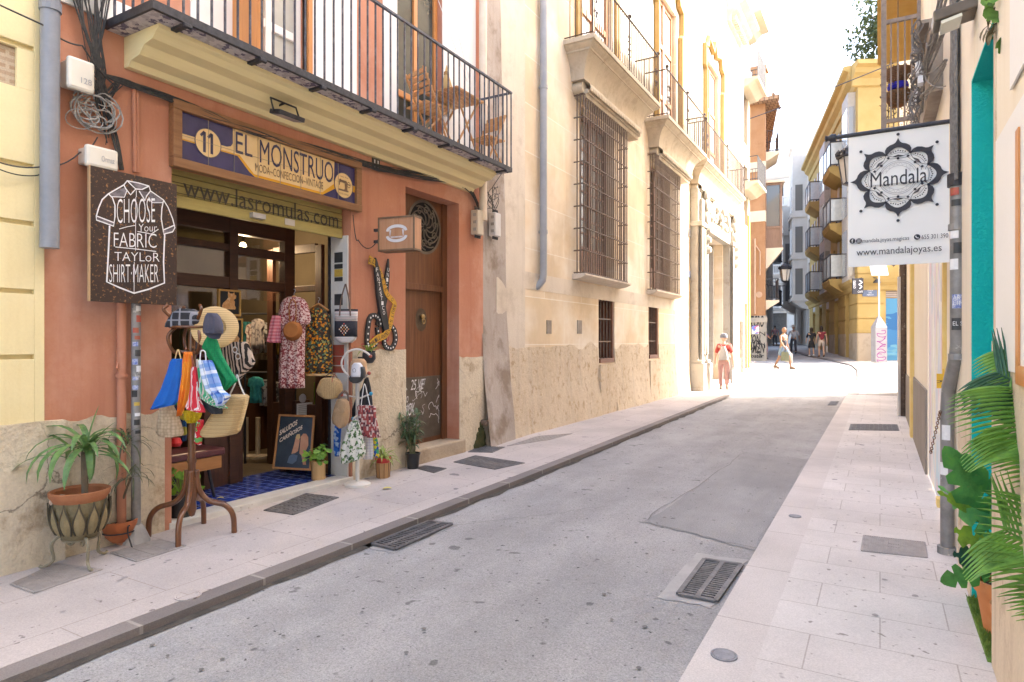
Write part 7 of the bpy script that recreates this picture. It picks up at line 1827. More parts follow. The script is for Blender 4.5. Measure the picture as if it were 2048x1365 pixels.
t_ = soft('shopping_bag', 'blue and white plaid bag with green striped side on the coat rack', 'bag', [(721,398,424),(728,399,428),(752,403,437),(780,412,447),(792,424,462),(802,432,456),(812,436,446)], RD-.28, plaid_b, .04, .02, 4, .5, HB)
soft('striped_side', None, None, [(719,393,399),(745,395,404),(770,397,411),(788,391,422),(800,405,436),(810,420,450),(817,440,457)], RD-.24, stripes('green_white_stripes', [(0,(.08,.42,.2)),(.45,(.72,.74,.7)),(.62,(.08,.42,.2)),(.8,(.7,.55,.5))], 30, 0, wob=.05), .02, .012, 3, 1, parent=t_)
strap(t_, [(400,722),(402,703),(410,704),(412,721)], RD-.27, .005, chalk)
soft('shopping_bag', 'emerald green mesh bag slanting down on the right of the coat rack', 'bag', [(672,416,428),(682,409,436),(695,403,440),(712,414,446),(740,429,462),(762,442,476),(773,446,463),(781,447,452)], RD-.18, green_n, .03, .012, 3, 2, HB)
soft('shopping_bag', 'charcoal black bag below the plaid bag on the coat rack', 'bag', [(785,394,402),(800,398,425),(815,410,444),(824,418,446),(828,425,445)], RD-.2, mat('charcoal_cloth', (.02,.02,.025), (.035,.035,.04)), .03, .01, 3, group=HB)
knit = weave('cream_knit', (.66,.5,.33), (.36,.25,.15), 42, bump=.8)
t_ = soft('knitted_bag', 'cream knitted bag below the blue bag on the coat rack', 'bag', [(812,322,346),(830,319,357),(850,315,364),(864,313,368),(871,318,366),(873,326,360)], RD-.05, knit, .06, .0, 3, group=HB); strap(t_, [(328,814),(352,720),(346,814)], RD-.03, .007, knit)
soft('net_bag', 'crumpled bright yellow net at the foot of the hanging bags', 'bag', [(822,366,404),(832,368,403),(842,371,398),(846,376,392)], RD-.1, net('yellow_net', (.7,.5,.01)), .03, .02, 6, group=HB)
soft('paper_bag', 'small red bag with white flower print low on the coat rack pole', 'bag', [(840,393,408),(860,391,406),(886,388,404),(890,396,403)], RD-.1, cells('red_print', [(.6,.015,.03),(.6,.02,.03),(.72,.66,.62),(.6,.015,.03),(.15,.4,.1)], 34, warp=.6), .015, .004, 2, group=HB)
soft('cloth_scrap', 'dark blue and green cloth hanging behind the rack pole', 'bag', [(805,342,360),(830,352,372),(870,364,374),(882,366,372)], RD+.02, cells('dark_print', [(.01,.07,.2),(.02,.2,.06),(.02,.03,.1),(.4,.35,.05)], 26), .02, .01, 3, group=HB)
straw_b = stripes('woven_straw', [(0,(.52,.37,.18)),(.55,(.42,.28,.12)),(.75,(.56,.42,.22)),(.9,(.36,.24,.1))], 34, 2, wob=.03, bump=.7)
t_ = soft('straw_basket', 'large pale straw basket hanging low on the right of the coat rack', 'basket', [(790,452,494),(794,450,498),(815,435,494),(840,418,488),(862,404,481),(868,404,474),(871,410,458)], RD-.05, straw_b, .12, .0, 3, group=HB)
strap(t_, [(458,793),(470,768),(474,750),(480,770),(490,793)], RD-.05, .006, chalk)
# hats
plaid_c = plaid('black_plaid', (.025,.025,.03), [((.3,.3,.33),16,.8,0,.8),((.25,.25,.28),16,.8,1,.8)], plane=(0,2))
o = atd(374,640,RD-.03); t_ = thing('flat_cap', 'black and grey plaid flat cap on top of the coat rack', 'hat', o)
mb = MB(VIEWM(o)); rows(mb, pxrows([(619,366,388),(626,350,402),(636,341,410),(648,334,411),(655,333,405)],374,640,RD-.03), .11, .006, 5, 24, 3); mb.build('crown', plaid_c, t_, sm=True)
mb = MB(VIEWM(o)); rows(mb, pxrows([(642,352,390),(650,342,396),(656,346,394)],374,640,RD-.17), .02, 0, 3, 14, 2); mb.build('peak', mat('cap_black', (.015,.015,.017), (.03,.03,.03)), t_, sm=True)
o = atd(430,655,RD-.05); straw_h = stripes('hat_straw', [(0,(.6,.42,.2)),(.7,(.46,.3,.12))], 70, 1, bump=.3)
t_ = thing('straw_hat', 'wide-brimmed straw hat on the right of the coat rack', 'hat', o); Mh = (Vector((ST*.8+CT*.35,-CT*.8+ST*.35,.25))).to_track_quat('Z','Y').to_matrix()
mb = MB()
mb.lathe([(.0,-.09),(.06,-.085),(.075,-.06),(.08,0),(.1,.006),(.14,.012),(.168,.002),(.17,-.006),(.14,.004),(.1,-.004),(.085,-.01)], o, 32, Mh); mb.build('brim_and_crown', stripes('hat_straw2', [(0,(.62,.44,.22)),(.6,(.48,.32,.14))], 60, 2, bump=.3), t_, sm='auto')
o = atd(428,652,RD-.24); t_ = thing('newsboy_cap', 'slate blue newsboy cap hung over the straw hat', 'hat', o); navyc = mat('slate_cloth', (.055,.055,.085), (.075,.075,.11), scale=20, bump=.2)
mb = MB(VIEWM(o)); rows(mb, pxrows([(627,419,433),(634,413,440),(648,409,446),(662,408,447),(668,410,445)],428,652,RD-.24), .07, .005, 6, 20, 3); mb.build('crown', navyc, t_, sm=True)
mb = MB(VIEWM(o)); rows(mb, pxrows([(662,408,444),(670,410,443),(676,418,441),(679,428,438)],428,652,RD-.29), .025, 0, 3, 14, 2); mb.build('peak', navyc, t_, sm=True)
# ---------------- garments in the opening
def dwx(px, w_): k = (px-1024)/F; return (XL+w_)/(k*CT-ST)
maroon = cells('maroon_floral', [(.25,.045,.05),(.62,.45,.42),(.24,.04,.045),(.55,.36,.34),(.66,.5,.46),(.2,.035,.04)], 78, warp=.35)
hw = wood('hanger_wood', (.4,.17,.05), (.5,.24,.08), 'y', rough=.45)
def hanger(t_, cx, cy, half, d, hook=14):
    mb = MB(); mb.tube([atd(cx-half,cy+10,d),atd(cx-half*.4,cy+1,d),atd(cx,cy-4,d),atd(cx+half*.4,cy+1,d),atd(cx+half,cy+10,d)], .012, 8); mb.build('hanger', hw, t_, sm=True)
    mb = MB(); mb.tube([atd(cx,cy-3,d),atd(cx,cy-hook*.6,d),atd(cx+3,cy-hook*.8,d),atd(cx+2,cy-hook,d),atd(cx-1,cy-hook,d)], .003, 5); mb.build('hook', gp, t_)
d = dwx(588,-.3); t_ = soft('dress', 'long maroon floral dress on a hanger in the shop opening', 'dress', [(595,577,600),(600,567,610),(610,561,616),(625,557,620),(640,555,622),(648,557,619),(651,562,611),(690,562,610),(730,558,609),(776,557,610)], d, maroon, .07, .012, 5, .4, ns=4, nu=30); hanger(t_, 588, 597, 20, d, 18)
o = atd(585,662,d-.1); t_ = thing('pillbox_hat', 'round rust-brown hat hung on the maroon dress', 'hat', o); rusty = mat('rust_felt', (.3,.1,.02), (.38,.14,.03), scale=8, rough=.8)
Mh = Vector((ST,-CT,.12)).to_track_quat('Z','Y').to_matrix(); mb = MB(); mb.lathe([(0,.05),(.07,.05),(.088,.03),(.095,0),(.1,-.01),(0,-.01)], o, 28, Mh); mb.build('crown', rusty, t_, sm='auto'); strap(t_, [(580,648),(578,612),(586,600),(592,612),(591,648)], d-.11, .006, rusty, 'strap')
d = dwx(640,-.3); orange_f = cells('orange_floral', [(.72,.26,.01),(.045,.035,.025),(.62,.2,.01),(.07,.17,.11),(.04,.03,.02),(.7,.34,.02),(.3,.32,.1),(.04,.035,.03)], 44, warp=.3, ground=(.04,.033,.025), glo=.52)
t_ = soft('tunic', 'sleeveless black tunic with orange flowers on a hanger beside the maroon dress', 'dress', [(617,628,646),(622,622,652),(632,616,660),(640,614,658),(648,613,660),(700,612,665),(747,611,666)], d, orange_f, .06, .01, 4, 2, ns=4, nu=28); hanger(t_, 637, 612, 20, d, 16)
soft('hem', None, None, [(747,611,666),(752,612,666)], d, cream_t, .055, .01, 4, 2, parent=t_)
t_ = soft('skirt', 'pink gingham skirt tucked behind the maroon dress', 'skirt', [(632,545,562),(645,541,562),(670,537,561),(683,533,562),(686,540,562)], dwx(548,-.42), plaid('pink_gingham', (.5,.12,.16), [((.66,.3,.33),30,.5,2,.7)], plane=(0,1,2)), .05, .01, 4)
# tote bag
d = dwx(692,-.02); o = atd(692,690,d); t_ = thing('tote_bag', 'black and white woven tote bag with a diamond motif hanging on the white door post', 'bag', o)
def totepart(name, R, m, dd=0): mb = MB(VIEWM(atd(692,620,d))); rows(mb, pxrows(R,692,620,d), .06, .0, 3, 18, 2, base=dd); return mb.build(name, m, t_, sm=True)
blk_c = mat('black_weave', (.018,.018,.025), (.03,.03,.04), scale=40, bump=.3, bscale=200); wht_c = stripes('white_band_weave', [(0,(.62,.58,.56)),(.42,(.25,.04,.06)),(.55,(.62,.58,.56)),(.9,(.12,.1,.1))], 30, 2)
totepart('top_hem', [(619,669,716),(623,669,716)], blk_c); totepart('striped_band', [(623,669,716),(643,669,715)], wht_c); totepart('dark_body', [(643,669,715),(674,669,715)], blk_c); totepart('white_base', [(674,669,714),(680,671,712),(686,680,704)], mat('white_weave', (.6,.56,.55), (.5,.47,.46), bump=.3, bscale=200))
for x in (682, 699): strap(t_, [(x-3 if x < 690 else x+2,632),(x,600),(690,571),(691,570)] if x < 690 else [(701,632),(698,600),(692,571),(691,570)], d-.07, .008, mat('strap_brown', (.12,.075,.06), (.2,.14,.11)), 'strap')
mb = MB(VIEWM(atd(688,659,d-.068)))
k_ = d/F
for i in range(-3,4):
    for j in range(-3,4):
        if abs(i)+abs(j) <= 3 and (i+j) % 2 == 1: mb.box(i*2.9*k_-1.2*k_, i*2.9*k_+1.2*k_, j*3.6*k_-1.4*k_, j*3.6*k_+1.4*k_, 0, .002)
mb.build('motif', cells('motif_colours', [(.7,.66,.6),(.6,.25,.04),(.5,.06,.05),(.7,.66,.6)], 90), t_)
# striped blouse, sunglasses, cat pictures
d = dwx(470,-.55); bw_s = stripes('black_cream_stripes', [(0,(.6,.5,.42)),(.5,(.02,.018,.018))], 34, 0, wob=.05, rot=(0,.12,0))
t_ = soft('blouse', 'black and cream striped blouse knotted at the waist behind the coat rack', 'blouse', [(684,444,494),(692,441,499),(706,440,505),(724,446,511),(734,450,506),(742,456,497),(750,464,489),(760,474,481)], d, bw_s, .06, .01, 5, 1)
o = atd(473,706,d-.1); t_ = thing('sunglasses', 'white-framed sunglasses hooked on the striped blouse', 'sunglasses', o); mb = MB(VIEWM(o)); k_ = d/F
for (x, y) in ((-3,6),(3,-7)): mb.disc(x*k_, y*k_, 5.5*k_, 6.5*k_, 0, 18, .62)
mb.box(-1*k_,2*k_,-1.5*k_,.5*k_,-.002,.002); mb.build('frame', chalk, t_); mb = MB(VIEWM(o))
for (x, y) in ((-3,6),(3,-7)): mb.disc(x*k_, y*k_, 3.6*k_, 4.2*k_, .0015, 14)
mb.build('lens', mat('lens_brown', (.2,.12,.08), (.3,.2,.14), rough=.15), t_)
gfr = mat('gilt_frame', (.34,.19,.045), (.42,.26,.07), scale=12, rough=.4); catm = mat('cat_orange', (.6,.34,.14), (.42,.2,.07), scale=22, rough=.9, spot=(.66,.5,.32), sscale=14, slo=.5, shi=.6)
def picture(pix, lab, cat, shape, w_, name='framed_picture'):
    x0, y0, x1, y1 = pix; d = dwx((x0+x1)/2, w_); o = atd((x0+x1)/2,(y0+y1)/2,d); u0, v1 = LF(x0,y0,w_); u1, v0 = LF(x1,y1,w_); t_ = thing(name, lab, cat, (XL+w_,(u0+u1)/2,v0))
    mb = MB(LEFT); f = .018; mb.box(u0,u1,v0,v0+f,w_-.02,w_+.01); mb.box(u0,u1,v1-f,v1,w_-.02,w_+.01); mb.box(u0,u0+f,v0+f,v1-f,w_-.02,w_+.009); mb.box(u1-f,u1,v0+f,v1-f,w_-.02,w_+.009); mb.build('frame', gfr, t_)
    mb = MB(LEFT); mb.box(u0+f,u1-f,v0+f,v1-f,w_-.02,w_); mb.build('canvas', mat('black_canvas', (.012,.012,.014), (.02,.02,.02)), t_)
    mb = MB(LEFT)
    for pts in shape: mb.poly([(lerp(u0,u1,p[0]),lerp(v0,v1,p[1]),w_+.003) for p in pts])
    mb.build('embroidery', catm, t_); return t_
catA = [[(.22,.25),(.75,.25),(.78,.32),(.72,.42),(.74,.55),(.68,.62),(.78,.68),(.8,.78),(.72,.84),(.72,.92),(.62,.85),(.52,.86),(.44,.94),(.42,.8),(.44,.7),(.36,.6),(.22,.48),(.16,.36)]]
catB = [[(.28,.16),(.62,.14),(.82,.2),(.86,.3),(.74,.42),(.68,.5),(.74,.58),(.72,.66),(.66,.72),(.72,.92),(.6,.8),(.5,.74),(.38,.78),(.36,.66),(.42,.56),(.36,.42),(.3,.3)]]
picture((436,578,481,633), 'small gilt picture of a sitting ginger cat against black, the upper of two', 'picture', catA, -.62); picture((440,636,485,695), 'small gilt picture of a ginger cat with long ears, the lower of two', 'picture', catB, -.62)
picture((528,482,564,552), 'dim framed picture high on the wall inside the shop', 'picture', [[(.3,.3),(.7,.3),(.75,.7),(.5,.88),(.25,.7)]], -2.9)
# inner rail with garments
d = 8.1; gl = [('grey floral blouse',516,640,[(.42,.38,.38),(.2,.18,.2)]),('white dotted dress',505,650,[(.55,.48,.45),(.3,.2,.2)]),('black and white shirt',532,648,[(.45,.45,.45),(.1,.1,.1)]),('beige blouse',524,662,[(.5,.42,.3),(.4,.3,.22)]),('dark teal shirt',494,646,[(.02,.14,.15),(.03,.2,.2)])]
for i, (nm, cx, cy, cs) in enumerate(gl):
    soft('garment', nm+' on the rail deep inside the shop', 'garment', [(cy-2,cx-5,cx+5),(cy+2,cx-12,cx+12),(cy+16,cx-15,cx+15),(cy+20,cx-11,cx+11),(cy+58,cx-14,cx+14)], d+.12*i, cells('garment_print_%s' % 'abcde'[i], cs+[cs[0]], 40), .05, .02, 4, i, 'garments on the inner rails')
for i, (nm, cx, cy, cs) in enumerate([('turquoise child shirt',512,758,[(.03,.28,.3),(.05,.36,.36)]),('grey print child shirt',532,764,[(.4,.38,.36),(.12,.12,.13)]),('dark print child shirt',550,768,[(.1,.1,.11),(.3,.28,.27)])]):
    soft('garment', nm+' on the lower rail inside the shop', 'garment', [(cy-4,cx-5,cx+5),(cy,cx-14,cx+14),(cy+14,cx-17,cx+17),(cy+17,cx-11,cx+11),(cy+48,cx-12,cx+12)], d-.5+.1*i, cells('child_print_%s' % 'abc'[i], cs+[cs[0]], 50), .05, .015, 3, i, 'garments on the inner rails')
t_ = thing('clothes_rail', 'dark two-tier clothes rail inside the shop', 'clothes rail', atd(525,930,8.2)); z1, z2 = atd(520,628,8.2).z, atd(520,745,7.7).z
a, b = atd(482,628,8.2), atd(590,628,8.6); c, e = atd(490,745,7.6), atd(590,745,7.9)
mb = MB(); mb.tube([a,b], .014, 6); mb.tube([c,e], .014, 6)
for q_ in (a,b): mb.tube([q_,Vector((q_.x,q_.y,.165))], .016, 6)
for q_ in (c,e): mb.tube([q_,Vector((q_.x,q_.y,.165))], .016, 6)
mb.build('tubes', black_fe, t_)
for px in (492, 516):
    p = atd(px, 905, 8.0); p.z = .165; mb = MB(); mb.lathe([(0,0),(.13,0),(.13,.025),(.03,.04),(.03,.5),(0,.5)], p, 16); tag(mb.build('mannequin_stand', mat('pale_stand', (.5,.44,.35), (.4,.34,.27)), sm='auto'), 'pale mannequin stand %s on the shop floor' % ('by the low wooden panel' if px < 500 else 'behind the poster board'), 'stand')
mb = MB(LEFT); u0, v1 = LF(486,800,-3.0); mb.box(u0-1.0,u0+1.4,.17,1.05,-2.9,-2.3); mb.box(u0-1.05,u0+1.45,1.05,1.1,-2.95,-2.25); tag(mb.build('counter', brown_w), 'dark wooden counter at the back of the shop', 'counter')
# notice, sticker and green louvre in the shop window
W6 = -.735
def panel(pix, m, nm, lab, cat, w_=W6, lines=0):
    x0,y0,x1,y1 = pix; u0,v1 = LF(x0,y0,w_); u1,v0 = LF(x1,y1,w_); mb = MB(LEFT); mb.box(u0,u1,v0,v1,w_-.006,w_); 
    t_ = thing(nm, lab, cat, (XL+w_,(u0+u1)/2,v0)); mb.build('sheet', m, t_)
    if lines:
        mb = MB(LEFT)
        for i in range(lines): v = lerp(v1,v0,(i+1)/(lines+1)); mb.box(u0+.02,u1-.02-(.04 if i % 3 == 2 else 0),v-.006,v+.003,w_+.0005,w_+.002)
        mb.build('printed_lines', ink_l, t_)
    return t_
panel((594,808,625,830), chalk, 'paper_notice', 'white printed notice in the shop window above the poster board', 'notice', lines=6)
u, v = LF(605,797,W6); mb = MB(LEFT); mb.lathe([(0,0),(.05,0),(.05,.004),(0,.004)], (u,v,W6), 20); tag(mb.build('round_sticker', ink_l), 'round grey sticker above the white notice', 'sticker')
mb = MB(LEFT); u0,v1 = LF(630,765,-.9); u1,v0 = LF(664,836,-.9); mb.box(u0,u1,v0,v1,-.92,-.9); tag(mb.build('louvre_shutter', stripes('green_louvre', [(0,(.16,.24,.03)),(.6,(.06,.1,.015))], 40, 1)), 'olive green ribbed panel behind the straw handbag', 'shutter')
# poster board
d0 = dwx(590,-.42); t_ = thing('poster_board', 'framed dark poster with a couple embracing and the words SALUDOS CARINOSOS, leaning in the doorway', 'poster', atd(585,938,d0))
t_['label'] = 'framed dark poster of a hugging couple reading SALUDOS CARIÑOSOS'
A, B2, C, D = atd(545,938,d0), atd(622,942,d0), atd(630,832,d0+.2), atd(558,829,d0+.2)
ux = (B2-A); uy = (D-A); nrm = ux.cross(uy).normalized()
def PB(x, y, h=0.): return A+ (ux*(1-y)+(C-D)*y)*x + uy*y + nrm*h
def pquad(mb, x0, x1, y0, y1, h0, h1):
    a = [mb.v(PB(x,y,h0)) for x,y in ((x0,y0),(x1,y0),(x1,y1),(x0,y1))]; b = [mb.v(PB(x,y,h1)) for x,y in ((x0,y0),(x1,y0),(x1,y1),(x0,y1))]
    mb.face(a); mb.face(b)
    for i in range(4): mb.face((a[i],a[(i+1)%4],b[(i+1)%4],b[i]))
mb = MB(); pquad(mb,0,1,0,.035,-.015,.012); pquad(mb,0,1,.965,1,-.015,.012); pquad(mb,0,.05,.035,.965,-.015,.011); pquad(mb,.95,1,.035,.965,-.015,.011); mb.build('frame', wood('poster_frame', (.3,.13,.035), (.4,.19,.06), 'z'), t_)
mb = MB(); pquad(mb,.05,.95,.035,.965,-.012,0); mb.build('print', mat('poster_dark', (.02,.03,.045), (.04,.06,.075), scale=6, rough=.25, spot=(.16,.19,.19), sscale=5, slo=.62, shi=.72), t_)
mb = MB(); mb.text('SALUDOS', lambda x, y: PB(.08+.45*x, .60+.22*x+.1*y, .003), 0, .03); mb.text('CARIÑOSOS', lambda x, y: PB(.1+.58*x, .47+.27*x+.1*y, .003), 0, .03); mb.build('lettering', mat('poster_cream', (.6,.5,.42), (.62,.54,.46)), t_)
skin_p = mat('poster_skin', (.42,.2,.12), (.5,.28,.18), scale=14)
mb = MB()
for pts in ([(.45,.28),(.55,.3),(.62,.34),(.64,.52),(.62,.6),(.56,.62),(.52,.56),(.5,.46)],[(.66,.6),(.72,.66),(.8,.66),(.86,.6),(.88,.45),(.8,.3),(.86,.1),(.78,.1),(.72,.26),(.66,.3)]):
    mb.poly([PB(p[0],p[1],.002) for p in pts])
mb.build('figures', skin_p, t_); mb = MB()
mb.poly([PB(*p,.0035) for p in ((.52,.58),(.55,.64),(.63,.65),(.65,.58),(.6,.54))]); mb.build('hair', mat('poster_blonde', (.5,.34,.14), (.55,.4,.2)), t_); mb = MB(); mb.poly([PB(*p,.0015) for p in ((.36,.12),(.5,.1),(.6,.16),(.62,.26),(.48,.28),(.4,.24))]); mb.build('jeans', mat('poster_denim', (.05,.09,.15), (.08,.12,.18)), t_)
# bench with cushion
bw0 = -.42; u0 = LF(338,930,bw0)[0]; u1 = LF(452,916,bw0+.0)[0]; zt = LF(400,918,bw0)[1]
t_ = thing('bench', 'wooden bench with a maroon cushion and black splayed legs in the shop doorway', 'bench', (XL+bw0,(u0+u1)/2,.17))
zc = LF(420,900,bw0)[1]; z1 = LF(420,915,bw0)[1]; z2 = LF(420,940,bw0)[1]
mb = MB(LEFT); mb.box(u0,u1,z1,z1+.07,bw0-.34,bw0); mb.build('cushion', mat('maroon_leather', (.085,.02,.025), (.11,.03,.035), rough=.35), t_, bevel=.02); mb = MB(LEFT); mb.box(u0+.01,u1-.04,z2,z1-.003,bw0-.33,bw0-.01); mb.build('box', wood('bench_wood', (.3,.13,.04), (.42,.2,.07), 'y'), t_)
for u, w_ in ((u0+.1,bw0-.06),(u1-.14,bw0-.06),(u0+.1,bw0-.28),(u1-.14,bw0-.28)):
    mb = MB(LEFT); mb.tube([(u,z2,w_),(u+(.06 if u > (u0+u1)/2 else -.06),.168,w_)], .015, 8); mb.build('leg', black_fe, t_)
# ---------------- white hat stand with its load
sp_ = gnd(715,971); SD = -sp_.x*ST+sp_.y*CT
whi = mat('white_enamel', (.72,.7,.66), (.66,.62,.57), scale=6, rough=.35, spot=(.4,.2,.12), sscale=20, slo=.7, shi=.74)
t_ = thing('hat_stand', 'white metal hat stand with a round base beside the shop opening', 'hat stand', sp_)
mb = MB(); mb.lathe([(0,0),(.135,0),(.135,.02),(.11,.035),(.03,.045),(0,.045)], sp_, 32); mb.build('base', whi, t_, sm='auto')
mb = MB(); mb.tube([sp_+Vector((0,0,.04)), sp_+Vector((0,0,atd(715,735,SD).z-PV))], .021, 12); mb.build('pole', whi, t_, sm='auto')
mb = MB(); mb.tube(spline([atd(714,765,SD),atd(690,745,SD),atd(683,725,SD),atd(694,706,SD),atd(714,699,SD),atd(732,705,SD),atd(741,713,SD)],6), .011, 8); mb.build('loop_hook', whi, t_, sm=True)
for i, (a, b, m_) in enumerate((((715,770),(738,747),st_rd),((712,800),(742,788),None),((716,830),(706,838),None),((714,795),(683,790),st_rd))):
    m_ = m_ or mat('peg_blue', (.03,.3,.5), (.03,.3,.5), rough=.3); mb = MB(); mb.tube([atd(*a,SD),atd(*b,SD-.06)], .009, 6); pg_ = mb.build('peg', whi, t_); mb = MB(); mb.ball(atd(*b,SD-.06), .02, 10); mb.build('knob', m_, pg_, sm=True)
mb = MB(); mb.ball(atd(741,713,SD), .018, 10); mb.build('knob', st_rd, t_, sm=True)
HS = 'goods on the white hat stand'
o = atd(718,733,SD-.02); tc = thing('cap', 'tan cap behind the white trucker cap on the hat stand', 'hat', o, group=HS); mb = MB(VIEWM(o)); rows(mb, pxrows([(718,708,728),(724,702,733),(736,699,734),(752,698,735)],718,733,SD-.02), .08, 0, 3, 16, 3); mb.build('crown', mat('tan_felt', (.5,.3,.16), (.56,.36,.21)), tc, sm=True)
o = atd(715,748,SD-.14); tc = thing('trucker_cap', 'white-fronted black trucker cap on the hat stand', 'hat', o, group=HS)
mb = MB(VIEWM(o)); rows(mb, pxrows([(726,709,721),(731,704,725),(742,702,727),(754,702,727)],715,748,SD-.14), .07, 0, 3, 16, 3); mb.build('front_panel', mat('cap_white', (.66,.66,.7), (.7,.7,.74)), tc, sm=True)
mb = MB(VIEWM(o)); rows(mb, pxrows([(734,722,729),(746,722,732),(756,720,731)],715,748,SD-.11), .06, 0, 3, 10, 2); mb.build('mesh_back', st_bk, tc, sm=True)
mb = MB(VIEWM(o)); rows(mb, pxrows([(752,700,728),(758,697,727),(764,700,722),(767,706,716)],715,748,SD-.2), .03, 0, 3, 14, 2); mb.build('peak', st_bk, tc, sm=True)
mb = MB(VIEWM(o)); k_ = SD/F; mb.stroke([(-5*k_,4*k_),(-6*k_,9*k_),(-2*k_,12*k_),(0,8*k_),(-1*k_,4*k_)], .004, .073, True); mb.build('badge', st_bk, tc)
tc = soft('handbag', 'small beige crochet backpack with leather handle on the hat stand', 'bag', [(798,677,692),(803,673,698),(818,668,700),(835,664,699),(846,666,697),(852,675,692),(855,680,688)], SD-.2, weave('crochet_beige', (.44,.3,.17), (.28,.18,.1), 130, bump=.5), .09, 0, 3, group=HS)
strap(tc, [(676,802),(680,790),(690,783),(696,792),(697,803)], SD-.2, .011, mat('strap_brown', (.12,.075,.06), (.2,.14,.11)))
mb = MB(VIEWM(atd(678,822,SD-.3)))
for x in (-4.5, 6): mb.lathe([(0,0),(.024,0),(.026,.014),(0,.018)], (x*k_,-.5*k_,-.012), 14)
mb.build('pocket_flaps', MATS['crochet_beige'], tc, sm='auto')
tile_f = cells('red_fan_print', [(.28,.05,.05),(.55,.42,.38),(.1,.03,.04)], 60, warp=.02, rnd=.12, stretch=(1,1,.8))
tc = soft('tote_bag', 'dark red tote bag with a small fan print on the hat stand', 'bag', [(811,716,745),(814,714,752),(830,716,752),(850,718,756),(868,720,759),(875,730,762)], SD-.12, tile_f, .035, .004, 3, group=HS); strap(tc, [(722,813),(725,790),(729,768),(735,790),(740,812)], SD-.12, .005, chalk)
ivyp = cells('ivy_print', [(.06,.13,.035),(.68,.67,.6),(.09,.19,.06),(.7,.69,.62),(.14,.24,.08),(.04,.09,.03)], 32, warp=.6, ground=(.7,.69,.62), glo=.52)
tc = soft('tote_bag', 'white tote bag printed with green ivy leaves low on the hat stand', 'bag', [(841,706,714),(846,699,719),(868,690,724),(895,682,731),(908,680,732),(918,681,724),(926,683,700)], SD-.16, ivyp, .05, .014, 4, 1, HS); strap(tc, [(704,846),(708,836),(714,846)], SD-.16, .006, whi)
soft('tote_bag', 'limp black bag behind the red printed tote on the hat stand', 'bag', [(755,730,737),(775,724,742),(800,710,745),(820,704,746),(850,703,715)], SD+.03, MATS['charcoal_cloth'], .03, .015, 4, group=HS)
soft('cloth_bag', 'white and lilac checked cloth bag below the red printed tote', 'bag', [(873,727,746),(895,727,746),(919,725,746)], SD-.05, plaid('lilac_check', (.62,.6,.6), [((.3,.25,.4),34,.88,0,.7),((.3,.25,.4),34,.88,1,.7)], plane=(0,2)), .02, .008, 3, group=HS)
soft('cloth_bag', 'bright blue batik cloth hanging left of the ivy-print bag', 'bag', [(846,670,684),(870,667,682),(900,667,680),(913,670,679)], SD-.02, cells('batik', [(.0,.06,.3),(.01,.1,.4),(.3,.4,.55),(.0,.06,.3)], 30), .02, .008, 3, group=HS)
soft('cloth_bag', 'blue and yellow print cloth at the right of the checked bag', 'bag', [(868,745,753),(890,747,757),(915,748,758)], SD-.02, cells('lemon_print', [(.02,.08,.35),(.65,.5,.03),(.05,.3,.12)], 36), .015, .006, 2, group=HS)
tc = soft('straw_handbag', 'oval straw handbag hanging under the orange floral tunic', 'bag', [(756,648,674),(760,642,680),(770,637,685),(782,633,686),(790,637,684),(797,650,676)], dwx(660,-.08), weave('straw_handbag_m', (.56,.4,.2), (.34,.22,.1), 75, bump=.8), .11, 0, 3, group=HS)
strap(tc, [(650,757),(655,750),(662,748),(670,750),(675,757)], dwx(660,-.06), .006, MATS['strap_brown']); strap(tc, [(664,765),(666,755),(671,747)], dwx(660,.06), .004, st_rd, 'tag_string')
# ---------------- plants and pots
def blade_plant(parent, m, c, n, L, W, el0, el1, droop, seed, az0=0, az1=6.283, name='leaves', fold=.25):
    q = random.Random(seed); mb = MB()
    for i in range(n): leaf(mb, c+Vector((q.uniform(-.02,.02),q.uniform(-.02,.02),q.uniform(-.02,.03))), lerp(az0,az1,(i+q.random()*.6)/n), q.uniform(el0,el1), L*q.uniform(.75,1.15), W*q.uniform(.8,1.2), droop*q.uniform(.7,1.3), 7, fold)
    return mb.build(name, m, parent, sm=False)
yl = mat('yucca_leaf', (.11,.22,.07), (.17,.31,.11), scale=6, rough=.4); spl = mat('spider_leaf', (.24,.36,.06), (.4,.48,.16), scale=10, rough=.45); ole = mat('oleander_leaf', (.07,.13,.065), (.13,.2,.11), scale=5, rough=.5); drac = mat('dracaena_leaf', (.08,.12,.06), (.13,.13,.08), scale=5, rough=.5); poth = mat('pothos_leaf', (.14,.34,.04), (.26,.48,.07), scale=7, rough=.4)
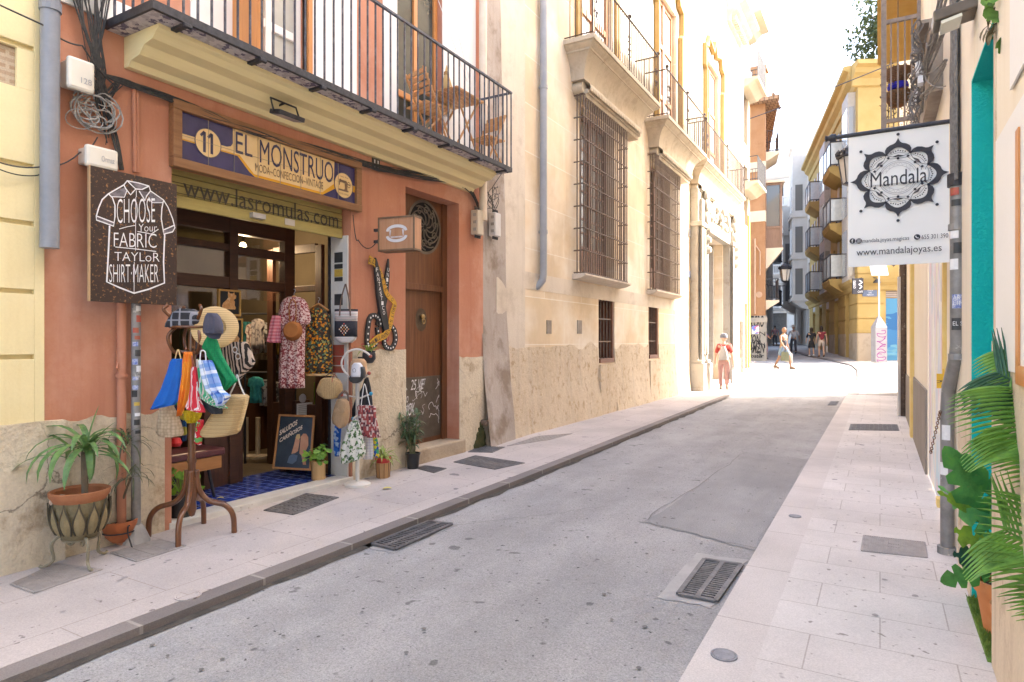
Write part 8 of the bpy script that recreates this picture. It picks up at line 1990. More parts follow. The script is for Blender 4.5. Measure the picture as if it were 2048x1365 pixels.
# urn on an iron stand
uc = gnd(168,1130); UD = -uc.x*ST+uc.y*CT; ku = UD/F
def zu(py): return atd(160,py,UD).z
uc = atd(160,1135,UD); uc.z = PV
t_ = thing('urn_planter', 'weathered urn of overlapping leaves on a scrolled iron stand, with a yucca', 'potted plant', uc)
stone_u = mat('lichen_urn', (.24,.2,.11), (.15,.115,.06), scale=7, rough=.95, bump=.5, spot=(.3,.12,.05), sscale=5, slo=.6, shi=.7)
rr_ = 50*ku; z0, z1 = zu(1073)-PV, zu(980)-PV
mb = MB(); mb.lathe([(0,z0),(.62*rr_,z0),(.66*rr_,z0+.03),(.9*rr_,z0+.1),(.97*rr_,z0+.2),(.9*rr_,z1-.06)], uc, 32); ur = mb.build('urn', stone_u, t_, sm=True)
mb = MB(); mb.lathe([(.9*rr_,z1-.07),(.95*rr_,z1-.05),(1.04*rr_,z1-.03),(1.06*rr_,z1),(1.0*rr_,z1+.005),(.9*rr_,z1-.01),(.86*rr_,z1-.08),(0,z1-.09)], uc, 32); mb.build('rim', mat('old_terracotta', (.34,.12,.05), (.4,.17,.08), scale=5, rough=.9, bump=.2, spot=(.2,.15,.1), sscale=6), t_, sm='auto')
mb = MB(); 
for k_ in range(13):
    a0 = 2*math.pi*k_/13
    for sg in (-1,1):
        P = []
        for j in range(9):
            y = j/8; a = a0+sg*.22*math.sin(math.pi*min(1,.25+.75*y))*(1-y**3)*1.0; z = z0+.04+(z1-.1-z0)*y; r = (.7+.3*math.sin(math.pi*(y*.75+.1)))*rr_*1.0+.006+.03*y**4
            P.append(uc+Vector((r*math.cos(a),r*math.sin(a),z)))
        mb.tube(P, .005, 5)
mb.build('leaf_edges', mat('leaf_edge_dark', (.05,.04,.025), (.09,.07,.04)), t_)
mb = MB()
for k_ in range(13):
    a0 = 2*math.pi*(k_+.0)/13; pv = None
    for j in range(9):
        y = j/8; hw_ = .22*math.sin(math.pi*min(1,.25+.75*y))*(1-y**3); z = z0+.04+(z1-.1-z0)*y; r = (.7+.3*math.sin(math.pi*(y*.75+.1)))*rr_+.004+.03*y**4
        cur = [mb.v(uc+Vector(((r+.006*(1-abs(e)))*math.cos(a0+e*hw_),(r+.006*(1-abs(e)))*math.sin(a0+e*hw_),z))) for e in (-1,0,1)]
        if pv: mb.face((pv[0],pv[1],cur[1],cur[0])); mb.face((pv[1],pv[2],cur[2],cur[1]))
        pv = cur
mb.build('urn_leaves', mat('urn_leaf', (.32,.25,.13), (.2,.16,.085), scale=9, rough=.95, bump=.4), t_)
iron_b = mat('bone_iron', (.3,.26,.18), (.2,.17,.11), scale=12, rough=.8)
mb = MB(); mb.tube([uc+Vector((0,0,z0)),uc+Vector((0,0,.16))], .016, 8)
mb.lathe([(0,z0-.03),(.62*rr_,z0-.012),(.64*rr_,z0-.001),(0,z0-.001)], uc, 24)
for a in (200,320,80):
    a = R_(a)+TH; c_, s_ = math.cos(a), math.sin(a); mb.tube(spline([uc+Vector((r*c_,r*s_,z)) for r,z in ((.01,.2),(.05,.14),(.11,.2),(.16,.15),(.15,.05),(.2,.012),(.23,.02))],5), .01, 6)
    mb.tube(spline([uc+Vector((r*c_,r*s_,z)) for r,z in ((.01,.2),(.05,.26),(.09,.24),(.08,.19),(.05,.21))],5), .006, 6)
mb.build('iron_stand', iron_b, t_)
cr = uc+Vector((.02,.02,zu(905)-PV))
mb = MB(); mb.tube([uc+Vector((.02,.02,z1-.12)),cr], [.02,.024], 8); mb.build('stem', bark, t_)
blade_plant(t_, yl, cr, 26, .42, .042, .2, 1.25, 2.2, 5); mb = MB()
leaf(mb, atd(160,915,UD), TH+math.pi*.96, .75, .55, .035, .9, 8); leaf(mb, atd(165,910,UD), TH+.2, .95, .3, .045, .3, 8); leaf(mb, atd(168,915,UD), TH+.9, 1.4, .36, .03, .2, 8); leaf(mb, atd(175,918,UD), TH-.25, .4, .4, .035, 1.5, 8); leaf(mb, atd(150,925,UD), TH+math.pi+.5, .6, .45, .035, 1.9, 8); mb.build('long_leaves', yl, t_)
mb = MB(); mb.ball(uc+Vector((-.03,-.1,z1-.05)), .04, 10, (1.1,1,.9)); mb.ball(uc+Vector((-.06,-.13,z1-.06)), .028, 8); mb.build('shell_ornament', mat('shell', (.5,.3,.15), (.62,.55,.48), scale=30), t_)
# tripod pot
pc = atd(238,1125,4.72); pc.z = PV; PD = 4.72
t_ = thing('tripod_planter', 'round terracotta pot in a black tripod with a spindly dracaena', 'potted plant', pc); kq = PD/F
zr0, zr1 = atd(238,1085,PD).z-PV, atd(238,1040,PD).z-PV; r_ = 32*kq
mb = MB(); mb.lathe([(0,zr0),(.4*r_,zr0+.005),(.75*r_,zr0+.05),(.92*r_,zr1-.05),(r_,zr1-.03),(1.03*r_,zr1),(.93*r_,zr1),(.88*r_,zr1-.05),(0,zr1-.05)], pc, 28); mb.build('pot', mat('terracotta_red', (.42,.12,.045), (.48,.16,.06), scale=6, rough=.65), t_, sm='auto'); mb = MB(); mb.lathe([(.88*r_,zr1-.03),(.4*r_,zr1-.02),(0,zr1-.02)], pc, 16); mb.build('soil', soil, t_)
mb = MB(); zm = (zr0+zr1)/2; mb.tube([pc+Vector((.9*r_*math.cos(a),.9*r_*math.sin(a),zm)) for a in [x*math.pi/12 for x in range(25)]], .005, 6)
for a in (0,120,240): a = R_(a-30)+TH; c_, s_ = math.cos(a), math.sin(a); mb.tube([pc+Vector((r_*1.15*c_,r_*1.15*s_,zm+.06)),pc+Vector((r_*1.0*c_,r_*1.0*s_,zm+.05)),pc+Vector((r_*.95*c_,r_*.95*s_,zm)),pc+Vector((r_*1.45*c_,r_*1.45*s_,0))], .006, 6)
mb.build('tripod', black_fe, t_)
mb = MB(); top1, top2 = atd(250,890,PD), atd(262,955,PD-.05); mb.tube(spline([pc+Vector((0,0,zr1-.04)),atd(234,1000,PD),atd(238,950,PD),top1],6), .01, 6); mb.tube(spline([pc+Vector((0,0,zr1-.04)),atd(246,1000,PD),top2],6), .008, 6); mb.build('stems', bark, t_)
blade_plant(t_, drac, top1, 26, .26, .013, .1, 1.4, 1.9, 6); blade_plant(t_, drac, top2, 22, .24, .012, .0, 1.2, 2.0, 7)
# pothos in bamboo pot, pineapple basket, spider plant, oleander, cauldron, pot by the bench
p = gnd(637,958,.17); p.z = .17; D_ = -p.x*ST+p.y*CT; k_ = D_/F
t_ = thing('bamboo_planter', 'leafy green pothos in a bamboo pot on the marble sill', 'potted plant', p); mb = MB(); mb.lathe([(0,0),(13.5*k_,0),(14*k_,.01),(13.5*k_,.03),(13.5*k_,34*k_),(14*k_,36*k_),(12*k_,36*k_),(12*k_,30*k_),(0,30*k_)], p, 24); mb.build('pot', mat('bamboo', (.5,.3,.12), (.58,.38,.18), scale=4, rough=.5, stretch=(6,6,.6)), t_, sm='auto')
def heartleaves(parent, m, c, n, r, h, sz, seed, nm='leaves'):
    q = random.Random(seed); mb = MB()
    for i in range(n):
        a = q.uniform(0,6.28); rr_ = r*q.uniform(.2,1); b = c+Vector((rr_*math.cos(a),rr_*math.sin(a),h*q.uniform(.1,1)-rr_*.2)); nn = Vector((q.uniform(-.6,.6)+ST*.6,q.uniform(-.6,.6)-CT*.6,q.uniform(.2,1))); ivyleaf2(mb, b, sz*q.uniform(.6,1.2), nn, q); mb.tube([c, c.lerp(b,.6)+Vector((0,0,.03)), b], .003, 4)
    return mb.build(nm, m, parent)
def ivyleaf2(mb, c, s_, n_, q):
    n_ = n_.normalized(); a = Matrix.Rotation(q.uniform(0,6.28),3,n_) @ n_.orthogonal().normalized(); b = n_.cross(a); md = [mb.v(c+b*y*s_-n_*.1*s_*y*y) for y in (-.5,-.1,.3,.7)]
    for sg in (1,-1):
        e = [mb.v(c+a*sg*x*s_+b*y*s_+n_*.12*s_*x) for x, y in ((.18,-.58),(.42,-.2),(.32,.25),(.0,.72))]
        for i in range(3): mb.face((md[i],md[i+1],e[i+1],e[i]))
heartleaves(t_, poth, p+Vector((0,0,35*k_)), 34, .15, .17, .055, 3)
p = gnd(664,946,.166); p.z = .166; D_ = -p.x*ST+p.y*CT; k_ = D_/F
t_ = thing('pineapple_basket', 'wicker basket shaped like a pineapple with green leaf crown on the sill', 'basket', p); mb = MB(); mb.lathe([(0,0),(13*k_,0),(17*k_,12*k_),(17*k_,26*k_),(13*k_,38*k_),(6*k_,44*k_),(0,45*k_)], p, 24); mb.build('body', weave('pineapple_wicker', (.36,.17,.05), (.2,.08,.02), 26, bump=1), t_, sm=True)
blade_plant(t_, mat('pineapple_leaf', (.09,.17,.09), (.13,.22,.12)), p+Vector((0,0,42*k_)), 16, 30*k_, 10*k_, .6, 1.45, .4, 2, fold=.4)
p = gnd(766,955); D_ = -p.x*ST+p.y*CT; k_ = D_/F
t_ = thing('spider_planter', 'spider plant in a red pot inside a wooden bucket near the hat stand', 'potted plant', p); mb = MB(); mb.lathe([(0,0),(13*k_,0),(15*k_,30*k_),(12*k_,30*k_),(0,28*k_)], p, 9); mb.build('bucket', wood('bucket_wood', (.36,.19,.075), (.5,.29,.13), 'z', bump=.3), t_); mb = MB()
for i in range(9): a = i*2*math.pi/9; mb.box(-.002,.002,-.002,.002,0,0) if False else mb.tube([p+Vector((13.2*k_*math.cos(a),13.2*k_*math.sin(a),.005)), p+Vector((15.1*k_*math.cos(a),15.1*k_*math.sin(a),30*k_))], .004, 4)
mb.build('stave_gaps', brown_w, t_); mb = MB(); mb.lathe([(0,29*k_),(13.2*k_,29*k_),(14*k_,36*k_),(16*k_,36*k_),(16*k_,40*k_),(14*k_,40*k_),(13*k_,37*k_),(0,37*k_)], p, 22); mb.build('pot', mat('red_plastic', (.5,.035,.03), (.44,.03,.03), rough=.4), t_, sm='auto')
blade_plant(t_, spl, p+Vector((0,0,38*k_)), 34, .23, .02, .3, 1.4, 2.0, 11)
p = gnd(826,937); D_ = -p.x*ST+p.y*CT; k_ = D_/F
t_ = thing('oleander_planter', 'grey-green oleander in a black plastic pot by the door step', 'potted plant', p); mb = MB(); mb.lathe([(0,0),(11*k_,0),(14*k_,28*k_),(15*k_,28*k_),(15*k_,31*k_),(13*k_,31*k_),(12.5*k_,28*k_),(0,28*k_)], p, 24); mb.build('pot', mat('black_plastic', (.02,.02,.022), (.03,.03,.03), rough=.4), t_, sm='auto')
q = random.Random(5); mb = MB(); ms_ = MB()
for i in range(11):
    a = q.uniform(0,6.28); top = p+Vector((.17*math.cos(a)*q.uniform(.2,1.1),.17*math.sin(a)*q.uniform(.2,1.1),q.uniform(.4,.68))); b = p+Vector((.03*math.cos(a),.03*math.sin(a),28*k_)); ms_.tube([b,b.lerp(top,.5),top], .005, 5)
    for j in range(20):
        x = .3+.7*j/19; leaf(mb, b.lerp(top,x), q.uniform(0,6.28), q.uniform(-.3,1.1), q.uniform(.11,.17), .024, 1.0, 4)
ms_.build('stems', mat('oleander_stem', (.16,.18,.09), (.2,.2,.12)), t_); mb.build('leaves', ole, t_)
p = LP(738,728,.16); t_ = thing('hanging_cauldron', 'small black cauldron with a grassy plant fixed to the wall', 'potted plant', p); D_ = -p.x*ST+p.y*CT; k_ = D_/F
mb = MB(); mb.lathe([(0,0),(8*k_,2*k_),(13.5*k_,10*k_),(13*k_,20*k_),(11.5*k_,23*k_),(14*k_,26*k_),(12*k_,26*k_),(10*k_,22*k_),(0,22*k_)], p, 24); mb.build('pot', black_fe, t_, sm='auto'); blade_plant(t_, spl, p+Vector((0,0,23*k_)), 18, .19, .018, .5, 1.5, 1.6, 13)
mb = MB(); mb.tube([p+Vector((0,0,12*k_)), Vector((XL,p.y,p.z+12*k_))], .01, 6); mb.build('bracket', black_fe, t_)
p = atd(362,1030,5.32); p.z = PV+.02; t_ = thing('dark_planter', 'glossy green plant in a dark pot behind the coat rack', 'potted plant', p); mb = MB(); mb.lathe([(0,0),(.09,0),(.115,.22),(.1,.22),(0,.2)], p, 20); mb.build('pot', mat('black_plastic', (.02,.02,.022)), t_, sm='auto'); heartleaves(t_, poth, p+Vector((0,0,.2)), 22, .14, .22, .08, 8)
p = LF(352,893,-.3); mb = MB(LEFT); mb.lathe([(0,0),(.035,0),(.05,.03),(.03,.07),(0,.075)], (p[0],p[1],-.3), 14, Matrix.Rotation(R_(-90),3,'X')); tag(mb.build('red_ornament', mat('ornament_red', (.55,.02,.02), (.6,.03,.03), rough=.3)), 'round red ornament on the bench behind the coat rack', 'ornament')
# more stock crowding the room
q = random.Random(44)
stock = [('olive jacket',(.1,.11,.05)),('navy shirt',(.03,.04,.1)),('plum blouse',(.16,.05,.09)),('cream blouse',(.42,.37,.29)),('brown coat',(.13,.07,.04)),('grey cardigan',(.2,.19,.19)),('mustard top',(.32,.2,.04)),('black dress',(.02,.02,.022)),('dusty rose dress',(.34,.17,.17)),('forest green top',(.03,.11,.06))]
for i, (nm, c) in enumerate(stock):
    cx = 372+i*11 if i < 5 else 545+(i-5)*14; dd = 7.0+.1*i if i < 5 else 8.6
    cy = 655+q.uniform(-3,3) if i < 5 else 640+q.uniform(-3,3)
    soft('garment', nm+(' on the left-hand rail inside the shop window' if i < 5 else ' on the rail behind the dresses'), 'garment', [(cy-2,cx-4,cx+4),(cy+3,cx-10,cx+10),(cy+15,cx-12,cx+12),(cy+70+q.uniform(-8,12),cx-11,cx+11)], dd, mat('stock_'+nm.split()[0]+'_'+nm.split()[1], c), .05, .02, 4, i, 'garments on the inner rails')
mb = MB(LEFT); u0, v1 = LF(352,505,-2.0); u1, v0 = LF(455,515,-2.0)
t_ = thing('wall_shelf', 'long wooden shelf with dark boxes along the shop back wall', 'shelf', (XL-4.3,(I0+I1)/2,1.9))
mb.box(I0,I1,1.9,1.95,-4.5,-4.1); mb.build('board', brown_wh, t_); mb = MB(LEFT)
for i in range(9): u = I0+.2+i*.42; mb.box(u,u+.3,1.952,2.1+.12*q.random(),-4.45,-4.15)
mb.build('boxes', mat('box_dark', (.07,.05,.035), (.12,.085,.06)), t_)
# ---------------- loose pieces of one part become parts of their own
def split_parts(names):
    for o in [x for x in bpy.data.objects if x.type == 'MESH' and x.name.split('.')[0] in names]:
        bm = bmesh.new(); bm.from_mesh(o.data); seen = set(); isl = []
        for f in bm.faces:
            if f.index in seen: continue
            st_ = [f]; seen.add(f.index); cur = []
            while st_:
                x = st_.pop(); cur.append(x.index)
                for v in x.verts:
                    for g_ in v.link_faces:
                        if g_.index not in seen: seen.add(g_.index); st_.append(g_)
            isl.append(cur)
        bm.free()
        if len(isl) < 2 or len(isl) > 30: continue
        for k_, fs in enumerate(isl):
            fs = set(fs); bm = bmesh.new(); bm.from_mesh(o.data); bm.faces.ensure_lookup_table()
            bmesh.ops.delete(bm, geom=[f for f in bm.faces if f.index not in fs], context='FACES')
            me = bpy.data.meshes.new(o.name); bm.to_mesh(me); bm.free()
            for m in o.data.materials: me.materials.append(m)
            c = bpy.data.objects.new(o.name.split('.')[0], me); COL.objects.link(c); c.parent = o.parent; c.location = o.location
            for k2 in o.keys(): c[k2] = o[k2]
            for md in o.modifiers:
                if md.type == 'BEVEL': b = c.modifiers.new('bevel','BEVEL'); b.width = md.width; b.segments = 2; b.limit_method = 'ANGLE'
        for ch in list(o.children): ch.parent = None
        bpy.data.objects.remove(o)
# ================================================================== PEOPLE
skinm = mat('skin_tan', (.42,.22,.14), (.46,.26,.17), scale=5, rough=.55); skin2 = mat('skin_light', (.52,.32,.22), (.56,.36,.26), scale=5, rough=.55); hair_d = mat('dark_hair', (.02,.013,.01), (.04,.025,.018), scale=20, rough=.5)
eye_m = mat('eye_dark', (.03,.02,.02), (.04,.03,.03), rough=.3)
def skinned(P, E, Rd, root=0, sub=1):
    """grow a body from joints P, bones E and radii Rd; returns a mesh"""
    me = bpy.data.meshes.new('s'); me.from_pydata([tuple(p) for p in P], E, []); ob = bpy.data.objects.new('s', me); COL.objects.link(ob)
    md = ob.modifiers.new('skin', 'SKIN'); md.use_smooth_shade = True
    if not me.skin_vertices: 
        me.attributes  # layer is created with the modifier on some versions
    if not me.skin_vertices:
        bm = bmesh.new(); bm.from_mesh(me); bm.verts.layers.skin.verify(); bm.to_mesh(me); bm.free()
    sv = me.skin_vertices[0].data
    for i, r in enumerate(Rd): sv[i].radius = r if isinstance(r, tuple) else (r, r); sv[i].use_root = (i == root)
    sb = ob.modifiers.new('sub', 'SUBSURF'); sb.levels = sub; sb.render_levels = sub
    dg = bpy.context.evaluated_depsgraph_get(); out = bpy.data.meshes.new_from_object(ob.evaluated_get(dg)); bpy.data.objects.remove(ob); bpy.data.meshes.remove(me); return out
def addmesh(mb, me, M):
    a = [mb.v(M @ v.co) for v in me.vertices]
    for p in me.polygons: mb.face([a[i] for i in p.vertices])
    bpy.data.meshes.remove(me)
def person(label, foot, H, face, stride=.25, arms=((-.1,0),(.1,0)), top=None, bottom=None, skin=skinm, hair=None, hairlen=0, hat=None, shoes=None, sleeve=.35, leglen=.4, skirt=False, female=False, swap=1, bend=(0.15,0.15), group='people walking in the street'):
    """face = direction the person looks (world angle from +X); stride = half step length"""
    s = H/1.72; t_ = thing('person', label, 'person', foot, group=None)
    c_, s_ = math.cos(face), math.sin(face)
    M = Matrix(((c_,-s_,0,foot[0]),(s_,c_,0,foot[1]),(0,0,1,foot[2]),(0,0,0,1))) @ Matrix.Scale(s,4)     # x forward, y left
    sw = .17 if female else .195; hw_ = .1
    V_ = Vector; fwd = stride*swap
    J = dict(pel=V_((0,0,.93)), wai=V_((.0,0,1.08)), che=V_((.015,0,1.28)), nec=V_((.0,0,1.44)), hea=V_((.02,0,1.53)))
    for sd_, y, f in (('L',1,fwd),('R',-1,-fwd)):
        J['hip'+sd_] = V_((0,y*hw_,.88)); J['kne'+sd_] = V_((f*.55+.05,y*.1,.49)); J['ank'+sd_] = V_((f-.03,y*.095,.09+(.05 if f < 0 else 0))); J['toe'+sd_] = V_((f+.13,y*.105,.035))
        J['sho'+sd_] = V_((0,y*sw,1.38)); a, b = arms[0 if y > 0 else 1], bend[0 if y > 0 else 1]
        J['elb'+sd_] = V_((.28*math.sin(a[0]),y*(sw+.06+.25*a[1]),1.38-.28*math.cos(a[0])*math.cos(a[1]))); e = J['elb'+sd_]
        J['wri'+sd_] = e+V_((.25*math.sin(a[0]+b),y*.02,-.25*math.cos(a[0]+b))); J['han'+sd_] = J['wri'+sd_]+V_((.08*math.sin(a[0]+b+.1),0,-.08*math.cos(a[0]+b+.1)))
    names = list(J); ix = {n: i for i, n in enumerate(names)}
    R = dict(pel=(.14,.11),wai=(.12,.095),che=(.145,.105),nec=.055,hea=.06,hipL=.09,hipR=.09,kneL=.058,kneR=.058,ankL=.042,ankR=.042,toeL=(.042,.03),toeR=(.042,.03),shoL=.06,shoR=.06,elbL=.042,elbR=.042,wriL=.03,wriR=.03,hanL=(.036,.018),hanR=(.036,.018))
    E = [('pel','wai'),('wai','che'),('che','nec'),('nec','hea')]
    for q in 'LR': E += [('pel','hip'+q),('hip'+q,'kne'+q),('kne'+q,'ank'+q),('ank'+q,'toe'+q),('che','sho'+q),('sho'+q,'elb'+q),('elb'+q,'wri'+q),('wri'+q,'han'+q)]
    mb = MB(); addmesh(mb, skinned([J[n] for n in names], [(ix[a],ix[b]) for a, b in E], [R[n] for n in names]), M)
    hc = V_((.03,0,1.61)); hm = MB(M)
    def hd(a, b):
        th = 2*math.pi*a; ph = math.pi*(b-.5); x, y, z = math.cos(ph)*math.cos(th), math.cos(ph)*math.sin(th), math.sin(ph)
        r = V_((.098*x,.078*y,.118*z)); 
        if z < -.2: r.y *= 1+.35*(z+.2); r.x += .012*max(0,x)
        if x > .85 and -.25 < z < .12: r.x += .022*(1-abs(y)*6)*(.5-z) if abs(y) < .17 else 0
        return hc+r
    mb.F = M; mb.grid(hd, 20, 14)
    for y in (-1,1): mb.ball(hc+V_((-.005,y*.08,-.005)), .02, 8, (1,.45,1.5))
    mb.ball(hc+V_((.102,0,-.055)), .014, 6, (.5,1.8,.5))
    for q in 'LR':
        y = 1 if q == 'L' else -1; h = J['han'+q]; dn = (h-J['wri'+q]).normalized(); ac = V_((1,0,0)); ac = (ac-dn*ac.dot(dn)).normalized()
        for k_, (o, L) in enumerate(((-.026,.06),(-.009,.072),(.009,.068),(.026,.052))):
            b = h+ac*o; mb.tube([b, b+dn*L*.5+V_((0,-y*.004,0)), b+dn*L*.95+V_((0,-y*.016,0))], [.0095,.0085,.006], 6)
        b = h-dn*.05+ac*.03; mb.tube([b, b+ac*.025+dn*.025, b+ac*.03+dn*.055], [.011,.01,.007], 6)
    body = mb.build('body', skin, t_, sm=True)
    mb = MB(M)
    for y in (-1,1): mb.ball(hc+V_((.086,y*.032,.012)), .011, 6)
    mb.build('eyes', eye_m, t_)
    def grow(name, ns, es, rad, m):
        n2 = list(ns); i2 = {n: i for i, n in enumerate(n2)}; mb = MB(); addmesh(mb, skinned([ns[n] for n in n2], [(i2[a],i2[b]) for a, b in es], [rad[n] for n in n2]), M); return mb.build(name, m, t_, sm=True)
    if top:
        ns = {'hem': V_((0,0,.9)), 'wai': J['wai'], 'che': J['che'], 'col': V_((0,0,1.405))}; rd = {'hem': (.155,.125), 'wai': (.142,.112), 'che': (.165,.122), 'col': .075}; es = [('hem','wai'),('wai','che'),('che','col')]
        for q in 'LR':
            if sleeve > 0:
                ns['sho'+q] = J['sho'+q]; ns['slv'+q] = J['sho'+q].lerp(J['elb'+q],min(1,sleeve*2)); rd['sho'+q] = .075; rd['slv'+q] = .066; es += [('che','sho'+q),('sho'+q,'slv'+q)]
            else: ns['sho'+q] = J['sho'+q].lerp(J['che'],.35); rd['sho'+q] = .06; es += [('che','sho'+q)]
        grow('shirt', ns, es, rd, top)
    if bottom and not skirt:
        ns = {'wst': V_((0,0,1.0)), 'pel': J['pel']}; rd = {'wst': (.135,.11), 'pel': (.155,.125)}; es = [('wst','pel')]
        for q in 'LR':
            ns['hip'+q] = J['hip'+q]; rd['hip'+q] = .105; es += [('pel','hip'+q)]
            if leglen >= .9: ns['kne'+q] = J['kne'+q]; ns['ank'+q] = J['ank'+q]; rd['kne'+q] = .082; rd['ank'+q] = .066; es += [('hip'+q,'kne'+q),('kne'+q,'ank'+q)]
            else: ns['kne'+q] = J['hip'+q].lerp(J['kne'+q],min(1,leglen*2)); rd['kne'+q] = .095; es += [('hip'+q,'kne'+q)]
        grow('trousers' if leglen >= .9 else 'shorts', ns, es, rd, bottom)
    elif bottom:
        mb = MB(M); zb = .93-leglen; 
        def sk(a, b): th = 2*math.pi*a; r = lerp(.2,.13,b)+.012*math.sin(th*7)*(1-b); return V_((r*math.cos(th)*.85,r*math.sin(th),lerp(zb,1.02,b)))
        mb.grid(sk, 28, 8); mb.build('skirt', bottom, t_, sm=True)
    if hair:
        mb = MB(M)
        def hr(a, b):
            th = 2*math.pi*a; ph = math.pi*(b*.62-.12); x, y, z = math.cos(ph)*math.cos(th), math.cos(ph)*math.sin(th), math.sin(ph); k_ = 1.13 if x < .55 else (.9 if z < .55 else 1.08); return hc+V_((.1*x*k_-.012,.083*y*k_,.122*z*1.1+.004))
        mb.grid(hr, 20, 10)
        if hairlen:
            def tl(a, b): th = math.pi*(.5+a); w_ = lerp(1,.75,b); return hc+V_((-.02+.1*math.cos(th)*(1 if b < .3 else .85),.095*math.sin(th)*w_,.05-hairlen*b))
            mb.grid(tl, 14, 8)
        mb.build('hair', hair, t_, sm=True)
    if hat:
        m_, kind = hat; mb = MB(M)
        if kind == 'cap': mb.lathe([(.115,.0),(.118,.05),(.09,.115),(0,.14)], hc+V_((-.005,0,.03)), 18); mb.lathe([(.115,-.01),(.125,.0),(.115,.01)], hc+V_((0,0,.03)), 18)
        else: mb.lathe([(.2,.0),(.19,.01),(.11,.02),(.108,.1),(.08,.13),(0,.135)], hc+V_((0,0,.04)), 20)
        mb.build('hat', m_, t_, sm='auto')
    for q in 'LR':
        mb = MB(M); a, b = J['ank'+q], J['toe'+q]; mb.tube([a+V_((-.05,0,-.045)), a+V_((0,0,-.05)), b+V_((0,0,0)), b+V_((.04,0,-.005))], [.036,.046,.044,.025], 8); mb.build('shoe', shoes or st_bk, t_, sm=True)
    t_['hl'] = 0; del t_['hl']
    return t_, M, J
def bag_on(M, J, q, lab, m, sz, name='shopping_bag', drop=.1):
    h = J['han'+q]; p = M @ (h+Vector((0,0,-.06))); s = M.to_scale()[0]; a, b, c = [x*s for x in sz]
    t_ = thing(name, lab, 'bag', p-Vector((0,0,drop+c))); X = (M.to_3x3() @ Vector((1,0,0))).normalized(); Y = Vector((-X.y,X.x,0)); FB = Matrix(((X.x,0,Y.x,p.x),(X.y,0,Y.y,p.y),(0,1,0,p.z),(0,0,0,1)))
    mb = MB(FB); rows(mb, [(-drop-c*i/5, -a/2*(1+.04*i), a/2*(1+.04*i)) for i in range(6)], b/2, .008, 3, 12, 2); mb.build('body', m, t_, sm=True)
    mb = MB(FB)
    for w_ in (-.02,.02): mb.tube([(-a*.3,-drop,w_),(-a*.1,-.01,w_*.3),(a*.1,-.01,w_*.3),(a*.3,-drop,w_)], .006*s, 5)
    mb.build('handles', m, t_); return t_
coral = mat('coral_shirt', (.42,.06,.045), (.48,.08,.06), scale=4); pinkp = mat('pink_trousers', (.4,.22,.19), (.44,.26,.23), scale=4); whiteb = mat('white_bag', (.42,.4,.38), (.36,.34,.32))
AWAY = math.pi/2      # looking up the street
f = gnd(1452,778,PV); f.z = PV+zr(f.y)
f = Vector((-4.12,20.1,PV+zr(20.1)))
t_, M, J = person('person in coral shirt, pale pink trousers and grey cap walking past the portal', f, 1.66, AWAY+.12, .13, ((.15,.05),(-.12,.08)), coral, pinkp, skin2, hat=(mat('grey_cap', (.12,.13,.16), (.18,.19,.23), scale=20), 'cap'), shoes=mat('beige_shoe', (.3,.24,.18), (.36,.3,.24)), sleeve=.45, leglen=1, female=True)
bp = thing('drawstring_bag', 'white drawstring backpack on the back of the walker in coral', 'bag', M @ Vector((-.2,0,1.0)))
mb = MB(M @ Matrix(((0,0,-1,-.15),(1,0,0,0),(0,1,0,0),(0,0,0,1)))); rows(mb, [(1.36,-.05,.05),(1.3,-.08,.08),(1.15,-.13,.13),(1.0,-.15,.15),(.93,-.13,.13)], .09, .008, 4, 16, 3); mb.build('sack', whiteb, bp, sm=True)
mb = MB(M)
for y in (-1,1): mb.tube(spline([(-.15,y*.04,1.35),(-.06,y*.12,1.46),(.1,y*.13,1.38),(.1,y*.16,1.15),(-.12,y*.14,.98)],5), .008, 5)
mb.build('cords', whiteb, bp)
bag_on(M, J, 'R', 'white carrier bag in the right hand of the walker in coral', whiteb, (.26,.14,.4))
f = atd(1567,738,27.2); f = Vector((f.x,f.y,zr(f.y)+RZ))
t_, M, J = person('bald person in dark tank top and denim shorts crossing with shopping bags', f, 1.76, R_(-28), .3, ((-.25,.25),(.35,.2)), mat('tank_navy', (.02,.023,.035), (.03,.034,.05), scale=8), mat('light_denim', (.1,.15,.23), (.14,.19,.27), scale=8), mat('skin_sun_tan', (.2,.1,.058), (.23,.12,.07), scale=5, rough=.55), sleeve=0, leglen=.46, shoes=mat('sandal_brown', (.16,.09,.05), (.2,.12,.07)), bend=(.5,.3))
bag_on(M, J, 'R', 'grey-green paper bag in the right hand of the person in a tank top', mat('sage_bag', (.09,.1,.075), (.12,.13,.1)), (.34,.14,.36)); bag_on(M, J, 'L', 'white paper bag in the left hand of the person in a tank top', whiteb, (.3,.14,.38))
def at_ground(px, Y, raised=0): p = onY(px, 700, Y); return Vector((p.x, Y, zr(Y)+max(raised,RZ)))
t_, M, J = person('person in dark red top and pale shorts by the yellow house', at_ground(1643,38.6,PV), 1.66, AWAY+R_(16), .14, ((.15,.08),(-.1,.12)), mat('dark_red', (.2,.02,.035), (.25,.03,.045)), mat('beige_short', (.5,.42,.36), (.56,.48,.42)), skin2, hair_d, .34, sleeve=.2, leglen=.4, female=True, shoes=mat('sandal_brown', (.16,.09,.05)))
bag_on(M, J, 'R', 'white carrier bag held by the person in the dark red top', whiteb, (.32,.14,.36))
person('person with long dark hair in loose black clothes beside the one in dark red', at_ground(1623,39.2,PV), 1.58, AWAY+R_(14), .12, ((.1,.15),(-.1,.15)), MATS['charcoal_cloth'], MATS['charcoal_cloth'], skin2, hair_d, .36, sleeve=.8, skirt=True, leglen=.42, female=True, shoes=chalk)
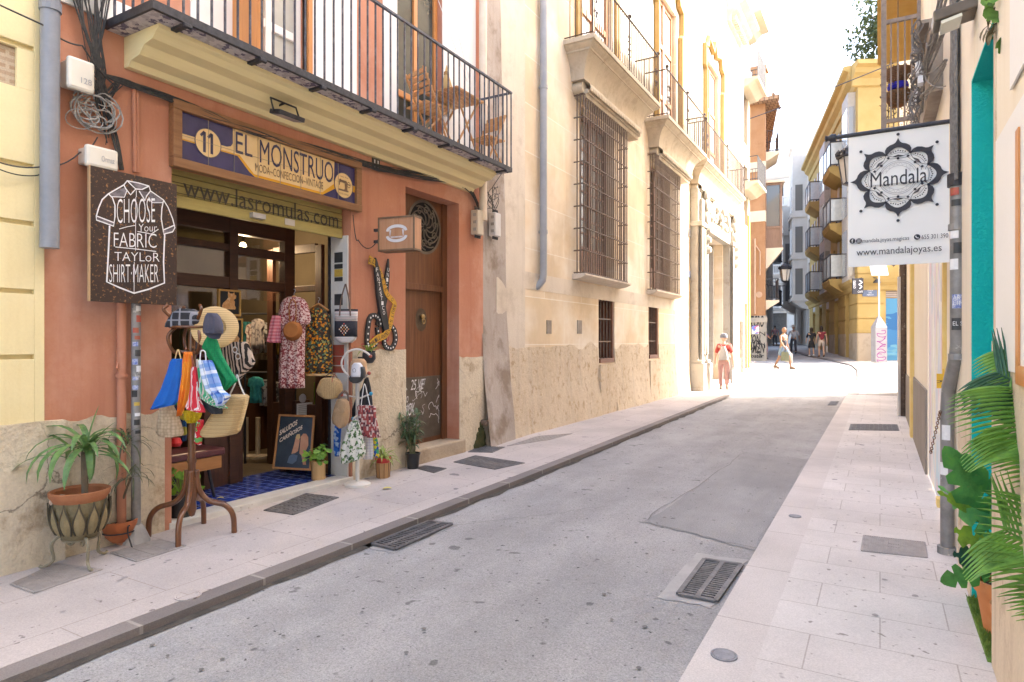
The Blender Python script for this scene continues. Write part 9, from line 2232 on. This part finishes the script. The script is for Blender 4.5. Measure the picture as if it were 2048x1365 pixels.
person('person in a white shirt and pale hat walking away in the middle of the street', at_ground(1587,43), 1.74, AWAY+R_(20), .14, ((.1,.2),(-.1,.2)), mat('pale_shirt', (.55,.55,.58), (.6,.6,.63)), mat('dark_trouser', (.05,.055,.07), (.07,.075,.09)), skinm, hat=(mat('pale_hat', (.55,.5,.42), (.6,.55,.48)), 'brim'), sleeve=.5, leglen=1)
person('person in a patterned dress and sun hat at the corner of the graffiti wall', at_ground(1529,37), 1.6, R_(-60), .06, ((.6,.15),(.2,.1)), cells('summer_print', [(.3,.12,.2),(.5,.4,.5),(.12,.14,.3)], 22), cells('summer_print', [(.3,.12,.2)], 22), skinm, hair_d, .2, hat=(MATS['pale_hat'], 'brim'), sleeve=.1, skirt=True, leglen=.5, female=True, bend=(1.6,.2))
person('distant person in a dark pink shirt under the white house', at_ground(1550,58), 1.7, AWAY+R_(20), .12, ((.1,.1),(-.1,.1)), mat('dusty_pink', (.3,.16,.18), (.34,.2,.22)), MATS['dark_trouser'], skinm, hair_d, 0, sleeve=.5, leglen=1)
split_parts({'plaster_base', 'shutter_rail', 'rusticated_courses', 'lock_box', 'shutters'})

# light passing through thin leaves
for n_ in ('palm_leaf','palm_leaf_dark','monstera_leaf','monstera_leaf_pale','monstera_leaf_lime','yucca_leaf','spider_leaf','oleander_leaf','pothos_leaf','ivy_leaf','ivy_leaf_light','tree_leaf','dracaena_leaf'):
    m = MATS.get(n_)
    if not m: continue
    t = m.node_tree; b = t.nodes['Principled BSDF']; src = b.inputs['Base Color'].links[0].from_socket; co = coord(t)
    v_ = ramp(t, noise_f(t, co, 14, 5, .7), [(.3, (.62,)*3), (.5, (1,)*3), (.72, (1.35,1.25,.9))]); c = mixc(t, 1, src, v_, 'MULTIPLY')
    d_ = ramp(t, noise_f(t, co, 22, 3, .6), [(.68, (0,0,0)), (.76, (.55,)*3)]); c = mixc(t, d_, c, (.3,.24,.07)); t.links.new(c, b.inputs['Base Color'])
    tr = t.nodes.new('ShaderNodeBsdfTranslucent'); t.links.new(c, tr.inputs[0]); mx = t.nodes.new('ShaderNodeMixShader'); mx.inputs[0].default_value = .3
    t.links.new(b.outputs[0], mx.inputs[1]); t.links.new(tr.outputs[0], mx.inputs[2]); t.links.new(mx.outputs[0], t.nodes['Material Output'].inputs[0])
